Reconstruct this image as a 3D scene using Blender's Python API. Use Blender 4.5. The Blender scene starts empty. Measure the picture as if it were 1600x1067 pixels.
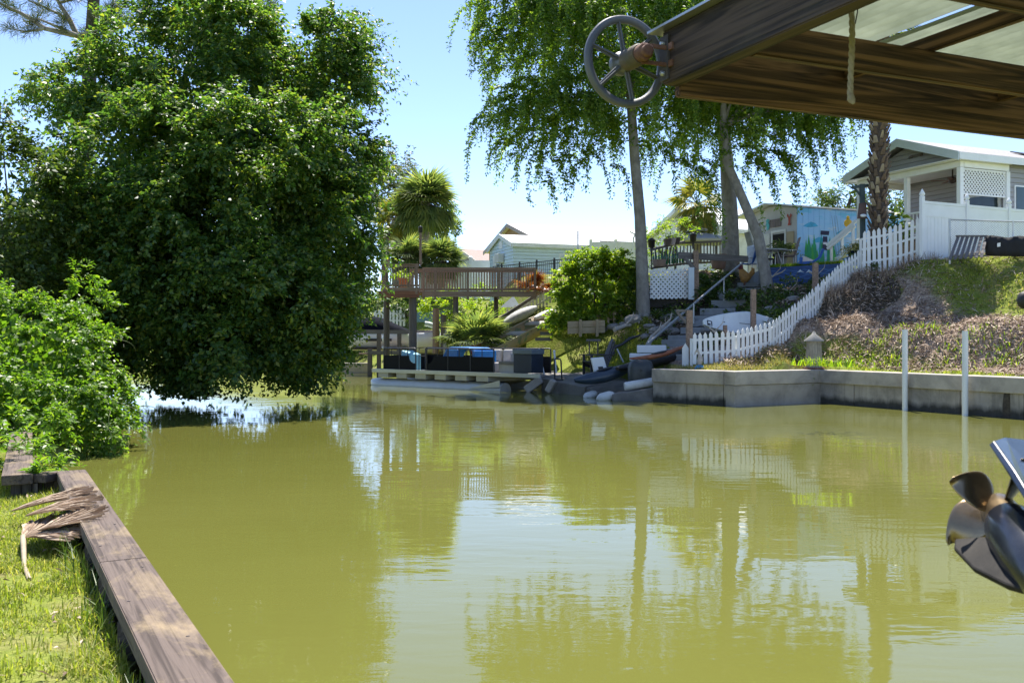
import bpy, bmesh, math, random
import numpy as np
from mathutils import Vector, Matrix
random.seed(7); rng = np.random.default_rng(11)
scn = bpy.context.scene
COL = scn.collection
F, HZ, EYE = 1500.0, 530.0, 1.9
V = Vector
def P(u, v, Y): return V(((u-800)/F*Y, Y, EYE-(v-HZ)/F*Y))
def W(u, v, z=0.0): return P(u, v, (EYE-z)*F/(v-HZ))
ZUP = V((0, 0, 1))

# ---------------------------------------------------------------- objects
def mesh_from(name, verts, faces, mi=None, smooth=None):
    me = bpy.data.meshes.new(name)
    me.from_pydata([tuple(v) for v in verts], [], faces)
    if mi is not None and len(mi): me.polygons.foreach_set('material_index', mi)
    if smooth is not None and len(smooth): me.polygons.foreach_set('use_smooth', smooth)
    me.update()
    return me

def thing(name, label, cat, loc, group=None):
    o = bpy.data.objects.new(name, None); COL.objects.link(o)
    o.location = loc; o.empty_display_size = .2
    o['label'] = label; o['category'] = cat
    if group: o['group'] = group
    return o

def tag(o, label, cat, group=None):
    o['label'] = label; o['category'] = cat
    if group: o['group'] = group
    return o

def dup(root, loc, label=None, rz=None):
    r = root.copy(); COL.objects.link(r); r.location = loc
    if rz is not None: r.rotation_euler = (0, 0, rz)
    if label: r['label'] = label
    for ch in list(root.children):
        c = ch.copy(); COL.objects.link(c); c.parent = r
        for g in ch.children:
            d = g.copy(); COL.objects.link(d); d.parent = c
    return r

def origin(o):
    p = V(o.location)
    while o.parent is not None:
        o = o.parent; p = p + V(o.location)
    return p

def obj(name, me, mats, parent=None, world=True):
    """link a mesh object; mesh vertices are world coordinates when world=True"""
    o = bpy.data.objects.new(name, me)
    for m in (mats if isinstance(mats, (list, tuple)) else [mats]): me.materials.append(m)
    COL.objects.link(o)
    if parent is not None:
        o.parent = parent
        if world:
            p = origin(parent)
            me.transform(Matrix.Translation(-p))
    elif world:
        n = len(me.vertices); a = np.empty(n*3, np.float32); me.vertices.foreach_get('co', a); a = a.reshape(-1, 3)
        c = V((float(a[:, 0].min()+a[:, 0].max())/2, float(a[:, 1].min()+a[:, 1].max())/2, float(a[:, 2].min())))
        me.transform(Matrix.Translation(-c)); o.location = c
    return o

class MB:
    def __init__(s, X=None): s.v = []; s.f = []; s.m = []; s.s = []; s.X = X
    def add(s, vs, fs, mi=0, sm=False):
        n = len(s.v)
        for p in vs:
            p = V(p); s.v.append(s.X @ p if s.X is not None else p)
        for f in fs:
            s.f.append([i+n for i in f]); s.m.append(mi); s.s.append(sm)
        return s
    def hexa(s, p, mi=0):   # 8 points: bottom 4 ccw, top 4
        return s.add(p, [(3, 2, 1, 0), (4, 5, 6, 7), (0, 1, 5, 4), (1, 2, 6, 5), (2, 3, 7, 6), (3, 0, 4, 7)], mi)
    def box(s, x0, x1, y0, y1, z0, z1, mi=0):
        return s.hexa([(x0, y0, z0), (x1, y0, z0), (x1, y1, z0), (x0, y1, z0), (x0, y0, z1), (x1, y0, z1), (x1, y1, z1), (x0, y1, z1)], mi)
    def bar(s, p, q, w, h=None, up=ZUP, mi=0):
        p, q = V(p), V(q); h = w if h is None else h
        d = (q-p).normalized(); up = V(up)
        if abs(d.dot(up)) > .98: up = V((0, 1, 0))
        x = d.cross(up).normalized()*w/2; y = x.cross(d).normalized()*h/2
        return s.hexa([p-x-y, q-x-y, q+x-y, p+x-y, p-x+y, q-x+y, q+x+y, p+x+y], mi)
    def tube(s, pts, r, n=8, mi=0, sm=True, caps=True):
        pts = [V(p) for p in pts]; k = len(pts)
        if not isinstance(r, (list, tuple)): r = [r]*k
        vs = []; ref = None
        for i in range(k):
            d = (pts[min(i+1, k-1)]-pts[max(i-1, 0)])
            d = d.normalized() if d.length > 1e-9 else ZUP
            if ref is None: ref = V((1, 0, 0)) if abs(d.x) < .9 else V((0, 1, 0))
            a = (ref-d*ref.dot(d)).normalized(); b = d.cross(a); ref = a
            for j in range(n):
                t = 2*math.pi*j/n; vs.append(pts[i]+(a*math.cos(t)+b*math.sin(t))*r[i])
        fs = [(i*n+j, i*n+(j+1) % n, (i+1)*n+(j+1) % n, (i+1)*n+j) for i in range(k-1) for j in range(n)]
        s.add(vs, fs, mi, sm)
        if caps:
            s.add(vs[:n], [tuple(range(n-1, -1, -1))], mi); s.add(vs[-n:], [tuple(range(n))], mi)
        return s
    def lathe(s, prof, c, axis=ZUP, n=16, mi=0, sm=True):
        c = V(c); axis = V(axis).normalized()
        a = V((1, 0, 0)) if abs(axis.x) < .9 else V((0, 1, 0)); a = (a-axis*a.dot(axis)).normalized(); b = axis.cross(a)
        vs = []; k = len(prof)
        for r, z in prof:
            for j in range(n):
                t = 2*math.pi*j/n; vs.append(c+axis*z+(a*math.cos(t)+b*math.sin(t))*max(r, 1e-4))
        fs = [(i*n+j, i*n+(j+1) % n, (i+1)*n+(j+1) % n, (i+1)*n+j) for i in range(k-1) for j in range(n)]
        s.add(vs, fs, mi, sm)
        s.add(vs[:n], [tuple(range(n-1, -1, -1))], mi); s.add(vs[-n:], [tuple(range(n))], mi)
        return s
    def prism(s, poly, ext, mi=0):
        ext = V(ext); n = len(poly); poly = [V(p) for p in poly]
        vs = poly+[p+ext for p in poly]
        fs = [tuple(range(n-1, -1, -1)), tuple(range(n, 2*n))]+[(i, (i+1) % n, n+(i+1) % n, n+i) for i in range(n)]
        return s.add(vs, fs, mi)
    def ball(s, c, r, n=12, m=8, mi=0, jit=0, seed=0):
        c = V(c); r = r if isinstance(r, (tuple, list)) else (r, r, r); rr = random.Random(seed)
        vs = [c+V((0, 0, -r[2]))]
        for i in range(1, m):
            a = -math.pi/2+math.pi*i/m
            for j in range(n):
                t = 2*math.pi*j/n; q = 1+rr.uniform(-jit, jit)
                vs.append(c+V((math.cos(a)*math.cos(t)*r[0]*q, math.cos(a)*math.sin(t)*r[1]*q, math.sin(a)*r[2]*q)))
        vs.append(c+V((0, 0, r[2]))); L = len(vs)-1
        fs = [(0, 1+(j+1) % n, 1+j) for j in range(n)]
        for i in range(m-2):
            for j in range(n):
                fs.append((1+i*n+j, 1+i*n+(j+1) % n, 1+(i+1)*n+(j+1) % n, 1+(i+1)*n+j))
        fs += [(1+(m-2)*n+j, 1+(m-2)*n+(j+1) % n, L) for j in range(n)]
        return s.add(vs, fs, mi, True)
    def loft(s, rings, mi=0, sm=True, closed=True, caps=True):
        n = len(rings[0]); vs = [p for r in rings for p in r]
        J = n if closed else n-1
        s.add(vs, [(i*n+j, i*n+(j+1) % n, (i+1)*n+(j+1) % n, (i+1)*n+j) for i in range(len(rings)-1) for j in range(J)], mi, sm)
        if caps and closed:
            s.add(rings[0], [tuple(range(n-1, -1, -1))], mi); s.add(rings[-1], [tuple(range(n))], mi)
        return s
    def build(s, name, mats, parent=None, bevel=0, seg=2):
        me = mesh_from(name, s.v, s.f, s.m, s.s)
        o = obj(name, me, mats, parent)
        if bevel:
            b = o.modifiers.new('bevel', 'BEVEL'); b.width = bevel; b.segments = seg; b.limit_method = 'ANGLE'; b.angle_limit = .7
        return o

def frame(o, ex, z=0.0):
    """matrix: local x along ex (horizontal), local z up, origin o"""
    ex = V((ex[0], ex[1], 0)).normalized(); ey = V((-ex.y, ex.x, 0))
    M = Matrix.Identity(4)
    M.col[0] = (*ex, 0); M.col[1] = (*ey, 0); M.col[2] = (0, 0, 1, 0); M.col[3] = (o[0], o[1], o[2] if len(o) > 2 else z, 1)
    return M

def timber(name, p, q, w, h, mat, parent=None, up=ZUP, bevel=.006, cuts=0, wob=0.0):
    """a beam whose own x axis runs along its length, so the wood grain follows it"""
    p, q = V(p), V(q); L = (q-p).length; d = (q-p)/L; up = V(up)
    if abs(d.dot(up)) > .98: up = V((0, 1, 0))
    y = up.cross(d).normalized(); z = d.cross(y)
    bm = bmesh.new(); bmesh.ops.create_cube(bm, size=1)
    for v in bm.verts: v.co = V((v.co.x*L, v.co.y*w, v.co.z*h))
    if bevel: bmesh.ops.bevel(bm, geom=bm.edges[:], offset=bevel, segments=2, affect='EDGES')
    me = bpy.data.meshes.new(name); bm.to_mesh(me); bm.free()
    o = bpy.data.objects.new(name, me); me.materials.append(mat); COL.objects.link(o)
    M = Matrix.Identity(4)
    for i, a in enumerate((d, y, z)): M.col[i] = (*a, 0)
    c = (p+q)/2
    if parent is not None: o.parent = parent; c = c-origin(parent)
    M.col[3] = (*c, 1); o.matrix_local = M
    return o

# ---------------------------------------------------------------- materials
def nt(name):
    m = bpy.data.materials.new(name); m.use_nodes = True
    t = m.node_tree; b = t.nodes['Principled BSDF']
    return m, t, b
def rgb(c): return (c[0], c[1], c[2], 1)
def node(t, k, **kw):
    n = t.nodes.new(k)
    for a, b in kw.items(): setattr(n, a, b)
    return n
def ramp(t, fac, stops):
    r = node(t, 'ShaderNodeValToRGB'); e = r.color_ramp.elements
    while len(e) < len(stops): e.new(.5)
    for i, (p, c) in enumerate(stops): e[i].position = p; e[i].color = rgb(c)
    t.links.new(fac, r.inputs[0]); return r.outputs[0]
def noise(t, vec, scale, detail=4, rough=.55, dist=0):
    n = node(t, 'ShaderNodeTexNoise'); n.inputs['Scale'].default_value = scale
    n.inputs['Detail'].default_value = detail; n.inputs['Roughness'].default_value = rough; n.inputs['Distortion'].default_value = dist
    if vec is not None: t.links.new(vec, n.inputs['Vector'])
    return n.outputs[0]
def objvec(t, stretch=(1, 1, 1)):
    c = node(t, 'ShaderNodeTexCoord'); mp = node(t, 'ShaderNodeMapping'); mp.inputs['Scale'].default_value = stretch
    t.links.new(c.outputs['Object'], mp.inputs[0]); return mp.outputs[0]
def mixc(t, fac, a, b, mode='MIX'):
    m = node(t, 'ShaderNodeMix', data_type='RGBA', blend_type=mode)
    for s, i in ((fac, 0), (a, 6), (b, 7)):
        if hasattr(s, 'links'): t.links.new(s, m.inputs[i])
        else: m.inputs[i].default_value = s if i == 0 else rgb(s)
    return m.outputs[2]
def bump(t, b, h, strength=.3, dist=.02):
    n = node(t, 'ShaderNodeBump'); n.inputs['Strength'].default_value = strength; n.inputs['Distance'].default_value = dist
    t.links.new(h, n.inputs['Height']); t.links.new(n.outputs[0], b.inputs['Normal']); return n

def mat(name, col, rough=.6, var=.18, scale=3, bmp=.15, bscale=40, metal=0, stretch=(1, 1, 1), stain=None, stain_amt=.5, spec=.5):
    m, t, b = nt(name); v = objvec(t, stretch)
    f = noise(t, v, scale, 6, .6)
    lo = [c*(1-var) for c in col]; hi = [min(1, c*(1+var)) for c in col]
    c = ramp(t, f, [(.3, lo), (.7, hi)])
    if stain:
        g = noise(t, objvec(t), scale*.45, 5, .65, .4)
        r = node(t, 'ShaderNodeMapRange'); r.inputs[1].default_value = .48; r.inputs[2].default_value = .7; r.inputs[4].default_value = stain_amt
        t.links.new(g, r.inputs[0]); c = mixc(t, r.outputs[0], c, stain)
    t.links.new(c, b.inputs['Base Color'])
    b.inputs['Roughness'].default_value = rough; b.inputs['Metallic'].default_value = metal; b.inputs['Specular IOR Level'].default_value = spec
    if bmp: bump(t, b, noise(t, v, bscale, 5, .6), bmp, .01)
    return m

def wood(name, dark, light, axis=0, rough=.75, rings=14, pale=None, pale_amt=.6, grain=.35):
    """grain along the object's own axis (0=x, 2=z)"""
    m, t, b = nt(name)
    st = [15, 15, 15]; st[axis] = .55
    v = objvec(t, st)
    n1 = noise(t, v, 1.0, 3, .5, 1.2)
    wv = node(t, 'ShaderNodeMath', operation='MULTIPLY'); t.links.new(n1, wv.inputs[0]); wv.inputs[1].default_value = rings
    sn = node(t, 'ShaderNodeMath', operation='SINE'); t.links.new(wv.outputs[0], sn.inputs[0])
    mr = node(t, 'ShaderNodeMapRange'); mr.inputs[1].default_value = -1; mr.inputs[2].default_value = 1; t.links.new(sn.outputs[0], mr.inputs[0])
    st2 = [70, 70, 70]; st2[axis] = 1.6
    n2 = noise(t, objvec(t, st2), 1.0, 4, .7)
    ad = node(t, 'ShaderNodeMix', data_type='FLOAT'); ad.inputs[0].default_value = .55
    t.links.new(mr.outputs[0], ad.inputs[2]); t.links.new(n2, ad.inputs[3])
    c = ramp(t, ad.outputs[0], [(.2, dark), (.75, light)])
    if pale:
        g = noise(t, objvec(t, [2.2 if i != axis else 1.1 for i in range(3)]), 1.6, 6, .7, .5)
        r = node(t, 'ShaderNodeMapRange'); r.inputs[1].default_value = .5; r.inputs[2].default_value = .72; r.inputs[4].default_value = pale_amt
        t.links.new(g, r.inputs[0]); c = mixc(t, r.outputs[0], c, pale)
    t.links.new(c, b.inputs['Base Color']); b.inputs['Roughness'].default_value = rough; b.inputs['Specular IOR Level'].default_value = .3
    bump(t, b, ad.outputs[0], grain, .006)
    return m

def leafmat(name, stops, trans=.35, rough=.4, spec=.5, tcol=None):
    """leaf colour differs from leaf to leaf (Random Per Island)"""
    m, t, b = nt(name)
    g = node(t, 'ShaderNodeNewGeometry')
    c = ramp(t, g.outputs['Random Per Island'], stops)
    t.links.new(c, b.inputs['Base Color']); b.inputs['Roughness'].default_value = rough; b.inputs['Specular IOR Level'].default_value = spec
    tr = node(t, 'ShaderNodeBsdfTranslucent')
    t.links.new(mixc(t, 1.0, c, tcol or (1.5, 1.6, .6), 'MULTIPLY'), tr.inputs[0])
    mx = node(t, 'ShaderNodeMixShader'); mx.inputs[0].default_value = trans
    t.links.new(b.outputs[0], mx.inputs[1]); t.links.new(tr.outputs[0], mx.inputs[2])
    t.links.new(mx.outputs[0], t.nodes['Material Output'].inputs[0])
    return m
# ---------------------------------------------------------------- camera, sun, sky
cam = bpy.data.cameras.new('camera'); co = bpy.data.objects.new('camera', cam); COL.objects.link(co); scn.camera = co
co.location = (0, 0, EYE); co.rotation_euler = (math.pi/2, 0, 0)
cam.lens = 36*F/1600; cam.sensor_width = 36; cam.shift_y = -3.5/1600; cam.clip_start = .05; cam.clip_end = 3000
cam.dof.use_dof = True; cam.dof.focus_distance = 26; cam.dof.aperture_fstop = 8
SUN_EL, SUN_AZ = math.radians(66), math.radians(2)      # azimuth from +Y, positive to the right
sv = V((math.sin(SUN_AZ)*math.cos(SUN_EL), math.cos(SUN_AZ)*math.cos(SUN_EL), math.sin(SUN_EL)))
sl = bpy.data.lights.new('sun', 'SUN'); sl.energy = 5.0; sl.angle = math.radians(.53); sl.color = (1, .955, .88)
so = bpy.data.objects.new('sun', sl); COL.objects.link(so); so.rotation_euler = (-sv).to_track_quat('-Z', 'Y').to_euler()
wd = bpy.data.worlds.new('World'); scn.world = wd; wd.use_nodes = True
sk = wd.node_tree.nodes.new('ShaderNodeTexSky'); sk.sky_type = 'NISHITA'; sk.sun_disc = False
sk.sun_elevation = SUN_EL; sk.sun_rotation = SUN_AZ; sk.air_density = .62; sk.dust_density = .1; sk.ozone_density = 2.4
bg = wd.node_tree.nodes['Background']; bg.inputs[1].default_value = .145
tn = mixc(wd.node_tree, 1.0, sk.outputs[0], (1.04, .985, 1.02), 'MULTIPLY'); wd.node_tree.links.new(tn, bg.inputs[0])
scn.view_settings.view_transform = 'Standard'; scn.view_settings.look = 'None'; scn.view_settings.exposure = 1.12
scn.cycles.max_bounces = 8; scn.cycles.transparent_max_bounces = 8; scn.cycles.caustics_reflective = False; scn.cycles.caustics_refractive = False
scn.cycles.sample_clamp_indirect = 6; scn.cycles.use_denoising = True

# ---------------------------------------------------------------- terrain
CANAL = [(28, -9), (12.16, 22.8), (9.02, 29.1), (6.03, 27.4), (4.31, 29.4), (4.65, 30.3), (3.5, 32.4), (2.5, 35.2), (1.7, 37.2), (.9, 42), (-2.2, 47.2), (-9, 55), (-20, 70), (-40, 90), (-70, 100),
         (-70, 84), (-30, 58), (-16.5, 39), (-13.3, 31), (-13, 26), (-10.6, 20.5), (-6.9, 17.6), (-6.9, 15.2), (-7.36, 12.2), (-5.25, 10.45), (-4.62, 10.38), (-1.147, 3.91), (.96, 0), (6, -10)]
CP = [  # far bank
 (12.4, 23.2, .93), (11, 26, .93), (9.1, 29.6, .93), (7.5, 28.8, .95), (6.1, 28, .95), (4.8, 29.6, .93), (14, 20, .93), (20, 16, .93), (30, 10, .93), (10.5, 27.3, .95),
 (10.1, 28, 1.0), (11.8, 25.2, 1.0), (13.6, 23, 1.0),
 (14.0, 32.2, 4.5), (15.6, 32.2, 4.72), (17.5, 31, 4.8), (20, 30, 4.8), (12.4, 33.4, 4.17), (24, 27, 4.8), (12.0, 28.4, 2.3), (13.6, 27.0, 2.45), (11.2, 30.4, 2.6),
 (5.5, 29.8, 1.0), (6.9, 29.7, 1.3), (8.1, 30.3, 1.7), (9.55, 31.2, 2.5), (11, 32.3, 3.5), (12.1, 33.3, 4.15),
 (8.5, 33, 2.6), (10.3, 35.2, 3.3), (7.2, 31.5, 1.75), (11.4, 37.2, 3.95), (12.3, 36.2, 4.05), (10.3, 37.6, 3.85), (10.4, 36.6, 3.7),
 (11.0, 42, 4.75), (9.5, 39, 3.9), (7.6, 36.2, 2.55), (5.6, 33.2, 1.45), (6.2, 34.4, 1.9),
 (5.2, 38, 2.7), (2.6, 38.4, 1.85), (2.9, 36.2, .8), (4.0, 33.5, .7), (4.8, 31.7, .75), (3.4, 34.6, .7), (3.1, 40, 2.5), (7.5, 40.5, 4.0), (8.2, 43, 4.9), (5.5, 42, 4.3),
 (14, 42, 5.1), (16, 40, 5.0), (20, 36, 4.9), (8.3, 46, 5.2), (14, 46, 5.3), (24, 42, 5.2), (1.2, 43.5, 2.2), (1.8, 46, 3.5), (.5, 49, 3.2), (-2, 49.5, 1.7), (-7, 54, 1.3), (-4, 55, 2.4),
 (2, 56, 5.6), (-5, 68, 5.6), (8, 60, 5.9), (20, 60, 5.8), (-14, 75, 4), (-30, 95, 3), (-5, 90, 6), (40, 60, 5.5), (60, 30, 5), (0, 150, 6), (100, 150, 6), (-60, 150, 4), (200, 20, 5), (-5, 62, 4.6), (-9, 60, 2.4),
 # near bank
 (-1.6, 3.9, .22), (-2.6, 5.7, .22), (-3.8, 8, .22), (-4.9, 10, .24), (-3.2, 4, .3), (-5, 7, .34), (0, -1, .25), (-8, 4, .4), (-8, 10, .4), (-9, 14, .5), (-9.5, 18, .6), (-14, 20, .8), (-16, 30, 1), (-24, 45, 1.2), (-20, 5, .6), (-60, 20, 1.2), (-60, 60, 1.2), (-6.2, 11, .3), (-7.4, 14.5, .3), (-7.6, 17, .3)]
CP += [(5.15+5.75*k/10, 32.6+9.2*k/10, 1.1+3.5*k/10) for k in range(11)]
def poly_in(x, y, poly):
    ins = np.zeros(x.shape, bool); d = np.full(x.shape, 1e9); n = len(poly)
    for i in range(n):
        (x1, y1), (x2, y2) = poly[i], poly[(i+1) % n]
        if y1 != y2:
            c = ((y1 > y) != (y2 > y)) & (x < (x2-x1)*(y-y1)/(y2-y1)+x1); ins ^= c
        dx, dy = x2-x1, y2-y1; L = dx*dx+dy*dy
        t = np.clip(((x-x1)*dx+(y-y1)*dy)/L, 0, 1)
        d = np.minimum(d, np.hypot(x-x1-t*dx, y-y1-t*dy))
    return ins, d
def land(x, y):
    x = np.atleast_1d(np.asarray(x, float)); y = np.atleast_1d(np.asarray(y, float))
    num = np.zeros(x.shape); den = np.zeros(x.shape)
    for cx, cy, cz in CP:
        near_side = cx < -10 or (cy < 19 and cx < 1)
        w = 1.0/((x-cx)**2+(y-cy)**2+.25)**2
        num += w*cz; den += w
    return num/den
def H(x, y): return float(land(x, y)[0])
def G(u, v, y0=20, y1=75):
    """where the sight line of a photo pixel meets the land"""
    ys = np.arange(y0, y1, .1); xs = (u-800)/F*ys; zs = EYE-(v-HZ)/F*ys
    h = land(xs, ys); k = np.nonzero(zs <= h)[0]
    i = k[0] if len(k) else len(ys)-1
    return V((xs[i], ys[i], h[i]))
def axis_lines(segs):
    out = []
    for a, b, st in segs: out += list(np.arange(a, b, st))
    return np.array(out+[segs[-1][1]])
xs = axis_lines([(-600, -100, 100), (-100, -30, 7), (-30, -9.5, .5), (-9.5, 0, .12), (0, 20, .22), (20, 40, 1), (40, 100, 6), (100, 600, 100)])
ys = axis_lines([(-60, -4, 4), (-4, 2, .5), (2, 12, .12), (12, 56, .22), (56, 100, 2), (100, 1500, 100)])
gx, gy = np.meshgrid(xs, ys); fx, fy = gx.ravel(), gy.ravel()
ins, dd = poly_in(fx, fy, CANAL)
hz = land(fx, fy)
nat = (fx < -6.2) & (fy > 11)
hz = np.where(nat, np.minimum(hz, .02+dd*.55), hz)
lw = (fx > .3) & (fx < 5.2) & (fy > 30.4) & (fy < 44)
hz = np.where(lw, np.minimum(hz, -.1+dd*.62), hz)
hz += np.where((fx < 2) & (fy < 14), .015*np.sin(fx*5+1)*np.sin(fy*4.3), .03*np.sin(fx*2.1)*np.sin(fy*1.7))
wet = ins | (dd < np.where(fy < 12, .16, .3))
wet &= ~((nat | lw) & ~ins)
hz = np.where(wet, -1.2, hz)
# cover: red = bare mulch, green = lawn, blue = leafy litter
cov = np.zeros((len(fx), 4)); cov[:, 3] = 1
slope = (fx > 5.2) & (fy > 24) & (fy < 34.6) & (fx+.35*(fy-30) < 30)
right = np.clip((fx-13.4+.30*(fy-27))/1.8, 0, 1)                       # grassy right part of the slope
mul = np.clip((dd-1.1)/.8, 0, 1)*(1-right*.9)
cov[:, 0] = np.where(slope, mul, 0)
wild = (fx > 4.5) & (fy > 31) & (fx < 12.6) & (fy < 44) & ~((fx < 6) & (fy < 35.2))
cov[:, 2] = np.where(wild, 1, 0); cov[:, 0] = np.where(wild, 0, cov[:, 0])
nx, ny = len(xs), len(ys)
ii = np.arange(nx*ny).reshape(ny, nx)
q = np.stack([ii[:-1, :-1], ii[:-1, 1:], ii[1:, 1:], ii[1:, :-1]], -1).reshape(-1, 4)
def np_mesh(name, co, quads, smooth=False, uniform=4):
    me = bpy.data.meshes.new(name); n = len(co); m = len(quads)
    me.vertices.add(n); me.vertices.foreach_set('co', np.ascontiguousarray(co, np.float32).ravel())
    me.loops.add(m*uniform); me.loops.foreach_set('vertex_index', np.ascontiguousarray(quads, np.int32).ravel())
    me.polygons.add(m); me.polygons.foreach_set('loop_start', np.arange(0, m*uniform, uniform, dtype=np.int32))
    if smooth: me.polygons.foreach_set('use_smooth', np.ones(m, bool))
    me.update(calc_edges=True)
    return me
gm = np_mesh('ground', np.stack([fx, fy, hz], 1), q, True)
ca = gm.color_attributes.new('cover', 'FLOAT_COLOR', 'POINT'); ca.data.foreach_set('color', cov.astype(np.float32).ravel())
m, t, b = nt('ground_soil')
at = node(t, 'ShaderNodeAttribute', attribute_name='cover'); sp = node(t, 'ShaderNodeSeparateColor'); t.links.new(at.outputs['Color'], sp.inputs[0])
tc = node(t, 'ShaderNodeTexCoord').outputs['Object']
gn = noise(t, tc, 1.2, 7, .65); gf = noise(t, tc, 14, 5, .7)
lawn = ramp(t, gf, [(.25, (.09, .13, .02)), (.5, (.19, .23, .04)), (.75, (.28, .29, .07))])
dry = ramp(t, gf, [(.3, (.16, .12, .06)), (.7, (.3, .25, .14))])
lawn = mixc(t, ramp(t, gn, [(.5, (0, 0, 0)), (.68, (.8, .8, .8))]), lawn, dry)
vo = node(t, 'ShaderNodeTexVoronoi'); vo.inputs['Scale'].default_value = 11; t.links.new(tc, vo.inputs['Vector'])
mulch = ramp(t, gf, [(.3, (.10, .075, .06)), (.5, (.34, .26, .20)), (.72, (.6, .49, .39))])
def blotch(fac_src, nz, lo, hi):
    ad = node(t, 'ShaderNodeMath', operation='ADD'); t.links.new(fac_src, ad.inputs[0]); t.links.new(nz, ad.inputs[1])
    r = node(t, 'ShaderNodeMapRange'); r.inputs[1].default_value = lo; r.inputs[2].default_value = hi; t.links.new(ad.outputs[0], r.inputs[0]); return r.outputs[0]
c = mixc(t, blotch(sp.outputs[0], gn, .85, 1.1), lawn, mulch)
litter = ramp(t, gf, [(.35, (.035, .03, .02)), (.55, (.09, .075, .055)), (.75, (.2, .17, .14))])
c = mixc(t, blotch(sp.outputs[2], gn, .9, 1.1), c, litter)
t.links.new(c, b.inputs['Base Color']); b.inputs['Roughness'].default_value = .95; b.inputs['Specular IOR Level'].default_value = .1
bump(t, b, gf, .8, .06)
M_soil = m
g = obj('ground', gm, M_soil, world=False); g['kind'] = 'structure'

# ---------------------------------------------------------------- water
m, t, b = nt('murky_water')
tc = node(t, 'ShaderNodeTexCoord').outputs['Object']
big = noise(t, tc, .12, 3, .5)
t.links.new(ramp(t, big, [(.3, (.112, .117, .024)), (.7, (.138, .140, .034))]), b.inputs['Base Color'])
b.inputs['Roughness'].default_value = .012; b.inputs['IOR'].default_value = 1.333; b.inputs['Specular IOR Level'].default_value = .5
mp = node(t, 'ShaderNodeMapping'); mp.inputs['Rotation'].default_value = (0, 0, .35); mp.inputs['Scale'].default_value = (.55, 1.5, 1); t.links.new(tc, mp.inputs[0])
w1 = noise(t, mp.outputs[0], 4.2, 3, .5, .3); w2 = noise(t, mp.outputs[0], 1.1, 2, .5, .2); patch = noise(t, tc, .22, 3, .5)
pm = node(t, 'ShaderNodeMapRange'); pm.inputs[1].default_value = .38; pm.inputs[2].default_value = .65; pm.inputs[3].default_value = .25; pm.inputs[4].default_value = 1; t.links.new(patch, pm.inputs[0])
ml = node(t, 'ShaderNodeMath', operation='MULTIPLY'); t.links.new(w1, ml.inputs[0]); t.links.new(pm.outputs[0], ml.inputs[1])
m2 = node(t, 'ShaderNodeMath', operation='MULTIPLY_ADD'); t.links.new(w2, m2.inputs[0]); m2.inputs[1].default_value = 1.3; t.links.new(ml.outputs[0], m2.inputs[2])
bn = bump(t, b, m2.outputs[0], .15, .022)
mb = MB(); mb.add([(-80, -12, 0), (62, -12, 0), (62, 110, 0), (-80, 110, 0)], [(0, 1, 2, 3)])
wt = obj('canal_water', mesh_from('canal_water', mb.v, mb.f), m, world=False); wt['kind'] = 'structure'
# ---------------------------------------------------------------- vegetation
def nrm(a): return a/np.maximum(np.linalg.norm(a, axis=-1, keepdims=True), 1e-9)
def rnd(n): return nrm(rng.normal(size=(n, 3)))
UP = np.array([0, 0, 1.0])
def leaf_geo(pos, d, nr, L, Wd, fold=.12, curl=.15):
    n = len(pos); L = np.broadcast_to(L, (n,))[:, None]; Wd = np.broadcast_to(Wd, (n,))[:, None]
    side = nrm(np.cross(d, nr)); up = np.cross(side, d)
    a = pos; mid = pos+d*L*.45+up*Wd*fold
    tip = pos+d*L-up*L*curl
    v = np.stack([a, mid+side*Wd/2, tip, mid-side*Wd/2], 1).reshape(-1, 3)
    return v
def quads_of(v): return np.arange(len(v)).reshape(-1, 4)
def twig_leaves(o, d, ln, n, L, Wd, droop=.25, spread=.8, s0=.25, upn=.7, jit=.3):
    """n leaves along each of the twigs (origin o, direction d, length ln)"""
    T = len(o); s = np.tile(np.linspace(s0, 1, n), (T, 1))+rng.uniform(-.03, .03, (T, n)); k = T*n
    o2 = np.repeat(o, n, 0); d2 = np.repeat(d, n, 0); l2 = np.repeat(np.broadcast_to(ln, (T,)), n); s = s.ravel()
    pos = o2+d2*(l2*s)[:, None]-UP*(droop*l2*s*s)[:, None]+rng.normal(size=(k, 3))*(.05*l2)[:, None]
    tang = nrm(d2-UP*(2*droop*s)[:, None])
    sgn = np.tile(np.where(np.arange(n) % 2, 1, -1), T)[:, None]
    side = nrm(np.cross(tang, UP+rng.normal(size=(k, 3))*.3))*sgn
    ld = nrm(tang*.55+side*spread+rng.normal(size=(k, 3))*jit-UP*.15)
    nr = nrm(UP*upn+d2*.35+rng.normal(size=(k, 3))*.45)
    sz = rng.uniform(.65, 1.2, k)
    return leaf_geo(pos, ld, nr, L*sz, Wd*sz)
def leaf_obj(name, vs, m, parent, world=True):
    v = np.concatenate(vs) if isinstance(vs, list) else vs
    return obj(name, np_mesh(name, v, quads_of(v)), m, parent, world)
def clump_crown(cl, ntw, nlf, L, Wd, tl=1.0, droop=.25, upb=.35, spread=.8):
    """cl rows: x y z r ox oy oz (outward)"""
    K = len(cl); c = np.repeat(cl[:, :3], ntw, 0); r = np.repeat(cl[:, 3], ntw); out = np.repeat(cl[:, 4:7], ntw, 0)
    d = nrm(rnd(len(c))+out*.75+UP*upb)
    o = c+rnd(len(c))*(r*.35)[:, None]
    ln = r*rng.uniform(.55, 1.25, len(c))*tl
    return twig_leaves(o, d, ln, nlf, L, Wd, droop, spread)
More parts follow.
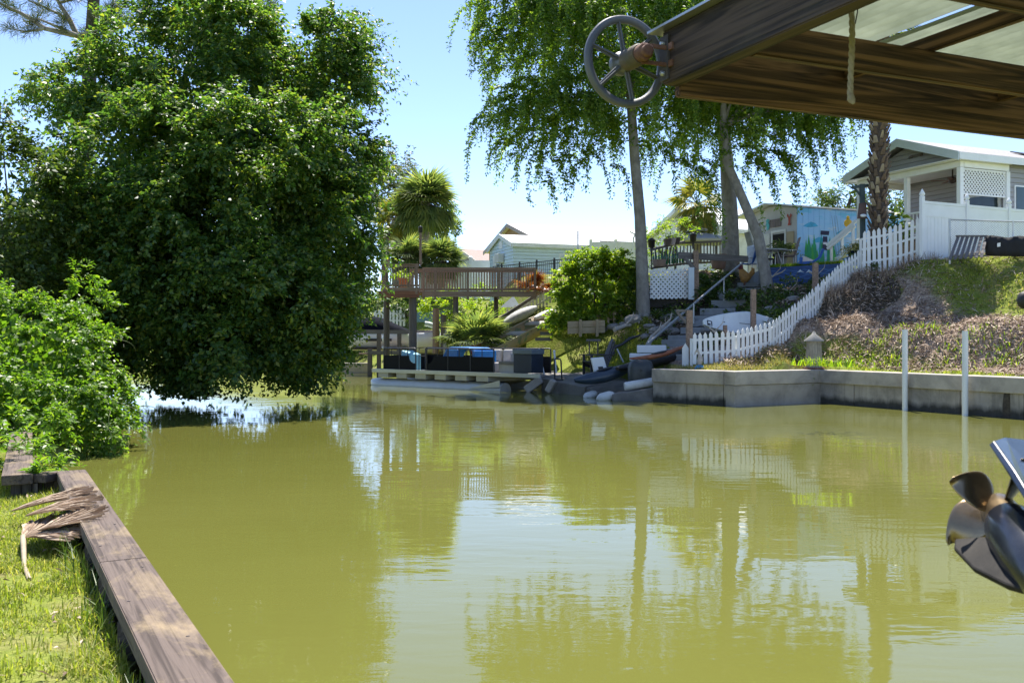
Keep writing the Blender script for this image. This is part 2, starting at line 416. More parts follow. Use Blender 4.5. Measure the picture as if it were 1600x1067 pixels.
def lobes_to_clumps(lobes, per, r, keep=.86, zmin=None, jitter=.12):
    """clumps over the outside of a union of ellipsoids; lobes: cx cy cz rx ry rz"""
    res = []
    A = np.array(lobes)
    for i, l in enumerate(A):
        n = int(per*(l[3]*l[4]+l[3]*l[5]+l[4]*l[5])/3)
        d = rnd(n); p = l[:3]+d*l[3:6]*rng.uniform(1-jitter, 1+jitter*.6, (n, 1))
        ok = np.ones(n, bool)
        for j, q in enumerate(A):
            if j != i: ok &= (((p-q[:3])/q[3:6])**2).sum(1) > keep**2
        if zmin is not None: ok &= p[:, 2] > zmin
        out = nrm(d/l[3:6]); rr = r*rng.uniform(.6, 1.35, n)
        res.append(np.concatenate([p, rr[:, None], out], 1)[ok])
    return np.concatenate(res)
def filler(lobes, n, L, Wd, f=.8, zmin=None):
    vs = []
    for l in np.array(lobes):
        k = int(n*l[3]*l[4]*l[5]); d = rnd(k); p = l[:3]+d*l[3:6]*f*rng.uniform(.5, 1, (k, 1))
        if zmin is not None: p = p[p[:, 2] > zmin]
        k = len(p); vs.append(leaf_geo(p, rnd(k), rnd(k), L*rng.uniform(.7, 1.3, k), Wd))
    return np.concatenate(vs)
def lobe(u, v, ru, rv, Y, rd=None):
    p = P(u, v, Y); return (p.x, p.y, p.z, ru/F*Y, rd or (ru+rv)/2/F*Y, rv/F*Y)
def limbs(mb, base, tips, r0, r1, fork, seed=0, n=8):
    rr = random.Random(seed)
    for tp in tips:
        pts = []
        for i in range(7):
            s = i/6; p = V(base).lerp(V(tp), s); p.z += math.sin(s*math.pi)*fork
            if 0 < i < 6: p += V((rr.uniform(-1, 1), rr.uniform(-1, 1), rr.uniform(-.5, .5)))*r0*.8
            pts.append(p)
        mb.tube(pts, [r0+(r1-r0)*(i/6) for i in range(7)], n)

bark_grey = mat('grey_bark', (.22, .20, .175), .9, .3, 6, .6, 25, stretch=(1, 1, .5), stain=(.33, .32, .29), stain_amt=.7)
bark_brown = mat('brown_bark', (.10, .075, .055), .9, .35, 8, .7, 30, stretch=(1, 1, .4))
L_dark = leafmat('dark_tree_leaf', [(0, (.04, .092, .028)), (.5, (.075, .15, .035)), (.82, (.135, .20, .04)), (1, (.25, .27, .05))], .5, .42, .45, (1.9, 2.0, .7))
L_elm = leafmat('elm_leaf', [(0, (.06, .12, .022)), (.55, (.115, .19, .034)), (1, (.22, .28, .05))], .6, .42, .45, (1.9, 2.0, .6))
L_bush = leafmat('bush_leaf', [(0, (.11, .20, .024)), (.6, (.20, .29, .032)), (1, (.34, .37, .045))], .6, .42, .45, (1.6, 1.7, .45))
L_vine = leafmat('vine_leaf', [(0, (.07, .145, .02)), (.6, (.13, .23, .03)), (1, (.24, .31, .05))], .5, .42, .45, (1.6, 1.8, .5))
L_shrub = leafmat('shrub_leaf', [(0, (.045, .085, .022)), (.6, (.08, .13, .03)), (1, (.15, .19, .045))], .42, .4, .5)
L_olive = leafmat('olive_leaf', [(0, (.06, .08, .04)), (.6, (.10, .13, .06)), (1, (.17, .19, .09))], .3, .5, .4)
L_yellow = leafmat('yellow_palm_leaf', [(0, (.10, .13, .035)), (.5, (.20, .21, .05)), (1, (.38, .31, .07))], .4, .4, .5)
L_palm = leafmat('palm_leaf', [(0, (.08, .12, .06)), (.55, (.15, .195, .085)), (1, (.29, .30, .12))], .6, .35, .6)
L_pine = leafmat('pine_needle', [(0, (.04, .07, .02)), (.7, (.09, .12, .03)), (1, (.2, .17, .05))], .25, .4, .5)
L_red = leafmat('red_leaf', [(0, (.12, .03, .02)), (.6, (.25, .07, .03)), (1, (.3, .22, .06))], .4, .4, .5)
L_grass = leafmat('grass_blade', [(0, (.14, .19, .025)), (.5, (.25, .30, .05)), (.8, (.37, .37, .09)), (1, (.48, .41, .18))], .5, .5, .35)
L_dry = leafmat('dry_stick', [(0, (.10, .07, .052)), (.5, (.38, .285, .21)), (1, (.66, .54, .43))], .1, .8, .2, (1, 1, 1))

# the big dark tree hanging over the water
lob = [lobe(345, 155, 135, 118, 30), lobe(190, 190, 112, 80, 30), lobe(475, 185, 88, 120, 31), lobe(350, 330, 225, 190, 29.5), lobe(478, 390, 108, 150, 30.5, 3.2),
       lobe(210, 420, 170, 160, 29.5), lobe(370, 510, 140, 92, 28.6, 3.0), lobe(115, 360, 95, 90, 32), lobe(505, 490, 58, 82, 31.5), lobe(290, 520, 120, 85, 28.2, 2.6), lobe(320, 40, 70, 60, 30), lobe(512, 125, 66, 72, 31),
       lobe(80, 470, 120, 130, 31)]
lob = [(q[0]-(.55 if q[0] > -7.6 else 0),)+q[1:] for q in lob]
subl = [lobe(u_, v_, ru_, rv_, Y_, 1.5) for u_, v_, ru_, rv_, Y_ in ((240, 245, 95, 55, 26.2), (400, 235, 90, 55, 26.4), (320, 330, 85, 48, 25.6), (440, 345, 80, 48, 26.2), (170, 330, 85, 45, 26), (290, 425, 85, 42, 25.6), (430, 455, 80, 45, 26), (130, 430, 70, 45, 26.5), (235, 515, 80, 38, 25.8), (370, 530, 80, 36, 26), (480, 545, 50, 36, 28), (125, 128, 52, 32, 29), (205, 98, 46, 28, 29), (290, 30, 44, 36, 29.4), (385, 60, 44, 34, 29.5), (470, 75, 50, 36, 30), (530, 150, 34, 42, 30.5), (540, 250, 30, 40, 30.5), (520, 60, 26, 24, 30.5))]
base = V((-13.4, 30.5, .9))
t_ = thing('overhanging_tree', 'big dense dark green tree whose drooping crown hangs over the water on the left', 'tree', base)
mb = MB(); mb.tube([base-V((0, 0, .8)), base+V((.6, 0, 1.2)), base+V((1.8, -.2, 2.8)), base+V((3.2, -.3, 4.6))], [.42, .34, .3, .26], 12); mb.build('trunk', bark_brown, t_)
mb = MB(); limbs(mb, base+V((1.2, -.1, 2.2)), [V(l[:3]) for l in lob], .17, .04, .5, 3)
mb.build('limb', bark_brown, t_)
lob = [q[:3]+tuple(.93*k for k in q[3:]) for q in lob]
cl = lobes_to_clumps(lob+subl, 5.0, .95, .9, .75, .2)
sc_ = lobes_to_clumps(subl, 9, .75, .9, .6, .15)
vs = [clump_crown(cl, 27, 24, .155, .09, 1.0, .35, .4)]
sh = np.concatenate([cl[rng.choice(len(cl), 230)]]); sh[:, :3] += sh[:, 4:7]*.45; sh[:, 3] *= .8     # twigs that stick out
vs.append(clump_crown(sh, 7, 22, .14, .08, 1.5, .3, .35))
vs.append(clump_crown(sc_, 22, 22, .15, .088, 1.05, .3, .45))
vs.append(filler(lob, 420, .17, .11, .93, .4))
vv = np.concatenate(vs); vv = vv.reshape(-1, 4, 3); vv = vv[vv[:, :, 2].min(1) > .16].reshape(-1, 3)
leaf_obj('crown', vv, L_dark, t_)

# vine covered mound on the near bank
lob = [lobe(35, 560, 110, 85, 17, 1.3), lobe(110, 635, 75, 62, 16.4, 1.1), lobe(0, 640, 125, 85, 15.8, 1.3), lobe(80, 590, 72, 68, 17, 1.2), lobe(140, 672, 46, 36, 16.2, .8), lobe(185, 682, 22, 22, 16.6, .4), lobe(-60, 560, 120, 110, 17.5, 1.6)]
t_ = thing('vine_mound', 'bright green mound of leafy vines spilling down the near bank into the water', 'vines', (-8.6, 16.4, .3))
cl = lobes_to_clumps(lob, 60, .30, .9, .1)
vs = [clump_crown(cl, 16, 17, .072, .056, 1.1, .3, .55), filler(lob, 500, .14, .11, .88, .05)]
leaf_obj('foliage', vs, L_vine, t_)
M_tend = mat('tendril_stem', (.14, .16, .05), .7); rr = random.Random(5)
for k in range(46):
    c = cl[rr.randrange(len(cl))]; p = V(c[:3]); d = V(c[4:7])+V((rr.uniform(-.6, .6), rr.uniform(-.6, .6), rr.uniform(-.1, .8))); d.normalize(); pts = []
    for i in range(8):
        s = i/7; pts.append(p+d*(.25+.55*s)+V((.07*math.sin(s*6+k), .05*math.cos(s*5), -.45*s*s)))
    mb = MB(); mb.tube(pts, [.008-.005*i/7 for i in range(8)], 5); mb.build('tendril', M_tend, t_)
# tall shrubs at the left edge and sprouting behind the mound
def shrub(name, label, cat, lob, m, per, r, L, Wd, base, ntw=10, nlf=14, fil=60, up=.5, grp=None, stem=True):
    t_ = thing(name, label, cat, base, grp)
    cl = lobes_to_clumps(lob, per, r, .9, base[2]-.1)
    leaf_obj('foliage', [clump_crown(cl, ntw, nlf, L, Wd, 1.1, .25, up), filler(lob, fil, L*1.6, Wd*1.6, .82, base[2])], m, t_)
    if stem:
        mb = MB(); limbs(mb, V(base)-V((0, 0, .15)), [V(l[:3]) for l in lob], .06, .015, .1, 2, 6); mb.build('stem', bark_brown, t_)
    return t_
shrub('tall_shrub', 'tall mid green shrub at the left edge behind the vine mound', 'shrub', [lobe(0, 330, 70, 120, 24), lobe(-50, 420, 110, 130, 24), lobe(30, 420, 60, 100, 24.5), lobe(5, 235, 22, 50, 24)], L_shrub, 34, .6, .14, .085, (-12.2, 24, .8))
shrub('sapling', 'light green upright sapling sprouting behind the vine mound in front of the dark tree', 'sapling', [lobe(125, 470, 16, 60, 19, .3), lobe(155, 500, 28, 40, 19, .4), lobe(105, 510, 20, 40, 19, .3)], L_vine, 60, .26, .11, .05, (-8.6, 19, .6), 7, 12, 20)

# weeping trees on the far bank
def strands(o, d, ln, step, L, Wd, rise=.35, fall=1.0):
    """long hanging sprays: start at o, set out along d and bend down under their own weight"""
    vs = []
    for i in range(len(o)):
        n = max(6, int(ln[i]/step)); s = np.linspace(.02, 1, n)
        hz_ = nrm(np.array([d[i][0], d[i][1], 0.0])[None])[0]
        reach = ln[i]*rng.uniform(.35, .75)
        x = (1-np.exp(-2.2*s))/(1-math.exp(-2.2))
        z = rise*ln[i]*.35*np.sin(np.minimum(s*2.2, math.pi))-fall*ln[i]*.85*s**2
        sway = .05*ln[i]*np.sin(s*5+i)
        p = o[i]+hz_*(reach*x)[:, None]+np.array([-hz_[1], hz_[0], 0])*sway[:, None]+UP*z[:, None]
        tg = nrm(np.gradient(p, axis=0))
        rib = p[:-1]; rd_ = p[1:]-p[:-1]; rl_ = np.linalg.norm(rd_, axis=1); vs.append(leaf_geo(rib, rd_/rl_[:, None], np.tile(np.array([[.3, -.9, .3]]), (n-1, 1)), rl_*1.3, .018))
        for sg in (-1, 1, -1, 1):
            side = nrm(np.cross(tg, UP+rng.normal(size=(n, 3))*.35))*sg
            ld = nrm(tg*.5+side*.8+rng.normal(size=(n, 3))*.25)
            sz = rng.uniform(.7, 1.2, n)*(1.05-.45*s)
            vs.append(leaf_geo(p+rng.normal(size=(n, 3))*.05, ld, nrm(np.cross(side*sg, tg)+rng.normal(size=(n, 3))*.5+UP*.4), L*sz, Wd*sz))
    return np.concatenate(vs)
def weeping(name, label, base, trunk, tr, lob, nst, seed, lnr=(1.4, 3.4), hang=None, mt=bark_grey):
    t_ = thing(name, label, 'tree', base)
    mb = MB(); mb.tube(trunk, tr, 14)
    b0 = V(trunk[0])
    for k in range(6):     # root flare
        a = k*1.05+seed; mb.tube([b0+V((math.cos(a)*tr[0]*.4, math.sin(a)*tr[0]*.4, .55)), b0+V((math.cos(a)*tr[0]*1.1, math.sin(a)*tr[0]*1.1, .12)), b0+V((math.cos(a)*tr[0]*1.9, math.sin(a)*tr[0]*1.9, -.2))], [tr[0]*.45, tr[0]*.35, tr[0]*.2], 7)
    mb.build('trunk', mt, t_)
    mb = MB(); limbs(mb, V(trunk[-2]), [V(l[:3])+V((0, 0, l[5]*.35)) for l in lob], tr[-1]*.75, .03, .4, seed)
    mb.build('limb', mt, t_)
    A = np.array(lob); wts = A[:, 3]*A[:, 4]+A[:, 3]*A[:, 5]; wts /= wts.sum()
    ix = rng.choice(len(A), nst, p=wts); d = rnd(nst); d[:, 2] = np.where(rng.uniform(size=nst) < .35, d[:, 2], np.abs(d[:, 2])*.9); d = nrm(d)
    o = A[ix, :3]+d*A[ix, 3:6]*rng.uniform(.7, 1.02, (nst, 1))
    ln = rng.uniform(lnr[0], lnr[1], nst)*rng.uniform(.5, 1, nst)
    vs = [strands(o, d, ln, .058, .2, .092)]
    if hang is not None:
        hp = np.array([tuple(P(*h[:3])) for h in hang]); hd = np.array([[h[4] if len(h) > 4 else .3, -.3, 0] for h in hang]); hl = np.array([h[3] for h in hang])
        vs.append(strands(hp, hd, hl, .05, .2, .092, .1, 1.1))
    cl = lobes_to_clumps(lob, 1.6, .7, .7)
    vs.append(clump_crown(cl, 9, 18, .17, .075, 1.3, .6, .2))
    vs.append(filler(lob, 60, .17, .085, .78))
    leaf_obj('crown', vs, L_elm, t_)
gA = P(1005, 495, 38)
weeping('weeping_tree', 'weeping tree with a straight grey trunk beside the white lattice panel', gA,
        [gA-V((0, 0, .3)), P(1004, 440, 38), P(1000, 340, 38), P(992, 250, 38), P(985, 150, 38), P(975, 20, 38)], [.30, .25, .22, .2, .17, .1],
        [lobe(930, 60, 150, 95, 38), lobe(850, 90, 85, 110, 37.5), lobe(860, 200, 90, 75, 37.2), lobe(960, 170, 120, 85, 37.5), lobe(940, -60, 140, 90, 38.5), lobe(1020, 60, 100, 120, 38.5), lobe(810, 30, 60, 60, 38)], 760, 1, (1.3, 3.2),
        [(795, 225, 37, 1.3, -.4), (845, 285, 37, 1.3), (860, 250, 37, 1.8), (905, 240, 37, 2.0), (925, 250, 37, 1.6, -.4), (955, 260, 37.4, 1.9), (875, 240, 36.8, 1.5), (1030, 240, 38, 2.3), (1045, 250, 38, 2.4), (760, 40, 37, .9, -.8), (770, 30, 37, 1.2, -.8), (770, 190, 37, .9, -.9)])
gB = P(1141, 412, 43)
weeping('weeping_tree', 'thick grey trunked weeping tree standing behind the grey timber rail', gB,
        [gB-V((0, 0, .5)), P(1141, 340, 43), P(1136, 260, 43), P(1128, 180, 43), P(1120, 80, 43)], [.44, .36, .31, .26, .15],
        [lobe(1110, 90, 110, 90, 43), lobe(1060, 130, 80, 80, 42.5), lobe(1170, 130, 80, 70, 43), lobe(1120, -20, 150, 80, 43.5), lobe(1090, 200, 60, 50, 42.5)], 520, 4, (1.3, 3.2),
        [(1060, 255, 41, 3.0), (1075, 250, 41, 3.2), (1085, 265, 41, 3.3, .1), (1095, 270, 41, 3.6, .1), (1110, 260, 41, 3.2, .4), (1065, 230, 41, 2.6, -.4)])
gC = P(1204, 470, 37)
weeping('weeping_tree', 'leaning pale trunked weeping tree between the concrete steps and the blue painted wall', gC,
        [gC-V((0, 0, .3)), P(1196, 430, 37), P(1185, 370, 37), P(1160, 310, 37), P(1138, 260, 37), P(1130, 200, 37), P(1132, 120, 37)], [.27, .23, .2, .18, .17, .15, .08],
        [lobe(1160, 150, 85, 60, 37), lobe(1230, 165, 70, 45, 37), lobe(1200, 210, 60, 40, 37), lobe(1270, 190, 35, 30, 37), lobe(1180, 90, 110, 60, 37.5), lobe(1250, 110, 70, 55, 37.5)], 420, 8, (1.2, 2.8),
        [(1285, 180, 36.8, 1.2, .8), (1290, 190, 36.8, 1.2, .5), (1265, 210, 36.8, 1.6, .6), (1275, 200, 36.8, 1.5, .8), (1245, 225, 36.6, 1.7, .6), (1205, 240, 36.6, 2.4, .9), (1215, 250, 36.6, 2.2, .7), (1190, 235, 36.6, 2.4, .7), (1160, 250, 36.6, 2.6, .4), (1150, 230, 36.6, 2.2, .3), (1235, 215, 36.6, 2.2, .9), (1180, 260, 36.5, 1.8, .8), (1140, 240, 36.5, 1.9, -.3)])

# round yellow-green bush above the timber retaining box
gb = P(930, 505, 39)
shrub('round_bush', 'large yellow green bush growing above the timber retaining boxes', 'bush', [lobe(925, 462, 48, 44, 39), lobe(955, 450, 34, 40, 39.3), lobe(892, 490, 26, 30, 38.8), lobe(925, 422, 26, 22, 39.2), lobe(972, 425, 18, 26, 39.3), lobe(980, 465, 18, 24, 39.5), lobe(890, 440, 16, 20, 38.8)], L_bush, 60, .42, .14, .08, gb, 15, 17, 160)
# distant trees
def dtree(name, label, u, vb, Y, lob, m, L, Wd, per, r, ntw=9, nlf=10, fil=20):
    b = P(u, vb, Y); t_ = thing(name, label, 'tree', b)
    mb = MB(); top = max(lob, key=lambda q: q[2]); mb.tube([b-V((0, 0, .5)), V(top[:3])], [.2, .08], 8); limbs(mb, b+V((0, 0, 1)), [V(l[:3]) for l in lob], .1, .03, .3, 4, 6); mb.build('trunk', bark_brown, t_)
    cl = lobes_to_clumps(lob, per, r, .85)
    leaf_obj('crown', [clump_crown(cl, ntw, nlf, L, Wd, 1.2, .2, .5), filler(lob, fil, L*1.6, Wd*2, .8)], m, t_)
dtree('distant_tree', 'grey green airy tree rising behind the palms beside the big dark tree', 605, 440, 75, [lobe(610, 270, 34, 30, 75), lobe(590, 300, 40, 40, 75), lobe(630, 290, 20, 25, 75), lobe(580, 250, 20, 20, 75)], L_olive, .3, .11, 12, .9)
dtree('juniper', 'dark green upright juniper behind the tall fan palm', 688, 440, 72, [lobe(690, 370, 14, 36, 72), lobe(700, 345, 9, 22, 72), lobe(680, 395, 16, 25, 72)], L_dark, .26, .12, 22, .7)
dtree('background_tree', 'dark leafy tree behind the mural shed roof, nearest the porch house', 1395, 390, 62, [lobe(1385, 322, 28, 22, 62), lobe(1400, 345, 30, 20, 62), lobe(1360, 325, 18, 20, 62)], L_shrub, .24, .12, 20, .7)
dtree('background_tree', 'feathery green tree showing above the middle of the mural shed roof', 1310, 390, 64, [lobe(1310, 315, 22, 16, 64), lobe(1290, 318, 14, 9, 64), lobe(1330, 305, 14, 14, 64)], L_shrub, .34, .1, 20, .8)
shrub('leafy_shrub', 'yellow green bush beside the black deck lantern left of the grey roofed gazebo', 'shrub', [lobe(1040, 372, 26, 22, 46), lobe(1060, 362, 18, 14, 46), lobe(1025, 385, 14, 18, 46)], L_bush, 30, .4, .12, .06, P(1040, 412, 46), 8, 10, 30)

# ---- palms
def fan_palm(name, label, base, top, tr, n, R, m, seed, mt, skirt=0, dropmin=-.9, grp=None):
    t_ = thing(name, label, 'palm tree', base, grp)
    base, top = V(base), V(top)
    mb = MB(); mb.tube([base-V((0, 0, .3)), base.lerp(top, .35), base.lerp(top, .7), top], [tr*1.2, tr, tr*.95, tr*1.05], 12); mb.build('trunk', mt, t_)
    rr = random.Random(seed); vs = []; st = MB()
    for k in range(n):
        el = rr.uniform(dropmin, 1.35); az = rr.uniform(0, 6.283)
        d = V((math.cos(az)*math.cos(el), math.sin(az)*math.cos(el), math.sin(el)))
        pl = R*rr.uniform(.35, .5); hub = top+d*pl-V((0, 0, .12*pl))
        st.tube([top, top+d*pl*.5, hub], [.03, .022, .015], 5)
        ax = d.cross(ZUP).normalized() if abs(d.z) < .98 else V((1, 0, 0)); nn = ax.cross(d)
        q = []; nl = 22
        for i in range(nl):
            a = (i/(nl-1)-.5)*3.9
            ld = (d*math.cos(a)+ax*math.sin(a)).normalized()+nn*.12
            q.append((hub, ld, nn))
        h = np.array([tuple(a[0]) for a in q]); l = nrm(np.array([tuple(a[1]) for a in q])); w = np.array([tuple(a[2]) for a in q])
        l[:, 2] -= .25; l = nrm(l)
        ln = R*.55*rng.uniform(.8, 1.1, len(h))
        vs.append(leaf_geo(h, l, w, ln, R*.055, .1, .28))
    st.build('frond_stalk', bark_brown, t_); leaf_obj('crown', vs, m, t_)
    return t_
palm_bark = mat('palm_bark', (.27, .24, .2), .9, .3, 5, .5, 18, stretch=(.6, .6, 5))
fan_palm('fan_palm', 'tall round headed fan palm with grey trunk behind the bridge', P(664, 440, 64), P(665, 318, 64), .24, 95, 2.9, L_palm, 3, palm_bark)
fan_palm('yellowing_palm', 'yellowing palm half hidden at the right edge of the big dark tree', P(618, 440, 66), P(617, 345, 66), .22, 30, 2.2, L_yellow, 4, palm_bark, dropmin=-1.2)
fan_palm('yellowing_palm', 'low yellowing palm with brown skirt between the bridge posts', P(640, 445, 68), P(640, 365, 68), .26, 30, 2.0, L_yellow, 9, palm_bark, dropmin=-1.2)
fan_palm('low_palm', 'bushy green palm directly behind the bridge rail, left of the brown gabled house', P(690, 445, 60), P(690, 408, 60), .2, 60, 1.9, L_palm, 5, palm_bark)
fan_palm('low_palm', 'bushy dark green palm behind the bridge rail under the yellowing palm', P(634, 445, 60), P(636, 400, 60), .2, 60, 1.8, L_palm, 6, palm_bark)
fan_palm('yellow_fan_palm', 'yellow tipped fan palm behind the white metal roof, between the weeping trunks', P(1090, 400, 52), P(1090, 320, 52), .2, 30, 2.2, L_yellow, 12, palm_bark, dropmin=-1.1)
# the bare palm trunk near the porch; its head stands above the photo
def booted_palm():
    b = P(1371, 412, 34.5); top = P(1377, 60, 34.5)
    t_ = thing('cabbage_palm', 'tall palm with a rough brown booted trunk in front of the porch', 'palm tree', b)
    mb = MB(); mb.tube([b-V((0, 0, .4)), b.lerp(top, .3), b.lerp(top, .7), top], [.24, .22, .24, .26], 14); mb.build('trunk', mat('booted_trunk', (.10, .075, .055), .95, .4, 9, .8, 20), t_)
    mb = MB(); rr = random.Random(2); k = 0; z = .1; Ht = (top-b).length; ax = (top-b).normalized()
    while z < Ht:
        for j in range(6):
            a = j*1.047+k*.52+rr.uniform(-.3, .3); rad = V((math.cos(a), math.sin(a), 0)); tg = V((-math.sin(a), math.cos(a), 0))
            p = b+ax*z+rad*.23; o_ = .10+rr.uniform(0, .10); w = .085*rr.uniform(.7, 1.15)
            mb.hexa([p-tg*w, p+tg*w, p+tg*w+rad*.04+ax*.02, p-tg*w+rad*.04+ax*.02,
                     p-tg*w*.5+rad*(o_-.03)+ax*.27, p+tg*w*.5+rad*(o_-.03)+ax*.27, p+tg*w*.5+rad*o_+ax*.24, p-tg*w*.5+rad*o_+ax*.24], 0 if rr.random() < .75 else 1)
        z += .15; k += 1
    mb.build('leaf_base', [mat('palm_boot', (.13, .09, .062), .9, .35, 7, .5, 25), mat('pale_boot', (.36, .29, .2), .9, .25, 7, .4, 25)], t_)
    vs = []; rr = random.Random(4)
    for k in range(34):
        el = rr.uniform(-.5, 1.3); az = rr.uniform(0, 6.283); d = V((math.cos(az)*math.cos(el), math.sin(az)*math.cos(el), math.sin(el)))
        hub = top+d*1.2; axx = d.cross(ZUP).normalized(); nn = axx.cross(d)
        A = np.linspace(-1.9, 1.9, 24); l = nrm(np.array([tuple(d*math.cos(a)+axx*math.sin(a)+nn*.1-V((0, 0, .25))) for a in A]))
        vs.append(leaf_geo(np.tile(np.array(hub), (24, 1)), l, np.tile(np.array(nn), (24, 1)), 1.15, .12, .1, .28))
        vs.append(leaf_geo(np.array([tuple(top)]), np.array([tuple(d)]), np.array([tuple(nn)]), 1.3, .06))
    leaf_obj('crown', vs, L_palm, t_)
booted_palm()
# palmetto by the boats
def palmetto(name, label, c, R, n, m, seed):
    t_ = thing(name, label, 'palmetto', c); rr = random.Random(seed); vs = []; c = V(c)
    for k in range(n):
        el = rr.uniform(.15, 1.3); az = rr.uniform(0, 6.283); d = V((math.cos(az)*math.cos(el), math.sin(az)*math.cos(el), math.sin(el)))
        hub = c+d*R*rr.uniform(.4, .75); ax = d.cross(ZUP).normalized(); nn = ax.cross(d)
        A = np.linspace(-1.8, 1.8, 20); l = nrm(np.array([tuple(d*math.cos(a)+ax*math.sin(a)+nn*.1-V((0, 0, .15))) for a in A]))
        vs.append(leaf_geo(np.tile(np.array(hub), (20, 1)), l, np.tile(np.array(nn), (20, 1)), R*.5*rng.uniform(.8, 1.1, 20), R*.05, .1, .25))
        vs.append(leaf_geo(np.array([tuple(c)]), np.array([tuple((hub-c).normalized())]), np.array([tuple(nn)]), (hub-c).length, .04))
    leaf_obj('foliage', vs, m, t_)
palmetto('palmetto', 'spiky fan leaved palmetto beside the camouflage boat', P(742, 545, 40.9), 1.75, 40, L_palm, 1)
palmetto('bromeliad', 'red and bronze leaved bromeliad clump at the right end of the bridge', P(835, 462, 42.5), 1.1, 20, L_red, 2)
for (u, v, ru, rv, Y, lb) in ((700, 480, 34, 18, 50, 'light green shrubs under the bridge left of its middle post'), (760, 475, 26, 22, 49, 'light green shrub under the bridge behind the palmetto'), (640, 478, 24, 16, 56, 'dark shrub behind the blue tarp under the bridge'), (590, 478, 48, 34, 60, 'dark shrub behind the boat cover under the big tree'), (552, 530, 40, 34, 58, 'dark shrub at the water edge beyond the big tree')):
    shrub('understory_shrub', lb, 'shrub', [lobe(u, v, ru, rv, Y), lobe(u-ru*.5, v+8, ru*.6, rv*.8, Y-.5), lobe(u+ru*.5, v+6, ru*.6, rv*.8, Y+.4)], L_bush if Y < 52 else L_shrub, 24, .45, .16, .07, P(u, v+rv, Y), 9, 10, 20)

# pine behind the big tree
def pine():
    b = V((-15.5, 34, 1.0)); t_ = thing('pine_tree', 'long needled pine whose branches reach into the top left corner', 'pine tree', b)
    mb = MB(); mb.tube([b, b+V((.3, 0, 6)), b+V((.6, .2, 13)), b+V((.9, .2, 17))], [.36, .3, .2, .1], 12); mb.build('trunk', bark_brown, t_)
    Y = 34; br = [[(160, 90), (128, 58), (70, 45), (35, 22), (-10, 2)], [(170, 80), (120, 55), (108, 30), (92, 5), (75, -30)], [(150, 70), (155, 40), (172, 15), (180, 5)], [(160, 60), (210, 30), (232, 8), (250, -20)], [(120, 55), (165, 45), (180, 20)],
          [(200, 40), (320, 20), (400, 25), (428, 15)], [(320, 20), (318, 0), (330, -30)], [(70, 45), (40, 50), (14, 45)], [(35, 22), (15, 15), (5, 10)], [(108, 30), (70, 12), (45, 2)], [(92, 5), (120, -2), (150, -15)], [(400, 25), (405, 5), (425, 0)], [(120, 55), (60, 30), (40, 35)]]
    mb = MB(); vs = []; rr = random.Random(3)
    for i, q in enumerate(br):
        pts = [P(u, v, Y+.3*math.sin(i+k)) for k, (u, v) in enumerate(q)]
        r0 = .14 if i < 2 else .06; mb.tube(pts, [r0*(1-.75*k/(len(pts)-1)) for k in range(len(pts))], 8)
        for k in range(1, len(pts)):
            for j in range(5):
                c = pts[k-1].lerp(pts[k], (j+1)/5)+V((rr.uniform(-.5, .5), rr.uniform(-.6, .6), rr.uniform(-.35, .5)))*(.35 if i > 1 else .7)
                if i < 2 and rr.random() < .45: continue
                if rr.random() < .25: continue
                dr = (pts[k]-pts[k-1]).normalized(); n = 60
                d = nrm(rnd(n)+np.array(dr)*.5+UP*.25)
                vs.append(leaf_geo(np.tile(np.array(c), (n, 1))+rng.normal(size=(n, 3))*.05, d, rnd(n), rng.uniform(.35, .6, n), .016, .1, .12))
    mb.build('branch', bark_grey, t_); leaf_obj('needles', vs, L_pine, t_)
pine()

# ---- grass, mulch and ground plants: uncountable stuff
def blades(px, py, hgt, wid, lean=.5, m=L_grass, name='grass'):
    n = len(px); pz = land(px, py); b = np.stack([px, py, pz-.01], 1)
    az = rng.uniform(0, 6.283, n); d = np.stack([np.cos(az), np.sin(az), np.zeros(n)], 1); s = np.stack([-np.sin(az), np.cos(az), np.zeros(n)], 1)
    h = hgt[:, None]*rng.uniform(.5, 1.25, (n, 1)); le = rng.uniform(0, lean, (n, 1)); w = wid*rng.uniform(.6, 1.2, (n, 1))
    m1 = b+UP*h*.55+d*h*le*.35; tp = b+UP*h*(1-.25*le)+d*h*le
    v = np.stack([b-s*w, b+s*w, m1+s*w*.8, m1-s*w*.8, m1-s*w*.8, m1+s*w*.8, tp+s*w*.12, tp-s*w*.12], 1)
    me = np_mesh(name, v.reshape(-1, 3), np.arange(n*8).reshape(-1, 4))
    o = obj(name, me, m, world=False); o['kind'] = 'stuff'; return o
def scatter(n, x0, x1, y0, y1, ok):
    x = rng.uniform(x0, x1, n); y = rng.uniform(y0, y1, n); k = ok(x, y); return x[k], y[k]
def cap_side(x, y): return (x+1.426)*(10.34-3.91)-(y-3.91)*(-4.91+1.426)       # <0 on the grass side of the near cap
bare = np.array([[-2.55, 5.2, .5], [-2.25, 4.5, .3], [-2.9, 6.1, .35], [-2.0, 4.0, .25], [-3.4, 6.6, .3]])
def near_ok(x, y):
    k = cap_side(x, y) < -.02
    for bx, by, r in bare: k &= (np.hypot(x-bx, y-by) > r*rng.uniform(.5, 1.1, len(x))) | (rng.uniform(size=len(x)) < .12)
    return k
x, y = scatter(230000, -7.5, -1.2, 3.3, 12.5, near_ok)
edge = np.clip(1+cap_side(x, y)/2.4, 0, 1)
blades(x, y, .07+.025*np.sin(x*3)*np.sin(y*2.3)+.04*edge, .0042, 1.1)
x, y = scatter(9500, -6, -1.2, 3.4, 10.5, lambda a, b_: (cap_side(a, b_) < -.05) & (cap_side(a, b_) > -1.2) & (np.sin(a*7)+np.sin(b_*5) > -.4))
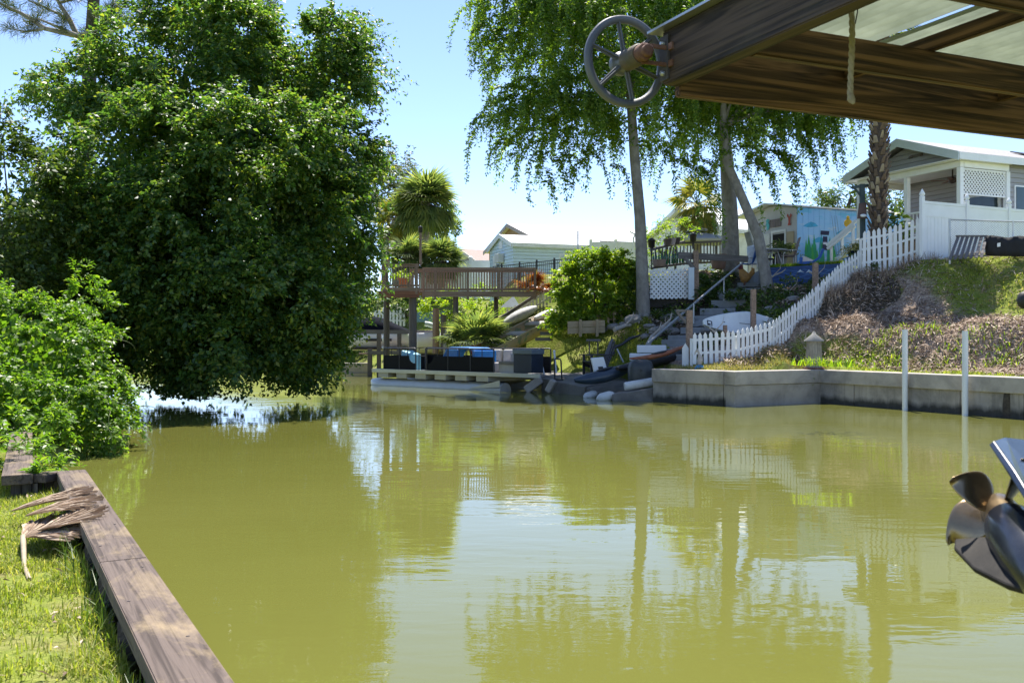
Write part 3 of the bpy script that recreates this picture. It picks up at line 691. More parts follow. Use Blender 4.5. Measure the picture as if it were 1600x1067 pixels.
blades(x, y, np.full(len(x), .25), .005, 1.1, leafmat('tall_grass_blade', [(0, (.05, .10, .015)), (.7, (.11, .17, .03)), (1, (.2, .24, .06))], .4, .45, .4), 'tall_grass')
def cover_at(x, y):
    ins, dd = poly_in(x, y, CANAL); r = np.clip((x-13.4+.30*(y-27))/1.8, 0, 1); return ins, dd, r
def far_lawn(x, y):
    ins, dd, r = cover_at(x, y); nz = np.sin(x*1.9+y)+np.sin(y*2.3-x*.7)
    strip = (dd > .45) & (dd < 1.25+.35*nz) & (y < 28.6) & (rng.uniform(size=len(x)) < .8)
    return ~ins & (strip | (rng.uniform(size=len(x)) < r*(.55+.35*nz)) & (dd > .4)) & (y < 34)
x, y = scatter(120000, 8.8, 26, 14, 33.5, far_lawn)
blades(x, y, np.full(len(x), .10), .013, 1.1, name='bank_grass')
def lawn2(x, y): ins, dd, r = cover_at(x, y); return ~ins & (dd > .35) & (x < 5.6-.05*(y-33)) & (y > 32.0+.35*(x-1))
x, y = scatter(80000, .6, 6, 32.5, 42, lawn2)
blades(x, y, np.full(len(x), .13), .011, .9, name='lawn_grass')
def chips(n, name, x0, x1, y0, y1, ok, L, Wd, m):
    x, y = scatter(n, x0, x1, y0, y1, ok); k = len(x); p = np.stack([x, y, land(x, y)+rng.uniform(.0, .07, k)], 1)
    d = rnd(k); d[:, 2] *= .35; d = nrm(d); v = leaf_geo(p, d, nrm(UP+rnd(k)*.6), L*rng.uniform(.4, 1.6, k), Wd, .3, .1)
    o = obj(name, np_mesh(name, v, quads_of(v)), m, world=False); o['kind'] = 'stuff'
def mulch_ok(x, y):
    ins, dd, r = cover_at(x, y); return ~ins & (dd > .9) & (rng.uniform(size=len(x)) > r*.8) & (y < 33.6) & ((x > 9.6) | (y < 31.3-.0*(x))) & (x > 6.5+.6*(y-29.6))
chips(75000, 'mulch', 6.5, 17, 23, 33.8, mulch_ok, .2, .03, L_dry)
def wild_ok(x, y): ins, dd, r = cover_at(x, y); return ~ins & (dd > 1.2) & (x > 4.8) & (x < 12.4) & (y > 31) & (y < 43) & ~((x < 6.2) & (y < 35.3)) & (y > 29.9+1.05*(x-8.2))
def step_path(x, y): t_ = np.clip(((x-5.15)*5.75+(y-32.6)*9.2)/(5.75**2+9.2**2), -.05, 1.05); return np.hypot(x-5.15-5.75*t_, y-32.6-9.2*t_) > 1.0
def wild2(x, y): return step_path(x, y) & wild_ok(x, y) & ((np.sin(x*2.1+1)+np.sin(y*1.7+x) > -.1))
chips(9000, 'leaf_litter', 4.8, 12.4, 31, 43, lambda a_, b_: wild_ok(a_, b_) & step_path(a_, b_), .22, .06, L_dry)
x, y = scatter(14000, 4.8, 12.4, 31, 43, wild2)
k = len(x); p = np.stack([x, y, land(x, y)+rng.uniform(0, .32, k)], 1); d = rnd(k); d[:, 2] = np.abs(d[:, 2])*.6
v = leaf_geo(p, nrm(d), nrm(UP+rnd(k)*.7), .17*rng.uniform(.6, 1.3, k), .085)
o = obj('ground_cover', np_mesh('ground_cover', v, quads_of(v)), L_shrub, world=False); o['kind'] = 'stuff'
# green weeds on the mulch slope
x = []; y = []
for (u, v_) in ((1285, 580), (1365, 555), (1390, 525), (1400, 560), (1480, 565), (1450, 515), (1520, 545), (1560, 560), (1600, 560), (1330, 565)):
    c = G(u, v_); n = 130; x.append(rng.normal(c.x, .34, n)); y.append(rng.normal(c.y, .22, n))
blades(np.concatenate(x), np.concatenate(y), np.full(len(np.concatenate(x)), .2), .014, 1.2, L_bush, 'weeds')
x, y = scatter(16000, 10.4, 14.2, 29, 34, lambda a, b_: (np.abs(b_-(31.8+.55*(a-10.4))) < .45) & (a < 12.3) | (np.abs(b_-32.2) < .35) & (a > 12.3))
x = x[:1300]; y = y[:1300]
blades(x, y, np.full(len(x), .38), .006, 1.1, L_dry, 'dry_weeds')
x, y = scatter(9000, 4.8, 9.6, 27.8, 30.6, lambda a_, b_: (cover_at(a_, b_)[1] > .45) & ~cover_at(a_, b_)[0] & (cover_at(a_, b_)[1] < 1.3))
blades(x, y, np.full(len(x), .13), .010, 1.1, leafmat('straw_blade', [(0, (.14, .15, .04)), (.5, (.30, .25, .10)), (1, (.5, .40, .2))], .35, .6, .3), 'dry_grass')
chips(700, 'fallen_leaves', -7, -1.2, 3.4, 11, lambda a_, b_: cap_side(a_, b_) < -.1, .07, .022, L_dry)
shrub('hanging_weed', 'trailing weed hanging over the seawall cap under the lantern pile', 'weed', [lobe(1267, 590, 7, 12, 28.75, .1), lobe(1275, 584, 9, 5, 28.85, .12)], L_bush, 260, .12, .08, .03, P(1268, 600, 28.75), 7, 8, 40, .0, stem=False)
# leafy corner at the near left
for (lb, lo, bs, n) in (('bright weeds spilling over the far timber cap at the left edge', [lobe(-10, 690, 60, 55, 11.5, .5), lobe(60, 690, 34, 45, 12.2, .5), lobe(20, 660, 60, 22, 12.6, .5), lobe(75, 720, 20, 22, 11.6, .3)], (-6.6, 11.8, .3), 30),
                       ('small green weed growing in the notch of the timber seawall', [lobe(70, 760, 20, 16, 10.1, .2), lobe(40, 755, 14, 12, 10.2, .15)], (-4.95, 10.1, .24), 60)):
    shrub('weed_clump', lb, 'weeds', lo, L_vine, 60 if n == 30 else 110, .2 if n == 30 else .14, .10, .035, bs, 9, 10, 60, .8, stem=False)
# ---------------------------------------------------------------- near timber seawall
W_cap = wood('weathered_cap_wood', (.04, .028, .022), (.125, .094, .077), 0, .8, 16, (.36, .27, .15), .6, .8)
W_post = wood('weathered_post_wood', (.07, .055, .045), (.2, .17, .14), 2, .85, 8)
W_dark = wood('dark_stained_beam', (.006, .004, .003), (.075, .05, .036), 0, .75, 20, (.10, .085, .06), .3, .5)
W_brown = wood('brown_beam', (.02, .01, .006), (.20, .11, .058), 0, .65, 24, None, 0, .5)
W_grey = wood('grey_timber', (.11, .10, .095), (.27, .25, .235), 0, .85, 9)
W_greyz = wood('grey_timber_upright', (.10, .085, .075), (.25, .215, .19), 2, .85, 9)
W_deck = wood('brown_deck_wood', (.15, .10, .07), (.36, .25, .18), 2, .8, 6)
W_deckx = wood('brown_deck_board', (.15, .10, .07), (.37, .26, .19), 0, .8, 6)
W_pale = wood('pale_new_timber', (.25, .19, .11), (.42, .33, .2), 0, .8, 6)
conc = mat('seawall_concrete', (.37, .33, .28), .9, .14, 1.6, .4, 30, stain=(.13, .12, .105), stain_amt=.75)
conc_cap = mat('seawall_cap_concrete', (.42, .375, .32), .9, .14, 2, .4, 35, stain=(.17, .155, .14), stain_amt=.7)
white_v = mat('white_vinyl', (.80, .81, .80), .45, .04, 1.5, .03, 10, stain=(.62, .63, .6), stain_amt=.4)
white_p = mat('white_paint', (.76, .77, .76), .6, .06, 3, .1, 30, stain=(.5, .49, .45), stain_amt=.45)
black_m = mat('black_metal', (.018, .018, .02), .45, .2, 6, .05, 30)
rust = mat('rusty_iron', (.13, .06, .04), .85, .45, 14, .5, 60, stain=(.32, .19, .13), stain_amt=.6)
steel = mat('galvanised_pipe', (.42, .43, .44), .4, .12, 5, .08, 30, metal=.7)

c0, c1, c2, c3 = V((-1.287, 3.91, .45)), V((-4.72, 10.28, .45)), V((-4.95, 10.45, .45)), V((-7.55, 15.2, .45))
tw = thing('timber_seawall', 'weathered timber seawall with wide plank caps beside the grass', 'seawall', (-2.8, 6.8, 0))
dv = (c1-c0).normalized()
j = c0.lerp(c1, (P(200, 904, 0).y*0+.345))                      # the joint between the two caps
e = .004
timber('cap_plank', c0-dv*2.6, j-dv*e, .285, .10, W_cap, tw, bevel=.006)
timber('cap_plank', j+dv*e, c1, .285, .098, W_cap, tw, bevel=.006)
lp0 = W(27, 742, .5); lp1 = W(34, 674, .5)
timber('cap_plank', V((lp0.x, lp0.y, .45)), V((lp1.x, lp1.y, .45)), .29, .10, W_cap, tw)
timber('end_cap', V((lp0.x+.16, lp0.y+.10, .449)), c1+V((-.16, .02, -.003)), .2, .085, W_cap, tw)
nrmv = V((-dv.y, dv.x, 0))
for k in range(9):
    p = c0+dv*(-1.7+k*1.06)+nrmv*.06
    timber('post', p+V((0, 0, -.75)), p+V((0, 0, -.052)), .13, .13, W_post, tw)
m_ = MB()
for z0, z1 in ((-1.1, -.42), (-.41, -.12), (-.11, .10), (.11, .395)):
    a_, b_ = c0-dv*2.5-nrmv*.075, c1-nrmv*.075
    m_.hexa([a_+V((0, 0, z0-.45+.45)), b_+V((0, 0, z0)), b_+V((0, 0, z0))+nrmv*.045, a_+V((0, 0, z0))+nrmv*.045, a_+V((0, 0, z1)), b_+V((0, 0, z1)), b_+V((0, 0, z1))+nrmv*.045, a_+V((0, 0, z1))+nrmv*.045])
for q in (m_,): q.v = [V((p.x, p.y, p.z-.45 if p.z > 1 else p.z)) if False else V((p.x, p.y, p.z-.45)) for p in q.v]
o = m_.build('sheeting_board', W_post, tw)
for v_ in o.data.vertices: pass
m_ = MB()
a_, b_ = V((lp0.x-.1, lp0.y+.05, 0)), V((c1.x-.1, c1.y+.03, 0))
for k in range(5):
    s0, s1 = k/5+.01, (k+1)/5-.01; p0, p1 = a_.lerp(b_, s0), a_.lerp(b_, s1)
    m_.hexa([p0+V((0, 0, -.2)), p1+V((0, 0, -.2)), p1+V((0, .04, -.2)), p0+V((0, .04, -.2)), p0+V((0, 0, .40)), p1+V((0, 0, .40)), p1+V((0, .04, .40)), p0+V((0, .04, .40))])
m_.build('end_board', W_post, tw)
a_, b_ = V((lp0.x+.12, lp0.y+.1, 0)), V((lp1.x+.12, lp1.y, 0))
m_ = MB(); m_.hexa([a_+V((0, 0, -1)), b_+V((0, 0, -1)), b_+V((.04, 0, -1)), a_+V((.04, 0, -1)), a_+V((0, 0, .399)), b_+V((0, 0, .399)), b_+V((.04, 0, .399)), a_+V((.04, 0, .399))]); m_.build('sheeting_board', W_post, tw)

nail = MB()
rn = random.Random(3); m_n = mat('nail_head', (.06, .045, .04), .6, .3, 20, 0)
for k in range(10):
    p = c0+dv*(-.9+k*.78)+nrmv*(.09 if k % 2 else -.08)+V((0, 0, .05)); nl_ = MB(); nl_.lathe([(.009, -.01), (.009, .002), (.005, .004)], p, ZUP, 8); nl_.build('nail', m_n, tw)
# ---- dry fan palm fronds lying against the cap
frond_m = leafmat('dry_frond', [(0, (.20, .135, .09)), (.5, (.36, .26, .18)), (1, (.55, .44, .32))], .15, .75, .2, (1, 1, 1))
def dry_frond(label, hub, d, R, seed, tip_lift, stalk, fan=2.2, nl=34):
    hub = V(hub); d = V(d).normalized(); ax = d.cross(ZUP).normalized(); nn = ax.cross(d); rr = random.Random(seed)
    t_ = thing('dry_palm_frond', label, 'palm frond', hub, 'dead palm fronds on the near bank')
    vs = MB()
    for i in range(nl):
        a = (i/(nl-1)-.5)*fan; ld = (d*math.cos(a)+ax*math.sin(a)).normalized(); L = R*rr.uniform(.8, 1.1); wv = .022*R/.9
        s_ = ld.cross(nn).normalized(); pts = []
        for k in range(6):
            s = k/5; z = tip_lift*math.sin(s*2.2)+rr.uniform(-.012, .012)*s; pts.append(hub+ld*L*s+ZUP*(z+.02)+s_*rr.uniform(-.03, .03)*s)
        for k in range(5):
            w0 = wv*(.35+1.3*math.sin(min(1, k/5+.15)*2.6)) if k else wv*.3; w1 = wv*(.35+1.3*math.sin(min(1, (k+1)/5+.15)*2.6)) if k < 4 else .002
            f0, f1 = V((0, 0, .012)), V((0, 0, .012))
            vs.add([pts[k]-s_*w0+f0, pts[k], pts[k+1], pts[k+1]-s_*w1+f1], [(0, 1, 2, 3)]); vs.add([pts[k], pts[k]+s_*w0+f0, pts[k+1]+s_*w1+f1, pts[k+1]], [(0, 1, 2, 3)])
    vs.build('leaf_blade', frond_m, t_)
    if stalk:
        s_ = MB(); s_.tube([hub+V((0, 0, .03))]+[V(p) for p in stalk], [.022]+[.016]*len(stalk), 8); s_.build('stalk', mat('dry_stalk', (.36, .29, .19), .7, .25, 8), t_)
hub1 = W(36, 850, .30); hub1.z = .33
dry_frond('dead palm frond with a pleated fan spread open on the grass and a curved stalk', hub1, (.72, .55, .12), .62, 1, .03, [W(38, 885, .26), W(46, 905, .25)], 2.6, 36)
hub2 = W(18, 808, .33); hub2.z = .36
dry_frond('long dead palm frond lying over the edge of the timber cap', hub2, (.82, .5, .16), .66, 2, .03, None, .85, 40)
hub3 = W(40, 822, .36); hub3.z = .42
dry_frond('crumpled dead palm frond on top of the frond pile', hub3, (.9, .3, .14), .56, 3, .03, None, 1.3, 30)
hub4 = W(60, 838, .36); hub4.z = .38
dry_frond('dark dead palm frond at the right side of the frond pile against the cap', hub4, (.75, .4, .22), .5, 4, .02, None, 1.6, 26)

# ---------------------------------------------------------------- boathouse roof
Zb = 3.19
E0 = V(((1047-800)/F*4.9, 4.9, Zb)); a = V((.406, -.914, 0)).normalized(); bb = V((.914, .406, 0)).normalized()
bh = thing('boathouse_roof', 'open boathouse roof of dark timber beams over the right of the water', 'roof', E0+V((2.5, 0, 0)))
hA = .27
timber('edge_beam', E0+V((0, 0, hA/2)), E0+a*6.5+V((0, 0, hA/2)), .09, hA, W_dark, bh)
o_ = bb*.09
timber('edge_beam', E0+bb*.05-a*.01+V((0, 0, .10)), E0+bb*6.8-a*.01+V((0, 0, .10)), .05, .29, W_brown, bh)
for s_ in (.60, 1.50, 2.45, 3.4, 4.4):
    timber('joist', E0+a*s_+bb*.05+V((0, 0, .075)), E0+a*s_+bb*6.8+V((0, 0, .075)), .05, .15, W_brown, bh)
for s_ in (1.15, 2.35, 3.55, 4.75, 5.95):
    timber('purlin', E0+bb*s_+a*.02+V((0, 0, .19)), E0+bb*s_+a*6.4+V((0, 0, .19)), .045, .075, W_brown, bh)
# corrugated translucent panels
m, t, b = nt('fibreglass_sheet')
c = ramp(t, noise(t, objvec(t), 2.5, 5, .6), [(.3, (.42, .46, .40)), (.7, (.62, .66, .58))])
t.links.new(c, b.inputs['Base Color']); b.inputs['Roughness'].default_value = .5
tr = node(t, 'ShaderNodeBsdfTranslucent'); t.links.new(c, tr.inputs[0]); mx = node(t, 'ShaderNodeMixShader'); mx.inputs[0].default_value = .55
t.links.new(b.outputs[0], mx.inputs[1]); t.links.new(tr.outputs[0], mx.inputs[2]); t.links.new(mx.outputs[0], t.nodes['Material Output'].inputs[0])
M_fib = m
def sheet(s0, s1, z):
    m_ = MB(); n = int((s1-s0)/.019); r0 = []; r1 = []
    for i in range(n+1):
        s = s0+(s1-s0)*i/n; zz = z+.011*math.cos(s/.076*2*math.pi); r0.append(E0+bb*s-a*.06+V((0, 0, zz))); r1.append(E0+bb*s+a*6.4+V((0, 0, zz)))
    m_.loft([r0, r1], closed=False); o = m_.build('roof_sheet', M_fib, bh); sd = o.modifiers.new('thick', 'SOLIDIFY'); sd.thickness = .003
for i in range(6): sheet(-.06+i*1.14, 1.12+i*1.14, .262+.004*(i % 2) if i else .30)
m_ = MB(); m_.bar(E0-bb*.05-a*.06+V((0, 0, .275)), E0-bb*.05+a*6.4+V((0, 0, .275)), .10, .012); m_.build('drip_edge', steel, bh)
# end plate with bolts
m_ = MB(); q0 = E0-bb*.052; m_.bar(q0+a*.03+V((0, 0, .015)), q0+a*.03+V((0, 0, .24)), .012, .075, up=a)
pl = m_.build('end_plate', mat('dark_iron_plate', (.035, .03, .028), .7, .35, 10, .4, 40, stain=(.12, .10, .08)), bh)
m_ = MB()
for z_ in (.05, .20): m_.lathe([(.014, 0), (.014, .012), (.008, .02)], q0+a*.03+V((0, 0, z_))-bb*.006, -bb, 8)
m_.build('bolt', steel, pl)

# spoked wheel hanging on its hub
wc = P(977, 97, 4.92)
ax = a.copy(); u1 = ax.cross(ZUP).normalized(); u2 = ZUP
iron = mat('grey_painted_iron', (.085, .092, .105), .5, .15, 8, .15, 40, stain=(.15, .15, .16), stain_amt=.5)
wh = thing('spoked_wheel', 'grey cast iron six spoked wheel mounted at the end of the boathouse beam', 'wheel', wc)
R = .232; m_ = MB(); rings = []
for i in range(64):
    t_ = 2*math.pi*i/64; er = u1*math.cos(t_)+u2*math.sin(t_)
    rings.append([wc+er*(R+dr)+ax*dz for dr, dz in ((0, -.016), (.003, 0), (0, .016), (-.012, .020), (-.036, .010), (-.036, -.010), (-.012, -.020))])
rings.append(rings[0]); m_.loft(rings, caps=False); m_.build('rim', iron, wh)
for i in range(6):
    t_ = math.radians(18+60*i); er = u1*math.cos(t_)+u2*math.sin(t_); et = ax.cross(er)
    m_ = MB(); p0, p1 = wc+er*.04, wc+er*(R-.03)
    for (wa, ha) in (((.030, .010)), ((.008, .030))):
        w2 = wa*.75
        m_.hexa([p0-et*wa/2-ax*ha/2, p0+et*wa/2-ax*ha/2, p1+et*w2/2-ax*ha/2, p1-et*w2/2-ax*ha/2, p0-et*wa/2+ax*ha/2, p0+et*wa/2+ax*ha/2, p1+et*w2/2+ax*ha/2, p1-et*w2/2+ax*ha/2])
    m_.build('spoke', iron, wh, .003)
m_ = MB(); m_.lathe([(.03, -.075), (.058, -.07), (.062, -.03), (.05, -.02), (.05, .015), (.046, .03)], wc, ax, 24); m_.build('hub', iron, wh, .003)
m_ = MB(); m_.lathe([(.05, .02), (.054, .03), (.054, .14), (.048, .15)], wc, ax, 20); m_.build('bearing_housing', mat('olive_rusty_steel', (.085, .075, .05), .7, .35, 10, .3, 40, stain=(.14, .075, .045)), wh)
m_ = MB(); m_.lathe([(.040, .14), (.043, .15), (.043, .195), (.036, .20), (.03, .20), (.03, .225), (.02, .228)], wc, ax, 18); m_.build('axle_end', rust, wh, .002)
pe = E0-bb*.05
for dz, nm in ((.045, 0), (-.04, 1)):
    m_ = MB(); s0 = wc+ax*.155+V((0, 0, dz)); s1 = V((pe.x, pe.y, 0))+a*.05+V((0, 0, s0.z)); m_.bar(s0, s1, .014, .02); m_.bar(s1-a*.03, s1+a*.05, .012, .035); m_.build('bracket_strap', rust, wh, .002)

# rope hanging from the joist
rp = P(1330, 50, 4.2); m_ = MB()
for st in range(3):
    pts = []
    for i in range(60):
        s = i/59; t_ = s*26+st*2.094; pts.append(rp+V((.004*math.sin(s*5), 0, .12-.42*s))+V((math.cos(t_), math.sin(t_), 0))*.0065)
    m_.tube(pts, .0075, 6)
m_.tube([rp+V((-.004, 0, -.275)), rp+V((.004, .004, -.30)), rp+V((.012, 0, -.315))], [.014, .017, .006], 8)
tag(m_.build('hanging_rope', mat('frayed_rope', (.30, .26, .20), .95, .25, 30, .4, 80)), 'short frayed rope hanging from the boathouse joist', 'rope')
m_ = MB(); m_.tube([rp+V((.05, .05, .16)), rp+V((.045, .05, .10)), rp+V((.035, .05, .05))], .003, 5)
tag(m_.build('bent_nail', black_m), 'thin dark nail sticking down from the boathouse roof beside the rope', 'nail')
# blurred black knob at the right edge
kn = P(1600, 469, 2.6); m_ = MB(); m_.ball(kn, (.018, .018, .024), 14, 10); m_.tube([kn+V((.004, 0, .01)), kn+V((.022, 0, .03)), kn+V((.03, 0, .2)), kn+V((.04, .05, 1.26))], .004, 6)
tag(m_.build('rubber_stop', mat('black_rubber', (.01, .01, .011), .6, .2)), 'round black rubber stop hanging on a thin cord at the right edge', 'stop')

# ---------------------------------------------------------------- tilted outboard drive
om = P(1610, 850, 2.45)
ob = thing('outboard_motor', 'tilted up black outboard drive with a bronze propeller', 'outboard motor', om)
blk = mat('black_gloss_paint', (.012, .014, .02), .22, .2, 4, .04, 20, stain=(.10, .10, .10), stain_amt=.35)
blue_blk = mat('blue_lit_black_paint', (.02, .03, .055), .25, .15, 4, .03, 20, stain=(.09, .11, .15), stain_amt=.3)  # the drive's black paint with blue light on the plate put into its colour
brz = mat('worn_bronze', (.30, .22, .13), .28, .3, 9, .1, 30, metal=.85, stain=(.12, .085, .06), stain_amt=.7)
pc = P(1563, 800, 2.56)                               # propeller centre
sh = (P(1640, 905, 2.22)-pc).normalized()            # shaft, from the propeller into the gearcase
s1_ = sh.cross(V((0, 1, 0))).normalized(); s2_ = sh.cross(s1_)
m_ = MB(); m_.lathe([(.0, -.06), (.03, -.055), (.046, -.02), (.05, .03), (.052, .07)], pc, sh, 24); prp = m_.build('propeller', brz, ob)
def blade(ang, Rb=.165, tw_=.75):
    m_ = MB(); rows = []
    er = s1_*math.cos(ang)+s2_*math.sin(ang); et = sh.cross(er)
    for i in range(9):
        r = .035+(Rb-.035)*i/8; q = i/8
        half = .062*math.sin(math.pi*(.16+.84*q)**.85)**.6 if i < 8 else .008
        half = max(half, .008); pitch = tw_*(1-.45*q)+.25; skew = .05*q*q
        row = []
        for k in range(9):
            s = (k/8-.5)*2*half+skew; cup = .012*(s/half)**2*(1-q*.5) if half > .01 else 0
            row.append(pc+er*r+et*(s*math.cos(pitch))+sh*(s*math.sin(pitch)-.03*q-cup))
        rows.append(row)
    m_.loft(rows, closed=False); o = m_.build('blade', brz, prp)
    sd = o.modifiers.new('thick', 'SOLIDIFY'); sd.thickness = .005; sd.offset = 0
    ss = o.modifiers.new('smooth', 'SUBSURF'); ss.levels = 1; ss.render_levels = 1
for k in range(5): blade(math.radians(20+72*k), .155)
# gearcase torpedo and skeg
m_ = MB(); rings = []
for s, r in ((.06, .056), (.09, .066), (.16, .075), (.26, .076), (.36, .066), (.44, .045), (.49, .015)):
    rings.append([pc+sh*s+(s1_*math.cos(2*math.pi*j/24)+s2_*math.sin(2*math.pi*j/24))*r for j in range(24)])
m_.loft(rings); m_.build('gearcase', blk, ob)
leg = (P(1700, 640, 2.75)-(pc+sh*.25)).normalized(); leg = (leg-sh*leg.dot(sh)).normalized()
thk = sh.cross(leg).normalized()
def fin(pts, th, name, mt, e0=.25):
    m_ = MB(); out = [pc+sh*s+leg*l-thk*th/2 for s, l in pts]
    m_.prism(out, thk*th); return m_.build(name, mt, ob, th*.3)
fin([(.04, -.135), (.08, -.15), (.20, -.135), (.32, -.09), (.42, -.03), (.12, -.03)], .02, 'skeg', mat('scuffed_skeg_paint', (.016, .014, .012), .7, .4, 12, .15, 40, stain=(.05, .043, .034), stain_amt=.6, spec=.2))
fin([(.10, .04), (.11, .18), (.12, .30), (.14, .62), (.42, .62), (.42, .30), (.44, .16), (.42, .03)], .075, 'drive_leg', blk)
# anti ventilation plate
m_ = MB(); L_ = .205
pl_ = [(-.13, -.055), (-.14, 0), (-.13, .055), (.02, .095), (.30, .10), (.46, .05), (.50, 0), (.46, -.05), (.30, -.10), (.02, -.095)]
pts = [P(1545, 695, 2.50), P(1562, 689, 2.62), P(1592, 692, 2.72), P(1720, 800, 2.60), P(1690, 860, 2.3), P(1603, 784, 2.28), P(1575, 738, 2.38)]
m_.prism(pts, V((.012, -.004, .012))); m_.build('ventilation_plate', blue_blk, ob, .004)
m_ = MB(); pb = pc+sh*.02+leg*(L_-.03); m_.prism([pb-thk*.012, pb+thk*.012, pb+sh*.09+thk*.014, pb+sh*.09-thk*.014], leg*.04); m_.build('trim_anode', steel, ob, .003)
# cowling beyond the frame
cc = pc+sh*.32+leg*.95; m_ = MB(); rings = []
for s, k in ((-.36, .7), (-.3, .95), (-.05, 1), (.2, .95), (.32, .7)):
    rings.append([cc+leg*s+(sh*math.cos(2*math.pi*j/20)*.27+thk*math.sin(2*math.pi*j/20)*.19)*k for j in range(20)])
m_.loft(rings); m_.build('cowling', blk, ob)
# ---------------------------------------------------------------- far concrete seawall
def tide(src, name):
    m = src.copy(); m.name = name; t = m.node_tree; b = t.nodes['Principled BSDF']; old = b.inputs['Base Color'].links[0].from_socket
    v = objvec(t); sx = node(t, 'ShaderNodeSeparateXYZ'); t.links.new(v, sx.inputs[0]); nz = noise(t, objvec(t, (1, 1, .25)), 3.5, 5, .6)
    ma = node(t, 'ShaderNodeMath', operation='MULTIPLY_ADD'); t.links.new(nz, ma.inputs[0]); ma.inputs[1].default_value = -.34; t.links.new(sx.outputs[2], ma.inputs[2])
    r = node(t, 'ShaderNodeMapRange'); r.inputs[1].default_value = -.06; r.inputs[2].default_value = .10; r.inputs[3].default_value = .92; r.inputs[4].default_value = 0; t.links.new(ma.outputs[0], r.inputs[0])
    c = mixc(t, r.outputs[0], old, (.028, .027, .018))
    st = noise(t, objvec(t, (5, 5, .3)), 1.3, 5, .65); r2 = node(t, 'ShaderNodeMapRange'); r2.inputs[1].default_value = .52; r2.inputs[2].default_value = .75; r2.inputs[4].default_value = .6; t.links.new(st, r2.inputs[0])
    c = mixc(t, r2.outputs[0], c, (.11, .10, .085)); t.links.new(c, b.inputs['Base Color']); return m
conc_tide = tide(conc, 'tide_stained_concrete')
pts = [V((21.9, 3.2, 0)), V((12.16, 22.8, 0)), V((9.02, 29.1, 0)), V((6.03, 27.4, 0)), V((4.31, 29.4, 0))]
sw = thing('concrete_seawall', 'grey concrete seawall with a thick cap below the mulched slope', 'seawall', (9, 27, 0))
for i in range(len(pts)-1):
    p, q = pts[i], pts[i+1]; d = (q-p).normalized(); n_ = V((d.y, -d.x, 0))        # towards the land
    if (n_.dot(V((12, 30, 0))-p)) < 0: n_ = -n_
    L = (q-p).length; k = max(1, round(L/3.4))
    for j in range(k):
        s0, s1 = L*j/k, L*(j+1)/k-.012
        e0 = -.03 if j == 0 and i else 0
        m_ = MB(); a_, b_ = p+d*(s0+e0)-n_*.07, p+d*s1-n_*.07
        m_.hexa([a_+V((0, 0, .60)), b_+V((0, 0, .60)), b_+n_*.55+V((0, 0, .60)), a_+n_*.55+V((0, 0, .60)), a_+V((0, 0, .985+.004*i)), b_+V((0, 0, .985+.004*i)), b_+n_*.55+V((0, 0, .985+.004*i)), a_+n_*.55+V((0, 0, .985+.004*i))])
        m_.build('cap', conc_cap, sw, .018)
    k = max(1, round(L/1.7))
    for j in range(k):
        s0, s1 = L*j/k+.012, L*(j+1)/k-.012
        m_ = MB(); a_, b_ = p+d*s0, p+d*s1; w_ = n_*.2
        m_.hexa([a_+V((0, 0, -1.3)), b_+V((0, 0, -1.3)), b_+w_+V((0, 0, -1.3)), a_+w_+V((0, 0, -1.3)), a_+V((0, 0, .602)), b_+V((0, 0, .602)), b_+w_+V((0, 0, .602)), a_+w_+V((0, 0, .602))])
        m_.build('panel', conc_tide, sw, .008)
m_ = MB()
for i in range(len(pts)-1):
    p, q = pts[i], pts[i+1]; d = (q-p).normalized(); n_ = V((d.y, -d.x, 0))
    if (n_.dot(V((12, 30, 0))-p)) < 0: n_ = -n_
    m_.hexa([p+n_*.1+V((0, 0, -1.3)), q+n_*.1+V((0, 0, -1.3)), q+n_*.45+V((0, 0, -1.3)), p+n_*.45+V((0, 0, -1.3)), p+n_*.1+V((0, 0, .59)), q+n_*.1+V((0, 0, .59)), q+n_*.45+V((0, 0, .59)), p+n_*.45+V((0, 0, .59))])
m_.build('backing', conc, sw)
# waterline growth and a rotten pile against the wall
pk = W(1577, 653, 0); m_ = MB(); m_.tube([pk+V((.02, .08, -1)), pk+V((0, .06, .3)), pk+V((.01, .05, .62)), pk+V((-.01, .05, .9))], [.12, .12, .10, .07], 9)
tag(m_.build('rotten_pile', mat('rotten_wood', (.05, .04, .03), .95, .4, 9, .6, 30, stain=(.18, .15, .10))), 'dark rotten stub pile against the far seawall', 'pile')
for (u, vt, vb) in ((1414, 515, 641), (1508, 517, 649)):
    p = W(u, vb, 0); zt = EYE-(vt-HZ)/F*p.y
    m_ = MB(); m_.tube([p-V((0, 0, 1.2)), V((p.x, p.y, zt))], .072, 18)
    m_.add([V((p.x, p.y, zt))+V((0.058*math.cos(i*.349), .058*math.sin(i*.349), .002)) for i in range(18)], [tuple(range(18))], 1)
    tag(m_.build('mooring_pole', [mat('white_pipe', (.72, .74, .75), .4, .05, 2, .03, 20, stain=(.55, .56, .52), stain_amt=.3), black_m]), 'white plastic mooring pole standing in the water, '+('the left of the two' if u < 1450 else 'the right one nearest the rotten pile'), 'pole', 'white mooring poles')
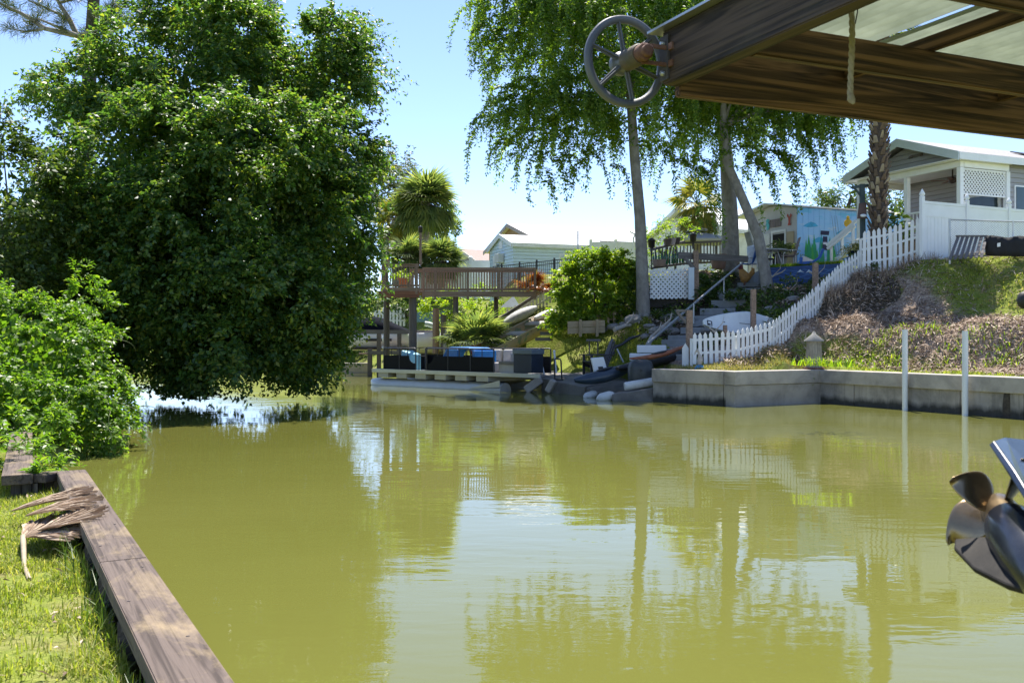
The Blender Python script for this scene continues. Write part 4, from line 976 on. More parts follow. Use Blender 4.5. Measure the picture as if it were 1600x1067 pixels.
# pile lantern
p = G(1265, 576, 26, 40); p = V((9.12, 29.0, .99))
t_ = thing('lantern_pile', 'squat grey wooden pile with a pointed cap on the corner of the far seawall', 'pile', p)
m_ = MB(); m_.lathe([(.25, 0), (.24, .3), (.215, .84)], p, ZUP, 18); m_.build('post', mat('cracked_pile_wood', (.27, .25, .2), .9, .35, 10, .8, 12, stretch=(3, 3, .25), stain=(.1, .09, .08)), t_)
m_ = MB(); m_.lathe([(.29, .84), (.29, .88), (.07, 1.06), (.02, 1.16)], p, ZUP, 18); m_.build('cap', mat('aged_cap', (.25, .24, .215), .7, .2, 8, .2, 30, stain=(.2, .18, .16)), t_)
m_ = MB(); m_.lathe([(.31, .004), (.31, .06)], p, ZUP, 18); m_.build('base_ring', rust, t_)
# small heron figure
p = V((W(1094, 577, 1.0).x, W(1094, 577, 1.0).y+.1, 1.0))
t_ = thing('bird_figure', 'grey garden bird figure on a blue base standing on the far seawall', 'figurine', p)
m_ = MB(); m_.lathe([(.15, 0), (.16, .04), (.12, .10), (.05, .13)], p, ZUP, 14); m_.build('base', mat('blue_glaze', (.02, .19, .35), .3, .2, 8, .05), t_)
m_ = MB(); m_.loft([[p+V((cx+r*.7*math.cos(j*.628), r*.7*math.sin(j*.628), z)) for j in range(10)] for cx, r, z in ((0, .05, .12), (0, .11, .18), (.01, .13, .28), (.02, .09, .38), (-.01, .05, .46), (-.04, .045, .53), (-.06, .05, .58), (-.05, .015, .62))])
m_.tube([p+V((-.08, 0, .575)), p+V((-.13, 0, .50)), p+V((-.14, 0, .42))], [.028, .02, .006], 7)
m_.build('body', mat('grey_figure', (.32, .31, .29), .7, .25, 12, .2), t_)

# ---------------------------------------------------------------- picket fences
def picket_mesh(h, w, th):
    m_ = MB(); x = w/2; m_.prism([(-x, -th/2, -.12), (x, -th/2, -.12), (x, -th/2, h-.09), (x*1.0, -th/2, h-.085), (0, -th/2, h), (-x, -th/2, h-.085)], (0, th, 0))
    return mesh_from('picket', m_.v, m_.f)
def picket_fence(label, pts, hgt, step, w, mt, rails=(.25, .72), grp=None, lift=.06, posts=True):
    t_ = thing('picket_fence', label, 'fence', pts[0], grp)
    me = picket_mesh(hgt, w, .022); me.materials.append(mt); m_ = MB()
    for i in range(len(pts)-1):
        p, q = V(pts[i]), V(pts[i+1]); dh = V((q.x-p.x, q.y-p.y, 0)); L = dh.length; d = dh/L; n_ = V((d.y, -d.x, 0))
        k = max(1, round(L/step)); rz = math.atan2(d.y, d.x)
        for j in range(k):
            c = p.lerp(q, (j+.5)/k)
            o = bpy.data.objects.new('picket', me); COL.objects.link(o); o.parent = t_
            o.location = c+n_*.025-V(pts[0])+V((0, 0, lift+random.uniform(-.015, .015))); o.rotation_euler = (random.uniform(-.015, .015), random.uniform(-.02, .02), rz)
        for r in rails: m_.bar(p+V((0, 0, r*hgt+lift)), q+V((0, 0, r*hgt+lift)), .035, .075)
        if posts: MB().box(p.x-.04, p.x+.04, p.y+.03, p.y+.11, p.z-.3, p.z+hgt*.86).build('post', mt, t_)
    m_.build('rails', mt, t_)
    return t_
def gp(u, v, Y): return P(u, v, Y)
def on(u, Y): x = (u-800)/F*Y; return V((x, Y, H(x, Y)))
picket_fence('white picket fence climbing the mulched slope from the far seawall', [gp(1081, 566, 29.7), gp(1150, 562, 29.6), gp(1205, 548, 30.1), gp(1262, 502, 31.4), gp(1310, 455, 32.6), gp(1347, 428, 33.4)], .86, .165, .105, white_p)
picket_fence('level white picket fence in front of the palm trunk beside the tall white vinyl fence', [gp(1346, 428, 33.3), gp(1395, 420, 32.9), gp(1438, 408, 32.3)], 1.42, .17, .11, white_p, (.22, .55, .8))
c_ = W(1071, 575, 1.0)
m_ = MB(); m_.prism([(c_.x-.1, c_.y, .98), (c_.x+.1, c_.y, .98), (c_.x+.1, c_.y, 1.62), (c_.x, c_.y, 1.78), (c_.x-.1, c_.y, 1.62)], (0, .03, 0)); tag(m_.build('broad_picket', white_p), 'single wide white picket standing at the foot of the picket fence', 'fence board')

# ---------------------------------------------------------------- bridge
Yb = 42.0
br = thing('footbridge', 'brown timber footbridge with slatted railings crossing above the boats', 'bridge', P(720, 462, Yb))
def rail_run(u0, u1, v_top, v_bot, v_fas, Y, posts, par, step=.115):
    zt = P(0, v_top, Y).z; zb = P(0, v_bot, Y).z; zf = P(0, v_fas, Y).z; x0 = P(u0, 0, Y).x; x1 = P(u1, 0, Y).x
    timber('top_rail', (x0, Y, zt), (x1, Y, zt), .14, .045, W_deckx, par); timber('upper_rail', (x0, Y-.03, zt-.09), (x1, Y-.03, zt-.09), .035, .09, W_deckx, par); timber('lower_rail', (x0, Y-.03, zb+.07), (x1, Y-.03, zb+.07), .035, .09, W_deckx, par)
    timber('fascia', (x0-.02, Y-.03, (zb+zf)/2), (x1+.02, Y-.03, (zb+zf)/2), .05, zb-zf, W_deckx, par)
    me = None; n = int((x1-x0)/step)
    for i in range(n):
        x = x0+step*(i+.5)
        if me is None: bo = timber('baluster', (x, Y-.065, zb+.02), (x, Y-.065, zt-.05), .036, .036, W_deck, par, bevel=0); me = bo
        else:
            o = me.copy(); COL.objects.link(o); o.location = me.location+V((x-x0-step*.5, 0, 0))
    for u in posts:
        x = P(u, 0, Y).x; timber('post', (x, Y-.03, zf-.1), (x, Y-.03, zt+.02), .10, .10, W_deck, par)
rail_run(660, 838, 419, 455, 464, Yb, (662, 680, 731, 779, 836), br)
rail_run(596, 655, 413, 449, 456, Yb-1.0, (598, 651), br)
timber('girder', P(590, 460, Yb-1.0), P(655, 460, Yb-1.0), .14, .28, wood('red_brown_girder', (.13, .05, .03), (.26, .12, .07), 0), br)
zd = P(0, 456, Yb).z
m_ = MB(); m_.box(P(655, 0, Yb).x, P(845, 0, Yb).x, Yb+.03, Yb+1.9, zd-.05, zd); m_.box(P(590, 0, Yb).x, P(656, 0, Yb).x, Yb-.95, Yb+2.5, zd-.055, zd-.004); m_.build('deck', W_deckx, br)
rail_run(640, 838, 421, 455, 462, Yb+1.95, (662, 731, 836), br, .125)
for (u, v0, v1, r, Y) in ((645, 455, 585, .17, Yb-.7), (712, 462, 512, .12, Yb+.3), (604, 455, 560, .14, Yb+1.8), (775, 462, 500, .1, Yb+1.6)):
    m_ = MB(); m_.tube([P(u, v0, Y), P(u, v1, Y)], r, 12); m_.build('pile', W_greyz, br)
for (u, vt, l) in ((606, 372, 'left, lower lamp post rising from the bridge railing'), (657, 364, 'tall thin post rising from the corner of the bridge railing')):
    Y = Yb-.9; b_ = P(u, 414, Y); tp = P(u, vt, Y); t_ = thing('lamp_post', l, 'post', b_)
    timber('post', b_, tp, .10, .10, W_deck, t_); m_ = MB(); m_.lathe([(.05, 0), (.09, .04), (.09, .2), (.12, .22), (.02, .3)], tp, ZUP, 8); m_.build('lantern', black_m, t_)
# orange pot on the bridge platform
p = P(630, 449, Yb+.6); t_ = thing('flower_pot', 'orange flower pot with a small plant behind the bridge railing', 'flower pot', p)
m_ = MB(); m_.lathe([(.15, 0), (.24, .36), (.26, .36), (.26, .42), (.22, .42)], p, ZUP, 16); m_.build('pot', mat('terracotta', (.33, .13, .06), .8, .2, 5), t_)
leaf_obj('plant', [twig_leaves(np.tile(np.array(p)+UP*.4, (14, 1)), nrm(rnd(14)+UP), .5, 10, .14, .06)], L_bush, t_)

# ---------------------------------------------------------------- boat slip under the bridge
Ys = 49.0
sd_ = thing('slip_dock', 'weathered dock with a plain timber rail in front of the covered boat', 'dock', P(620, 552, Ys))
timber('top_rail', P(553, 518, Ys), P(683, 519, Ys), .16, .2, W_grey, sd_)
timber('edge_beam', P(575, 551, Ys), P(700, 551, Ys), .3, .2, W_grey, sd_)
for u in (592, 624): timber('post', P(u, 521, Ys), P(u, 590, Ys), .2, .2, W_greyz, sd_)
for u in (662, 690, 578): timber('pile', P(u, 545, Ys), P(u, 600, Ys), .22, .22, W_greyz, sd_)
m_ = MB(); q0, q1 = P(560, 0, Ys), P(700, 0, Ys); m_.box(q0.x, q1.x, Ys+.1, Ys+1.0, 1.12, 1.2); m_.build('deck', W_deckx, sd_)
m_ = MB(); q0, q1 = P(535, 0, 53), P(575, 0, 53); m_.box(q0.x, q1.x, 53, 53.4, -1, P(0, 567, 53).z); tag(m_.build('low_bulkhead', conc, bevel=.02), 'short pale concrete bulkhead at the waterline under the tree branches', 'bulkhead')
Yc = 51.2
def hull(par, A, B, wid, dep, name, mt, bow=.35, n=11, rocker=.1, keel=.35, flare=.75):
    A, B = V(A), V(B); d = B-A; L = d.length; d.normalize(); sdv = d.cross(ZUP).normalized(); up = sdv.cross(d); rings = []
    for i in range(n):
        s = i/(n-1); w = wid/2*(1 if s < 1-bow else max(.03, max(0, math.cos((s-(1-bow))/bow*math.pi/2))**.7)); h = dep*(1+rocker*2*s*s); c = A+d*L*s
        z0 = -h*(1-.25*s**3)
        rings.append([c+sdv*w, c+sdv*w*flare+up*z0*.7, c+sdv*w*keel+up*z0, c-sdv*w*keel+up*z0, c-sdv*w*flare+up*z0*.7, c-sdv*w])
    m_ = MB(); m_.loft(rings, closed=False, sm=True)
    m_.add(rings[0], [tuple(range(5, -1, -1))])
    o = m_.build(name, mt, par); s_ = o.modifiers.new('thick', 'SOLIDIFY'); s_.thickness = .05; s_.offset = 0
    return rings
t_ = thing('covered_boat', 'white boat under a black cover on a lift behind the dock rail', 'boat', P(600, 548, Yc))
hull(t_, P(548, 522, Yc), P(655, 522, Yc), 2.2, .85, 'hull', mat('white_gelcoat', (.72, .74, .75), .25, .05, 2, 0))
m_ = MB(); cov_ = []
for i in range(9):
    s = i/8; c = P(550+(640-550)*s, 515, Yc); h = [.25, .55, .75, .8, .74, .6, .42, .25, .06][i]
    cov_.append([c+V((0, 1.15*math.cos(j/8*math.pi)*-1, h*math.sin(j/8*math.pi)**.7-.1)) for j in range(9)])
m_.loft(cov_, closed=False); m_.add(cov_[0], [tuple(range(9))]); m_.build('cover', mat('black_canvas', (.007, .008, .013), 1, .3, 3, .4, 8, spec=.1), t_)
m_ = MB(); q0, q1 = P(571, 529, Yc-1.12), P(612, 533, Yc-1.12); m_.box(q0.x, q1.x, q0.y, q0.y+.02, q1.z, q0.z); m_.build('stripe', black_m, t_)
m_ = MB(); m_.bar(P(552, 544, Yc-.2), P(640, 544, Yc-.2), 1.6, .12); m_.build('lift_bunk', mat('dark_bunk', (.05, .04, .035), .9), t_)
p = P(602, 548, Ys-.3); t_ = thing('small_outboard', 'small white outboard clamped to the dock rail', 'outboard motor', p)
m_ = MB(); m_.ball(P(601, 529, Ys-.3), (.14, .14, .22), 12, 8); m_.build('cowl', mat('white_engine', (.7, .7, .7), .35, .05), t_)
m_ = MB(); m_.tube([P(602, 533, Ys-.3), P(603, 541, Ys-.3), P(602, 548, Ys-.3)], [.06, .05, .04], 8); m_.ball(P(602, 543, Ys-.32), (.2, .09, .1), 10, 6); m_.build('drive_leg', mat('grey_engine', (.5, .5, .5), .4, .1), t_)
t_ = thing('white_pole', 'slim white pole with a round top beside the black boat cover', 'pole', P(601, 515, Ys))
m_ = MB(); m_.tube([P(601, 518, Ys-.15), P(601, 486, Ys-.15)], .045, 10); m_.build('post', white_p, t_); m_ = MB(); m_.ball(P(601, 483, Ys-.15), .11, 10, 8); m_.build('knob', white_p, t_)
t_ = thing('white_skiff', 'rounded plain white skiff hull to the right of the bridge pile', 'boat', P(668, 548, 48.2))
hull(t_, P(648, 521, 48), P(692, 520, 48.3), 1.6, .95, 'hull', mat('white_gelcoat_old', (.72, .73, .78), .4, .06, 2, 0, stain=(.5, .5, .52)), .5)
m_ = MB(); pts_ = [P(664+20*math.sin(a_*1.0)*1.0, 520-14*math.cos(a_), 47.5) for a_ in np.linspace(0, 1.9, 9)]; pts_.append(P(683, 545, 47.5)); m_.tube(pts_, .13, 10); tag(m_.build('bent_tube', mat('pale_green_plastic', (.45, .55, .45), .5, .15)), 'pale green bent tube arching over the white skiff', 'tube')
for (u, v0, v1, r, mt_, l) in ((681, 482, 552, .16, W_deck, 'brown timber piling rising behind the white skiff'), (693, 492, 548, .14, W_greyz, 'pale grey piling just right of the brown one')):
    m_ = MB(); m_.tube([P(u, v0, 46.6), P(u, v1, 46.6)], r, 12); tag(m_.build('piling', mt_), l, 'piling')
m_ = MB(); q = [P(648, 487, 55), P(697, 487, 55), P(697, 503, 55), P(648, 503, 55)]; m_.prism(q, (0, .05, 0))
for k in range(1, 5): m_.prism([P(648, 487+k*3.2, 54.97), P(697, 487+k*3.2, 54.97), P(697, 487.6+k*3.2, 54.97), P(648, 487.6+k*3.2, 54.97)], (0, .02, 0))
tag(m_.build('blue_screen', mat('blue_tarp', (.16, .28, .38), .6, .15, 2)), 'pale blue boarded screen under the bridge', 'screen')
picket_fence('short white picket fence far under the left end of the bridge', [P(585, 508, 56), P(634, 508, 56)], .85, .2, .13, white_p)
picket_fence('weathered white picket fence low beside the palmetto', [P(694, 546, 43.6), P(738, 548, 43.4), P(770, 543, 43)], .85, .17, .11, mat('weathered_white_paint', (.55, .54, .48), .8, .15, 5, .2, stain=(.3, .28, .2)))
picket_fence('weathered picket fence climbing the bank above the camouflage boat', [P(790, 512, 45), P(825, 496, 45.3), P(862, 470, 45.6)], .8, .17, .1, mat('mossy_fence_paint', (.45, .44, .34), .85, .2, 5, .2, stain=(.25, .25, .14)))
m_ = MB(); m_.bar(P(778, 500, 43.5), P(852, 452, 44.5), .07, .14); tag(m_.build('sloping_plank', W_grey), 'long sloping grey plank rail rising past the grey tarp to the bridge end', 'plank')
# pontoon boat
A = W(590, 601, 0); B_ = W(790, 611, 0); d = (B_-A).normalized(); X = frame((A.x, A.y, 0), d); Lp = (B_-A).length
pb_ = thing('pontoon_boat', 'pontoon boat with black fence panels moored at the broken dock', 'boat', A.lerp(B_, .5))
alum = mat('dull_aluminium', (.50, .50, .46), .38, .1, 1.2, .08, 8, metal=.25, stain=(.42, .40, .34), stain_amt=.5)
panel_m = mat('black_fence_panel', (.006, .0065, .008), .7, .2, 3, .03, spec=.15)
def s_of(u): k = (u-800)/F; return (k*A.y-A.x)/(d.x-k*d.y)
for y0, nm in ((0, 'pontoon'), (2.0, 'pontoon')):
    m_ = MB(X); r = .30; rings = []
    for s, k, dz in ((-.42, .05, .18), (-.25, .55, .1), (0, .9, .02), (.25, 1, 0), (Lp*.5, 1, 0), (Lp-.5, 1, 0), (Lp, 1, 0)):
        rings.append([(s, y0+r*k*math.cos(j*.3927), .0+dz+r*k*math.sin(j*.3927)) for j in range(16)])
    m_.loft(rings); m_.build(nm, alum, pb_)
    m_ = MB(X); m_.hexa([(Lp-1.5, y0-.335, .05), (Lp+.02, y0-.345, .16), (Lp+.02, y0-.325, .16), (Lp-1.5, y0-.315, .05), (Lp-1.5, y0-.335, .08), (Lp+.02, y0-.345, .40), (Lp+.02, y0-.325, .40), (Lp-1.5, y0-.315, .08)]); m_.build('splash_fin', alum, pb_)
m_ = MB(X)
for i in range(6): m_.box(.35+i*1.14, .35+i*1.14+.62, -.25, 2.25, .33, .56)
m_.build('cross_beam', mat('tan_bracket', (.45, .43, .36), .6, .1, 2), pb_)
m_ = MB(X); m_.box(0, Lp-.1, -.22, 2.25, .56, .60); m_.build('deck', mat('grey_carpet', (.28, .27, .25), .95, .15, 10), pb_)
m_ = MB(X); m_.box(-.03, Lp+1.9, -.28, -.23, .53, .68); m_.box(-.05, -.03, -.28, 2.3, .53, .68); m_.box(-.03, Lp+.5, 2.25, 2.30, .53, .68); m_.build('deck_trim', alum, pb_, .008)
zt, zm, zl = 1.54, 1.24, .62
def rail_sec(u0, u1, y, cut=None):
    s0, s1 = s_of(u0), s_of(u1); m_ = MB(X); r = .026; n = max(1, round((s1-s0)/1.15))
    m_.tube([(s0, y, .60), (s0, y, zt-.06), (s0+.06, y, zt), (s1-.06, y, zt), (s1, y, zt-.06), (s1, y, .60)], r, 8)
    for k in range(1, n): m_.tube([(s0+(s1-s0)*k/n, y, .6), (s0+(s1-s0)*k/n, y, zt)], r*.9, 8)
    for k in range(2*n+1): m_.tube([(s0+(s1-s0)*k/(2*n), y, zm), (s0+(s1-s0)*k/(2*n), y, zt)], r*.6, 6)
    m_.build('rail_frame', black_m, pb_)
    m_ = MB(X); P_ = [(s0, zl), (s1, zl)]
    if cut == 'r': P_ += [(s1, zm-.3)]+[(s1-.05-.35*math.sin(t)-.02, zm-.3+.3*(1-math.cos(t))) for t in np.linspace(.2, 1.57, 6)]+[(s0, zm)]
    elif cut == 'l': P_ += [(s1, zm)]+[(s0+.05+.35*math.sin(t), zm-.3+.3*(1-math.cos(t))) for t in np.linspace(1.57, .2, 6)]+[(s0, zm-.3)]
    else: P_ += [(s1, zm), (s0, zm)]
    m_.prism([(x, y-.006, z) for x, z in P_], (0, .012, 0)); m_.build('fence_panel', panel_m, pb_)
rail_sec(605, 655, -.18, 'r'); rail_sec(672, 777, -.18, 'l')
rail_sec(605, 700, 2.18); rail_sec(706, 800, 2.18)
m_ = MB(X); s0, s1 = s_of(660), s_of(670); m_.tube([(s0, -.18, .6), (s0, -.18, zt), (s1, -.18, zt), (s1, -.18, .6)], .018, 8); m_.tube([(s0, -.18, zm), (s1, -.18, zm)], .014, 8); m_.build('gate', black_m, pb_)
m_ = MB(X); s0 = s_of(605); m_.tube([(s0, -.18, zt), (s0, 2.18, zt)], .018, 8); m_.prism([(s0, -.18, zl), (s0, 2.18, zl), (s0, 2.18, zm), (s0, -.18, zm)], (.012, 0, 0)); m_.build('end_rail', black_m, pb_)
blue_p = mat('blue_plastic', (.02, .17, .45), .4, .15, 3, .02)
s0 = s_of(676); t2 = thing('blue_slide', 'bright blue plastic slide seat on the pontoon boat deck', 'slide', X @ V((s0+.8, .8, .6)))
m_ = MB(X)
m_.loft([[(s0+x, y, z) for y, z in ((.4, zz), (.4, zz-.08), (1.5, zz-.08), (1.5, zz))] for x, zz in ((0, .85), (.15, 1.2), (.35, 1.52), (.6, 1.6), (1.6, 1.58), (1.9, 1.5))], sm=False); m_.build('seat', blue_p, t2, .02)
m_ = MB(X); m_.box(s0+.55, s0+1.1, .3, .36, .66, 1.5); m_.box(s0+1.9, s0+2.05, .3, 1.5, .66, 1.45); m_.build('support', blue_p, t2, .02)
s0 = s_of(617); t2 = thing('pale_blue_tub', 'pale blue tilted lid showing above the left pontoon rail', 'tub', X @ V((s0+.4, .8, .6)))
m_ = MB(X); m_.hexa([(s0, .3, .62), (s0+.6, .3, .62), (s0+.6, .9, .62), (s0, .9, .62), (s0+.05, .3, 1.45), (s0+.6, .3, 1.27), (s0+.6, .9, 1.27), (s0+.05, .9, 1.45)]); m_.build('body', mat('pale_blue_plastic', (.22, .48, .58), .5, .15), t2, .03)
cush = mat('grey_vinyl_seat', (.42, .40, .38), .6, .12, 4, .1)
m_ = MB(X)
for (ua, ub, lab) in ((700, 728, 'pale lounge seat behind the pontoon rail, nearest the blue slide'), (733, 772, 'long pale lounge seat behind the right pontoon rail')):
    sa, sb = s_of(ua), s_of(ub); m_ = MB(X); t2 = thing('lounge_seat', lab, 'seat', X @ V((sa, 1.4, .6)))
    m_.box(sa, sb, 1.2, 1.95, .61, 1.0); m_.build('seat', cush, t2, .05); m_ = MB(X); m_.box(sa, sb, 1.86, 2.1, 1.0, 1.5); m_.build('backrest', cush, t2, .06)
sa = s_of(780); t2 = thing('captain_seat', 'grey padded captain seat at the right end of the pontoon deck', 'seat', X @ V((sa, .2, .6)))
m_ = MB(X); m_.box(sa, sa+.9, -.05, .65, .62, 1.02); m_.build('seat', cush, t2, .06); m_ = MB(X); m_.box(sa, sa+.9, .55, .8, .95, 1.42); m_.build('backrest', cush, t2, .08); m_ = MB(X); m_.box(sa+.05, sa+.82, -.1, -.05, .98, 1.1); m_.build('piping', mat('dark_piping', (.15, .14, .14), .6), t2, .02)
sa = s_of(805); t2 = thing('console', 'dark navy box console with a grey top at the end of the pontoon deck', 'console', X @ V((sa+.4, .4, .6)))
m_ = MB(X); m_.box(sa, sa+.88, -.1, .55, .69, 1.36); m_.build('body', mat('navy_box', (.018, .026, .042), .5, .2, 3), t2, .02); m_ = MB(X); m_.box(sa-.03, sa+.91, -.13, .58, 1.36, 1.54); m_.build('lid', mat('slate_lid', (.13, .16, .18), .5, .15, 3), t2, .02)
# camouflage boat on the bank
t_ = thing('jon_boat', 'tan flat bottomed boat with green camouflage patches pulled up the bank', 'boat', P(810, 545, 41.5))
A_, B2 = P(752, 546, 40.5), P(866, 487, 43.6)
m, t, b = nt('camo_paint'); v_ = objvec(t); g1 = noise(t, v_, 2.2, 4, .6, .6); g2 = noise(t, V and node(t, 'ShaderNodeTexCoord').outputs['Object'], 3.7, 4, .6, .4)
c = mixc(t, ramp(t, g1, [(.52, (0, 0, 0)), (.58, (1, 1, 1))]), (.36, .27, .17), (.14, .20, .13)); c = mixc(t, ramp(t, g2, [(.6, (0, 0, 0)), (.66, (1, 1, 1))]), c, (.24, .16, .10)); t.links.new(c, b.inputs['Base Color']); b.inputs['Roughness'].default_value = .65
rg = hull(t_, A_, B2, 1.45, .5, 'hull', m, .16, 12, .05, .7, .92)
m_ = MB(); m_.tube([r[0] for r in rg], .035, 6); m_.tube([r[5] for r in rg], .035, 6); m_.build('gunwale', mat('tan_edge', (.42, .35, .25), .6), t_)
for s in (2, 5, 8):
    m_ = MB(); p0, p1 = V(rg[s][0]), V(rg[s][5]); dd_ = (V(rg[s+1][0])-p0).normalized(); m_.hexa([p0-V((0, 0, .16)), p1-V((0, 0, .16)), p1+dd_*.35-V((0, 0, .16)), p0+dd_*.35-V((0, 0, .16)), p0-V((0, 0, .1)), p1-V((0, 0, .1)), p1+dd_*.35-V((0, 0, .1)), p0+dd_*.35-V((0, 0, .1))]); m_.build('thwart', mat('pale_bench', (.5, .46, .4), .6), t_)
t_ = thing('steering_wheel', 'small black ring wheel leaning inside the camouflage boat', 'wheel', P(768, 533, 41)); m_ = MB(); cw = P(768, 532, 41.2); m_.tube([cw+V((.16*math.cos(x_), .03*math.cos(x_), .2*math.sin(x_))) for x_ in np.linspace(0, 6.283, 20)], .03, 6, caps=False); m_.build('ring', black_m, t_)
m_ = MB(); m_.tube([cw+V((-.16, -.03, 0)), cw, cw+V((.16, .03, 0))], .018, 6); m_.tube([cw, cw+V((0, 0, -.2))], .018, 6); m_.build('spoke', black_m, t_)
t_ = thing('red_bin', 'small dull red crate at the low end of the camouflage boat', 'crate', P(743, 546, 40.2)); m_ = MB(); c = P(743, 546, 40.0); m_.hexa([c+V((-.22, -.2, -.2)), c+V((.22, -.2, -.2)), c+V((.22, .2, -.2)), c+V((-.22, .2, -.2)), c+V((-.2, -.2, .16)), c+V((.25, -.2, .26)), c+V((.25, .2, .26)), c+V((-.2, .2, .16))]); m_.build('body', mat('dull_red', (.28, .07, .05), .7, .2, 5), t_, .02)
for (A1, B1, w_, mt_, lb) in ((P(788, 505, 44.4), P(838, 480, 45), .75, mat('grey_tarp', (.38, .38, .36), .7, .3, 3, .5, 6, stain=(.16, .16, .15)), 'grey tarp covered canoe lying behind the camouflage boat'), (P(835, 498, 43.6), P(868, 485, 44.2), .45, white_p, 'narrow white kayak with a black tip lying along the camouflage boat')):
    d_ = B1-A1; L = d_.length; d_.normalize(); sv_ = d_.cross(ZUP).normalized(); up_ = sv_.cross(d_); m_ = MB(); rings = []
    for i in range(9):
        s = i/8; k = max(.06, math.sin(math.pi*(.08+.86*s))**.6); rings.append([A1+d_*L*s+sv_*w_/2*k*math.cos(j*.6283)+up_*w_*.35*k*math.sin(j*.6283) for j in range(10)])
    m_.loft(rings); tag(m_.build('canoe', mt_), lb, 'canoe')
m_ = MB(); m_.add([P(782, 480, 45.5), P(812, 480, 45.5), P(802, 462, 46), P(786, 478, 46.5), P(812, 478, 46.5)], [(0, 1, 2), (1, 4, 2), (4, 3, 2), (3, 0, 2)]); tag(m_.build('slate_tarp', mat('slate_canvas', (.11, .15, .17), .7, .2, 3, .3, 6)), 'slate grey tarp heap under the bromeliad at the bridge end', 'tarp')

# ---------------------------------------------------------------- broken dock and its clutter
A1, A2 = V((1.05, 34.6, .5)), V((2.45, 32.3, .30)); bk = V((1.3, 1.3, .15))
wet = mat('wet_concrete', (.17, .155, .135), .75, .25, 3, .4, 25, stain=(.07, .06, .05), stain_amt=.8)
dk = thing('broken_dock', 'cracked tilted concrete boat ramp slab at the water edge', 'dock', A2)
def slab(a_, b_, back, th, name): m_ = MB(); m_.hexa([a_-V((0, 0, th)), b_-V((0, 0, th)), b_+back-V((0, 0, th)), a_+back-V((0, 0, th)), a_, b_, b_+back, a_+back]); return m_.build(name, wet, dk, .03)
slab(A1, A2, V((1.7, 1.5, .2)), .9, 'slab'); slab(A2+V((.05, -.05, -.02)), V((3.1, 30.9, .1)), V((1.4, 1.3, .25)), .7, 'slab')
slab(V((3.1, 29.75, .2)), V((4.36, 29.5, .40)), V((.25, .9, .02)), .9, 'edge_block')
slab(V((.3, 35.3, .55)), V((1.0, 34.75, .52)), V((1.3, 1.6, .1)), .12, 'step_slab')
for (u0, v0, u1, v1, Y, w_, l) in ((822, 610, 846, 592, 34.6, .3, 'grey broken concrete chunk leaning at the left end of the slab'), (856, 612, 866, 594, 33.6, .22, 'narrow broken concrete chunk leaning against the slab face')):
    m_ = MB(); m_.bar(P(u0, v0, Y), P(u1, v1, Y-.1), w_*1.4, w_); o = tag(m_.build('concrete_chunk', conc_cap, bevel=.05), l, 'rubble')
fl = mat('scuffed_white_float', (.62, .62, .58), .6, .12, 4, .1, stain=(.35, .33, .28))
for (p0, p1, r, l) in ((P(912, 621, 31.2), P(932, 614, 31.5), .13, 'small white float lying in the water edge by the slab'), (P(932, 624, 29.9), P(960, 616, 30.0), .15, 'pointed white float next to the concrete edge block'), (P(976, 604, 30.0), P(1022, 596, 30.1), .14, 'long grey fender tube lying on the concrete edge block')):
    d_ = p1-p0; m_ = MB(); m_.tube([p0, p0+d_*.08, p0+d_*.25, p0+d_*.75, p0+d_*.93, p1], [.03, r*.6, r, r, r*.7, .05] if r < .16 and 'fender' not in l else [r*.9, r, r, r, r, r*.9], 14); tag(m_.build('float', fl), l, 'float')
blk_hull = mat('dark_blue_plastic', (.022, .04, .065), .35, .2, 3, .05, 12, stain=(.07, .09, .11), stain_amt=.5)
def kayak(label, A1, B1, w_, mt_, name='kayak', rise=.4):
    A1, B1 = V(A1), V(B1); d_ = B1-A1; L = d_.length; d_.normalize(); sv_ = d_.cross(ZUP).normalized(); up_ = sv_.cross(d_); t_ = thing(name, label, 'kayak', A1); m_ = MB(); rings = []
    for i in range(13):
        s = i/12; k = max(.05, math.sin(math.pi*(.04+.92*s))**.55); lift = .12*(2*s-1)**2
        rings.append([A1+d_*L*s+sv_*w_/2*k*math.cos(j*.5236)+up_*(w_*rise*k*math.sin(j*.5236)*(1 if j < 6 else .8)+lift) for j in range(12)])
    m_.loft(rings); m_.build('hull', mt_, t_)
    m_ = MB(); c = A1+d_*L*.52; rr_ = [c+d_*math.cos(x_)*L*.13+sv_*math.sin(x_)*w_*.3+up_*w_*.40*.97 for x_ in np.linspace(0, 6.283, 22)]; m_.tube(rr_, .025, 6, caps=False); m_.add([p-up_*.005 for p in rr_[:-1]], [tuple(range(21))]); m_.build('cockpit', black_m, t_)
    return t_
kayak('dark blue plastic kayak lying nose down on the broken dock', P(899, 600, 31.4), P(992, 576, 31.6), .62, blk_hull)
kayak('long dark canoe reaching up towards the concrete steps', P(965, 582, 31.0), P(1090, 546, 33.4), .55, black_m)
kayak('slim orange brown kayak resting on the dark canoe', P(985, 566, 30.7), P(1070, 546, 32.2), .24, mat('orange_brown_paint', (.33, .11, .045), .5, .3, 5, .1, stain=(.15, .07, .05)))
p = P(1001, 596, 30.4); t_ = thing('black_tub', 'round shouldered black plastic tub beside the seawall end', 'tub', p)
m_ = MB(); rings = []
for z, k in ((0, .92), (.12, 1), (.45, 1), (.62, .86), (.70, .5)):
    rings.append([p+V((math.copysign(abs(math.cos(j*.3142))**.6, math.cos(j*.3142))*.40*k, math.copysign(abs(math.sin(j*.3142))**.6, math.sin(j*.3142))*.35*k, z)) for j in range(20)])
m_.loft(rings); m_.build('body', mat('faded_black_plastic', (.035, .04, .04), .5, .25, 5, .1, stain=(.09, .095, .09)), t_); m_ = MB(); m_.lathe([(.05, 0), (.05, .012)], p+V((-.04, -.355, .36)), V((0, -1, 0)), 14); m_.build('plug', black_m, t_)
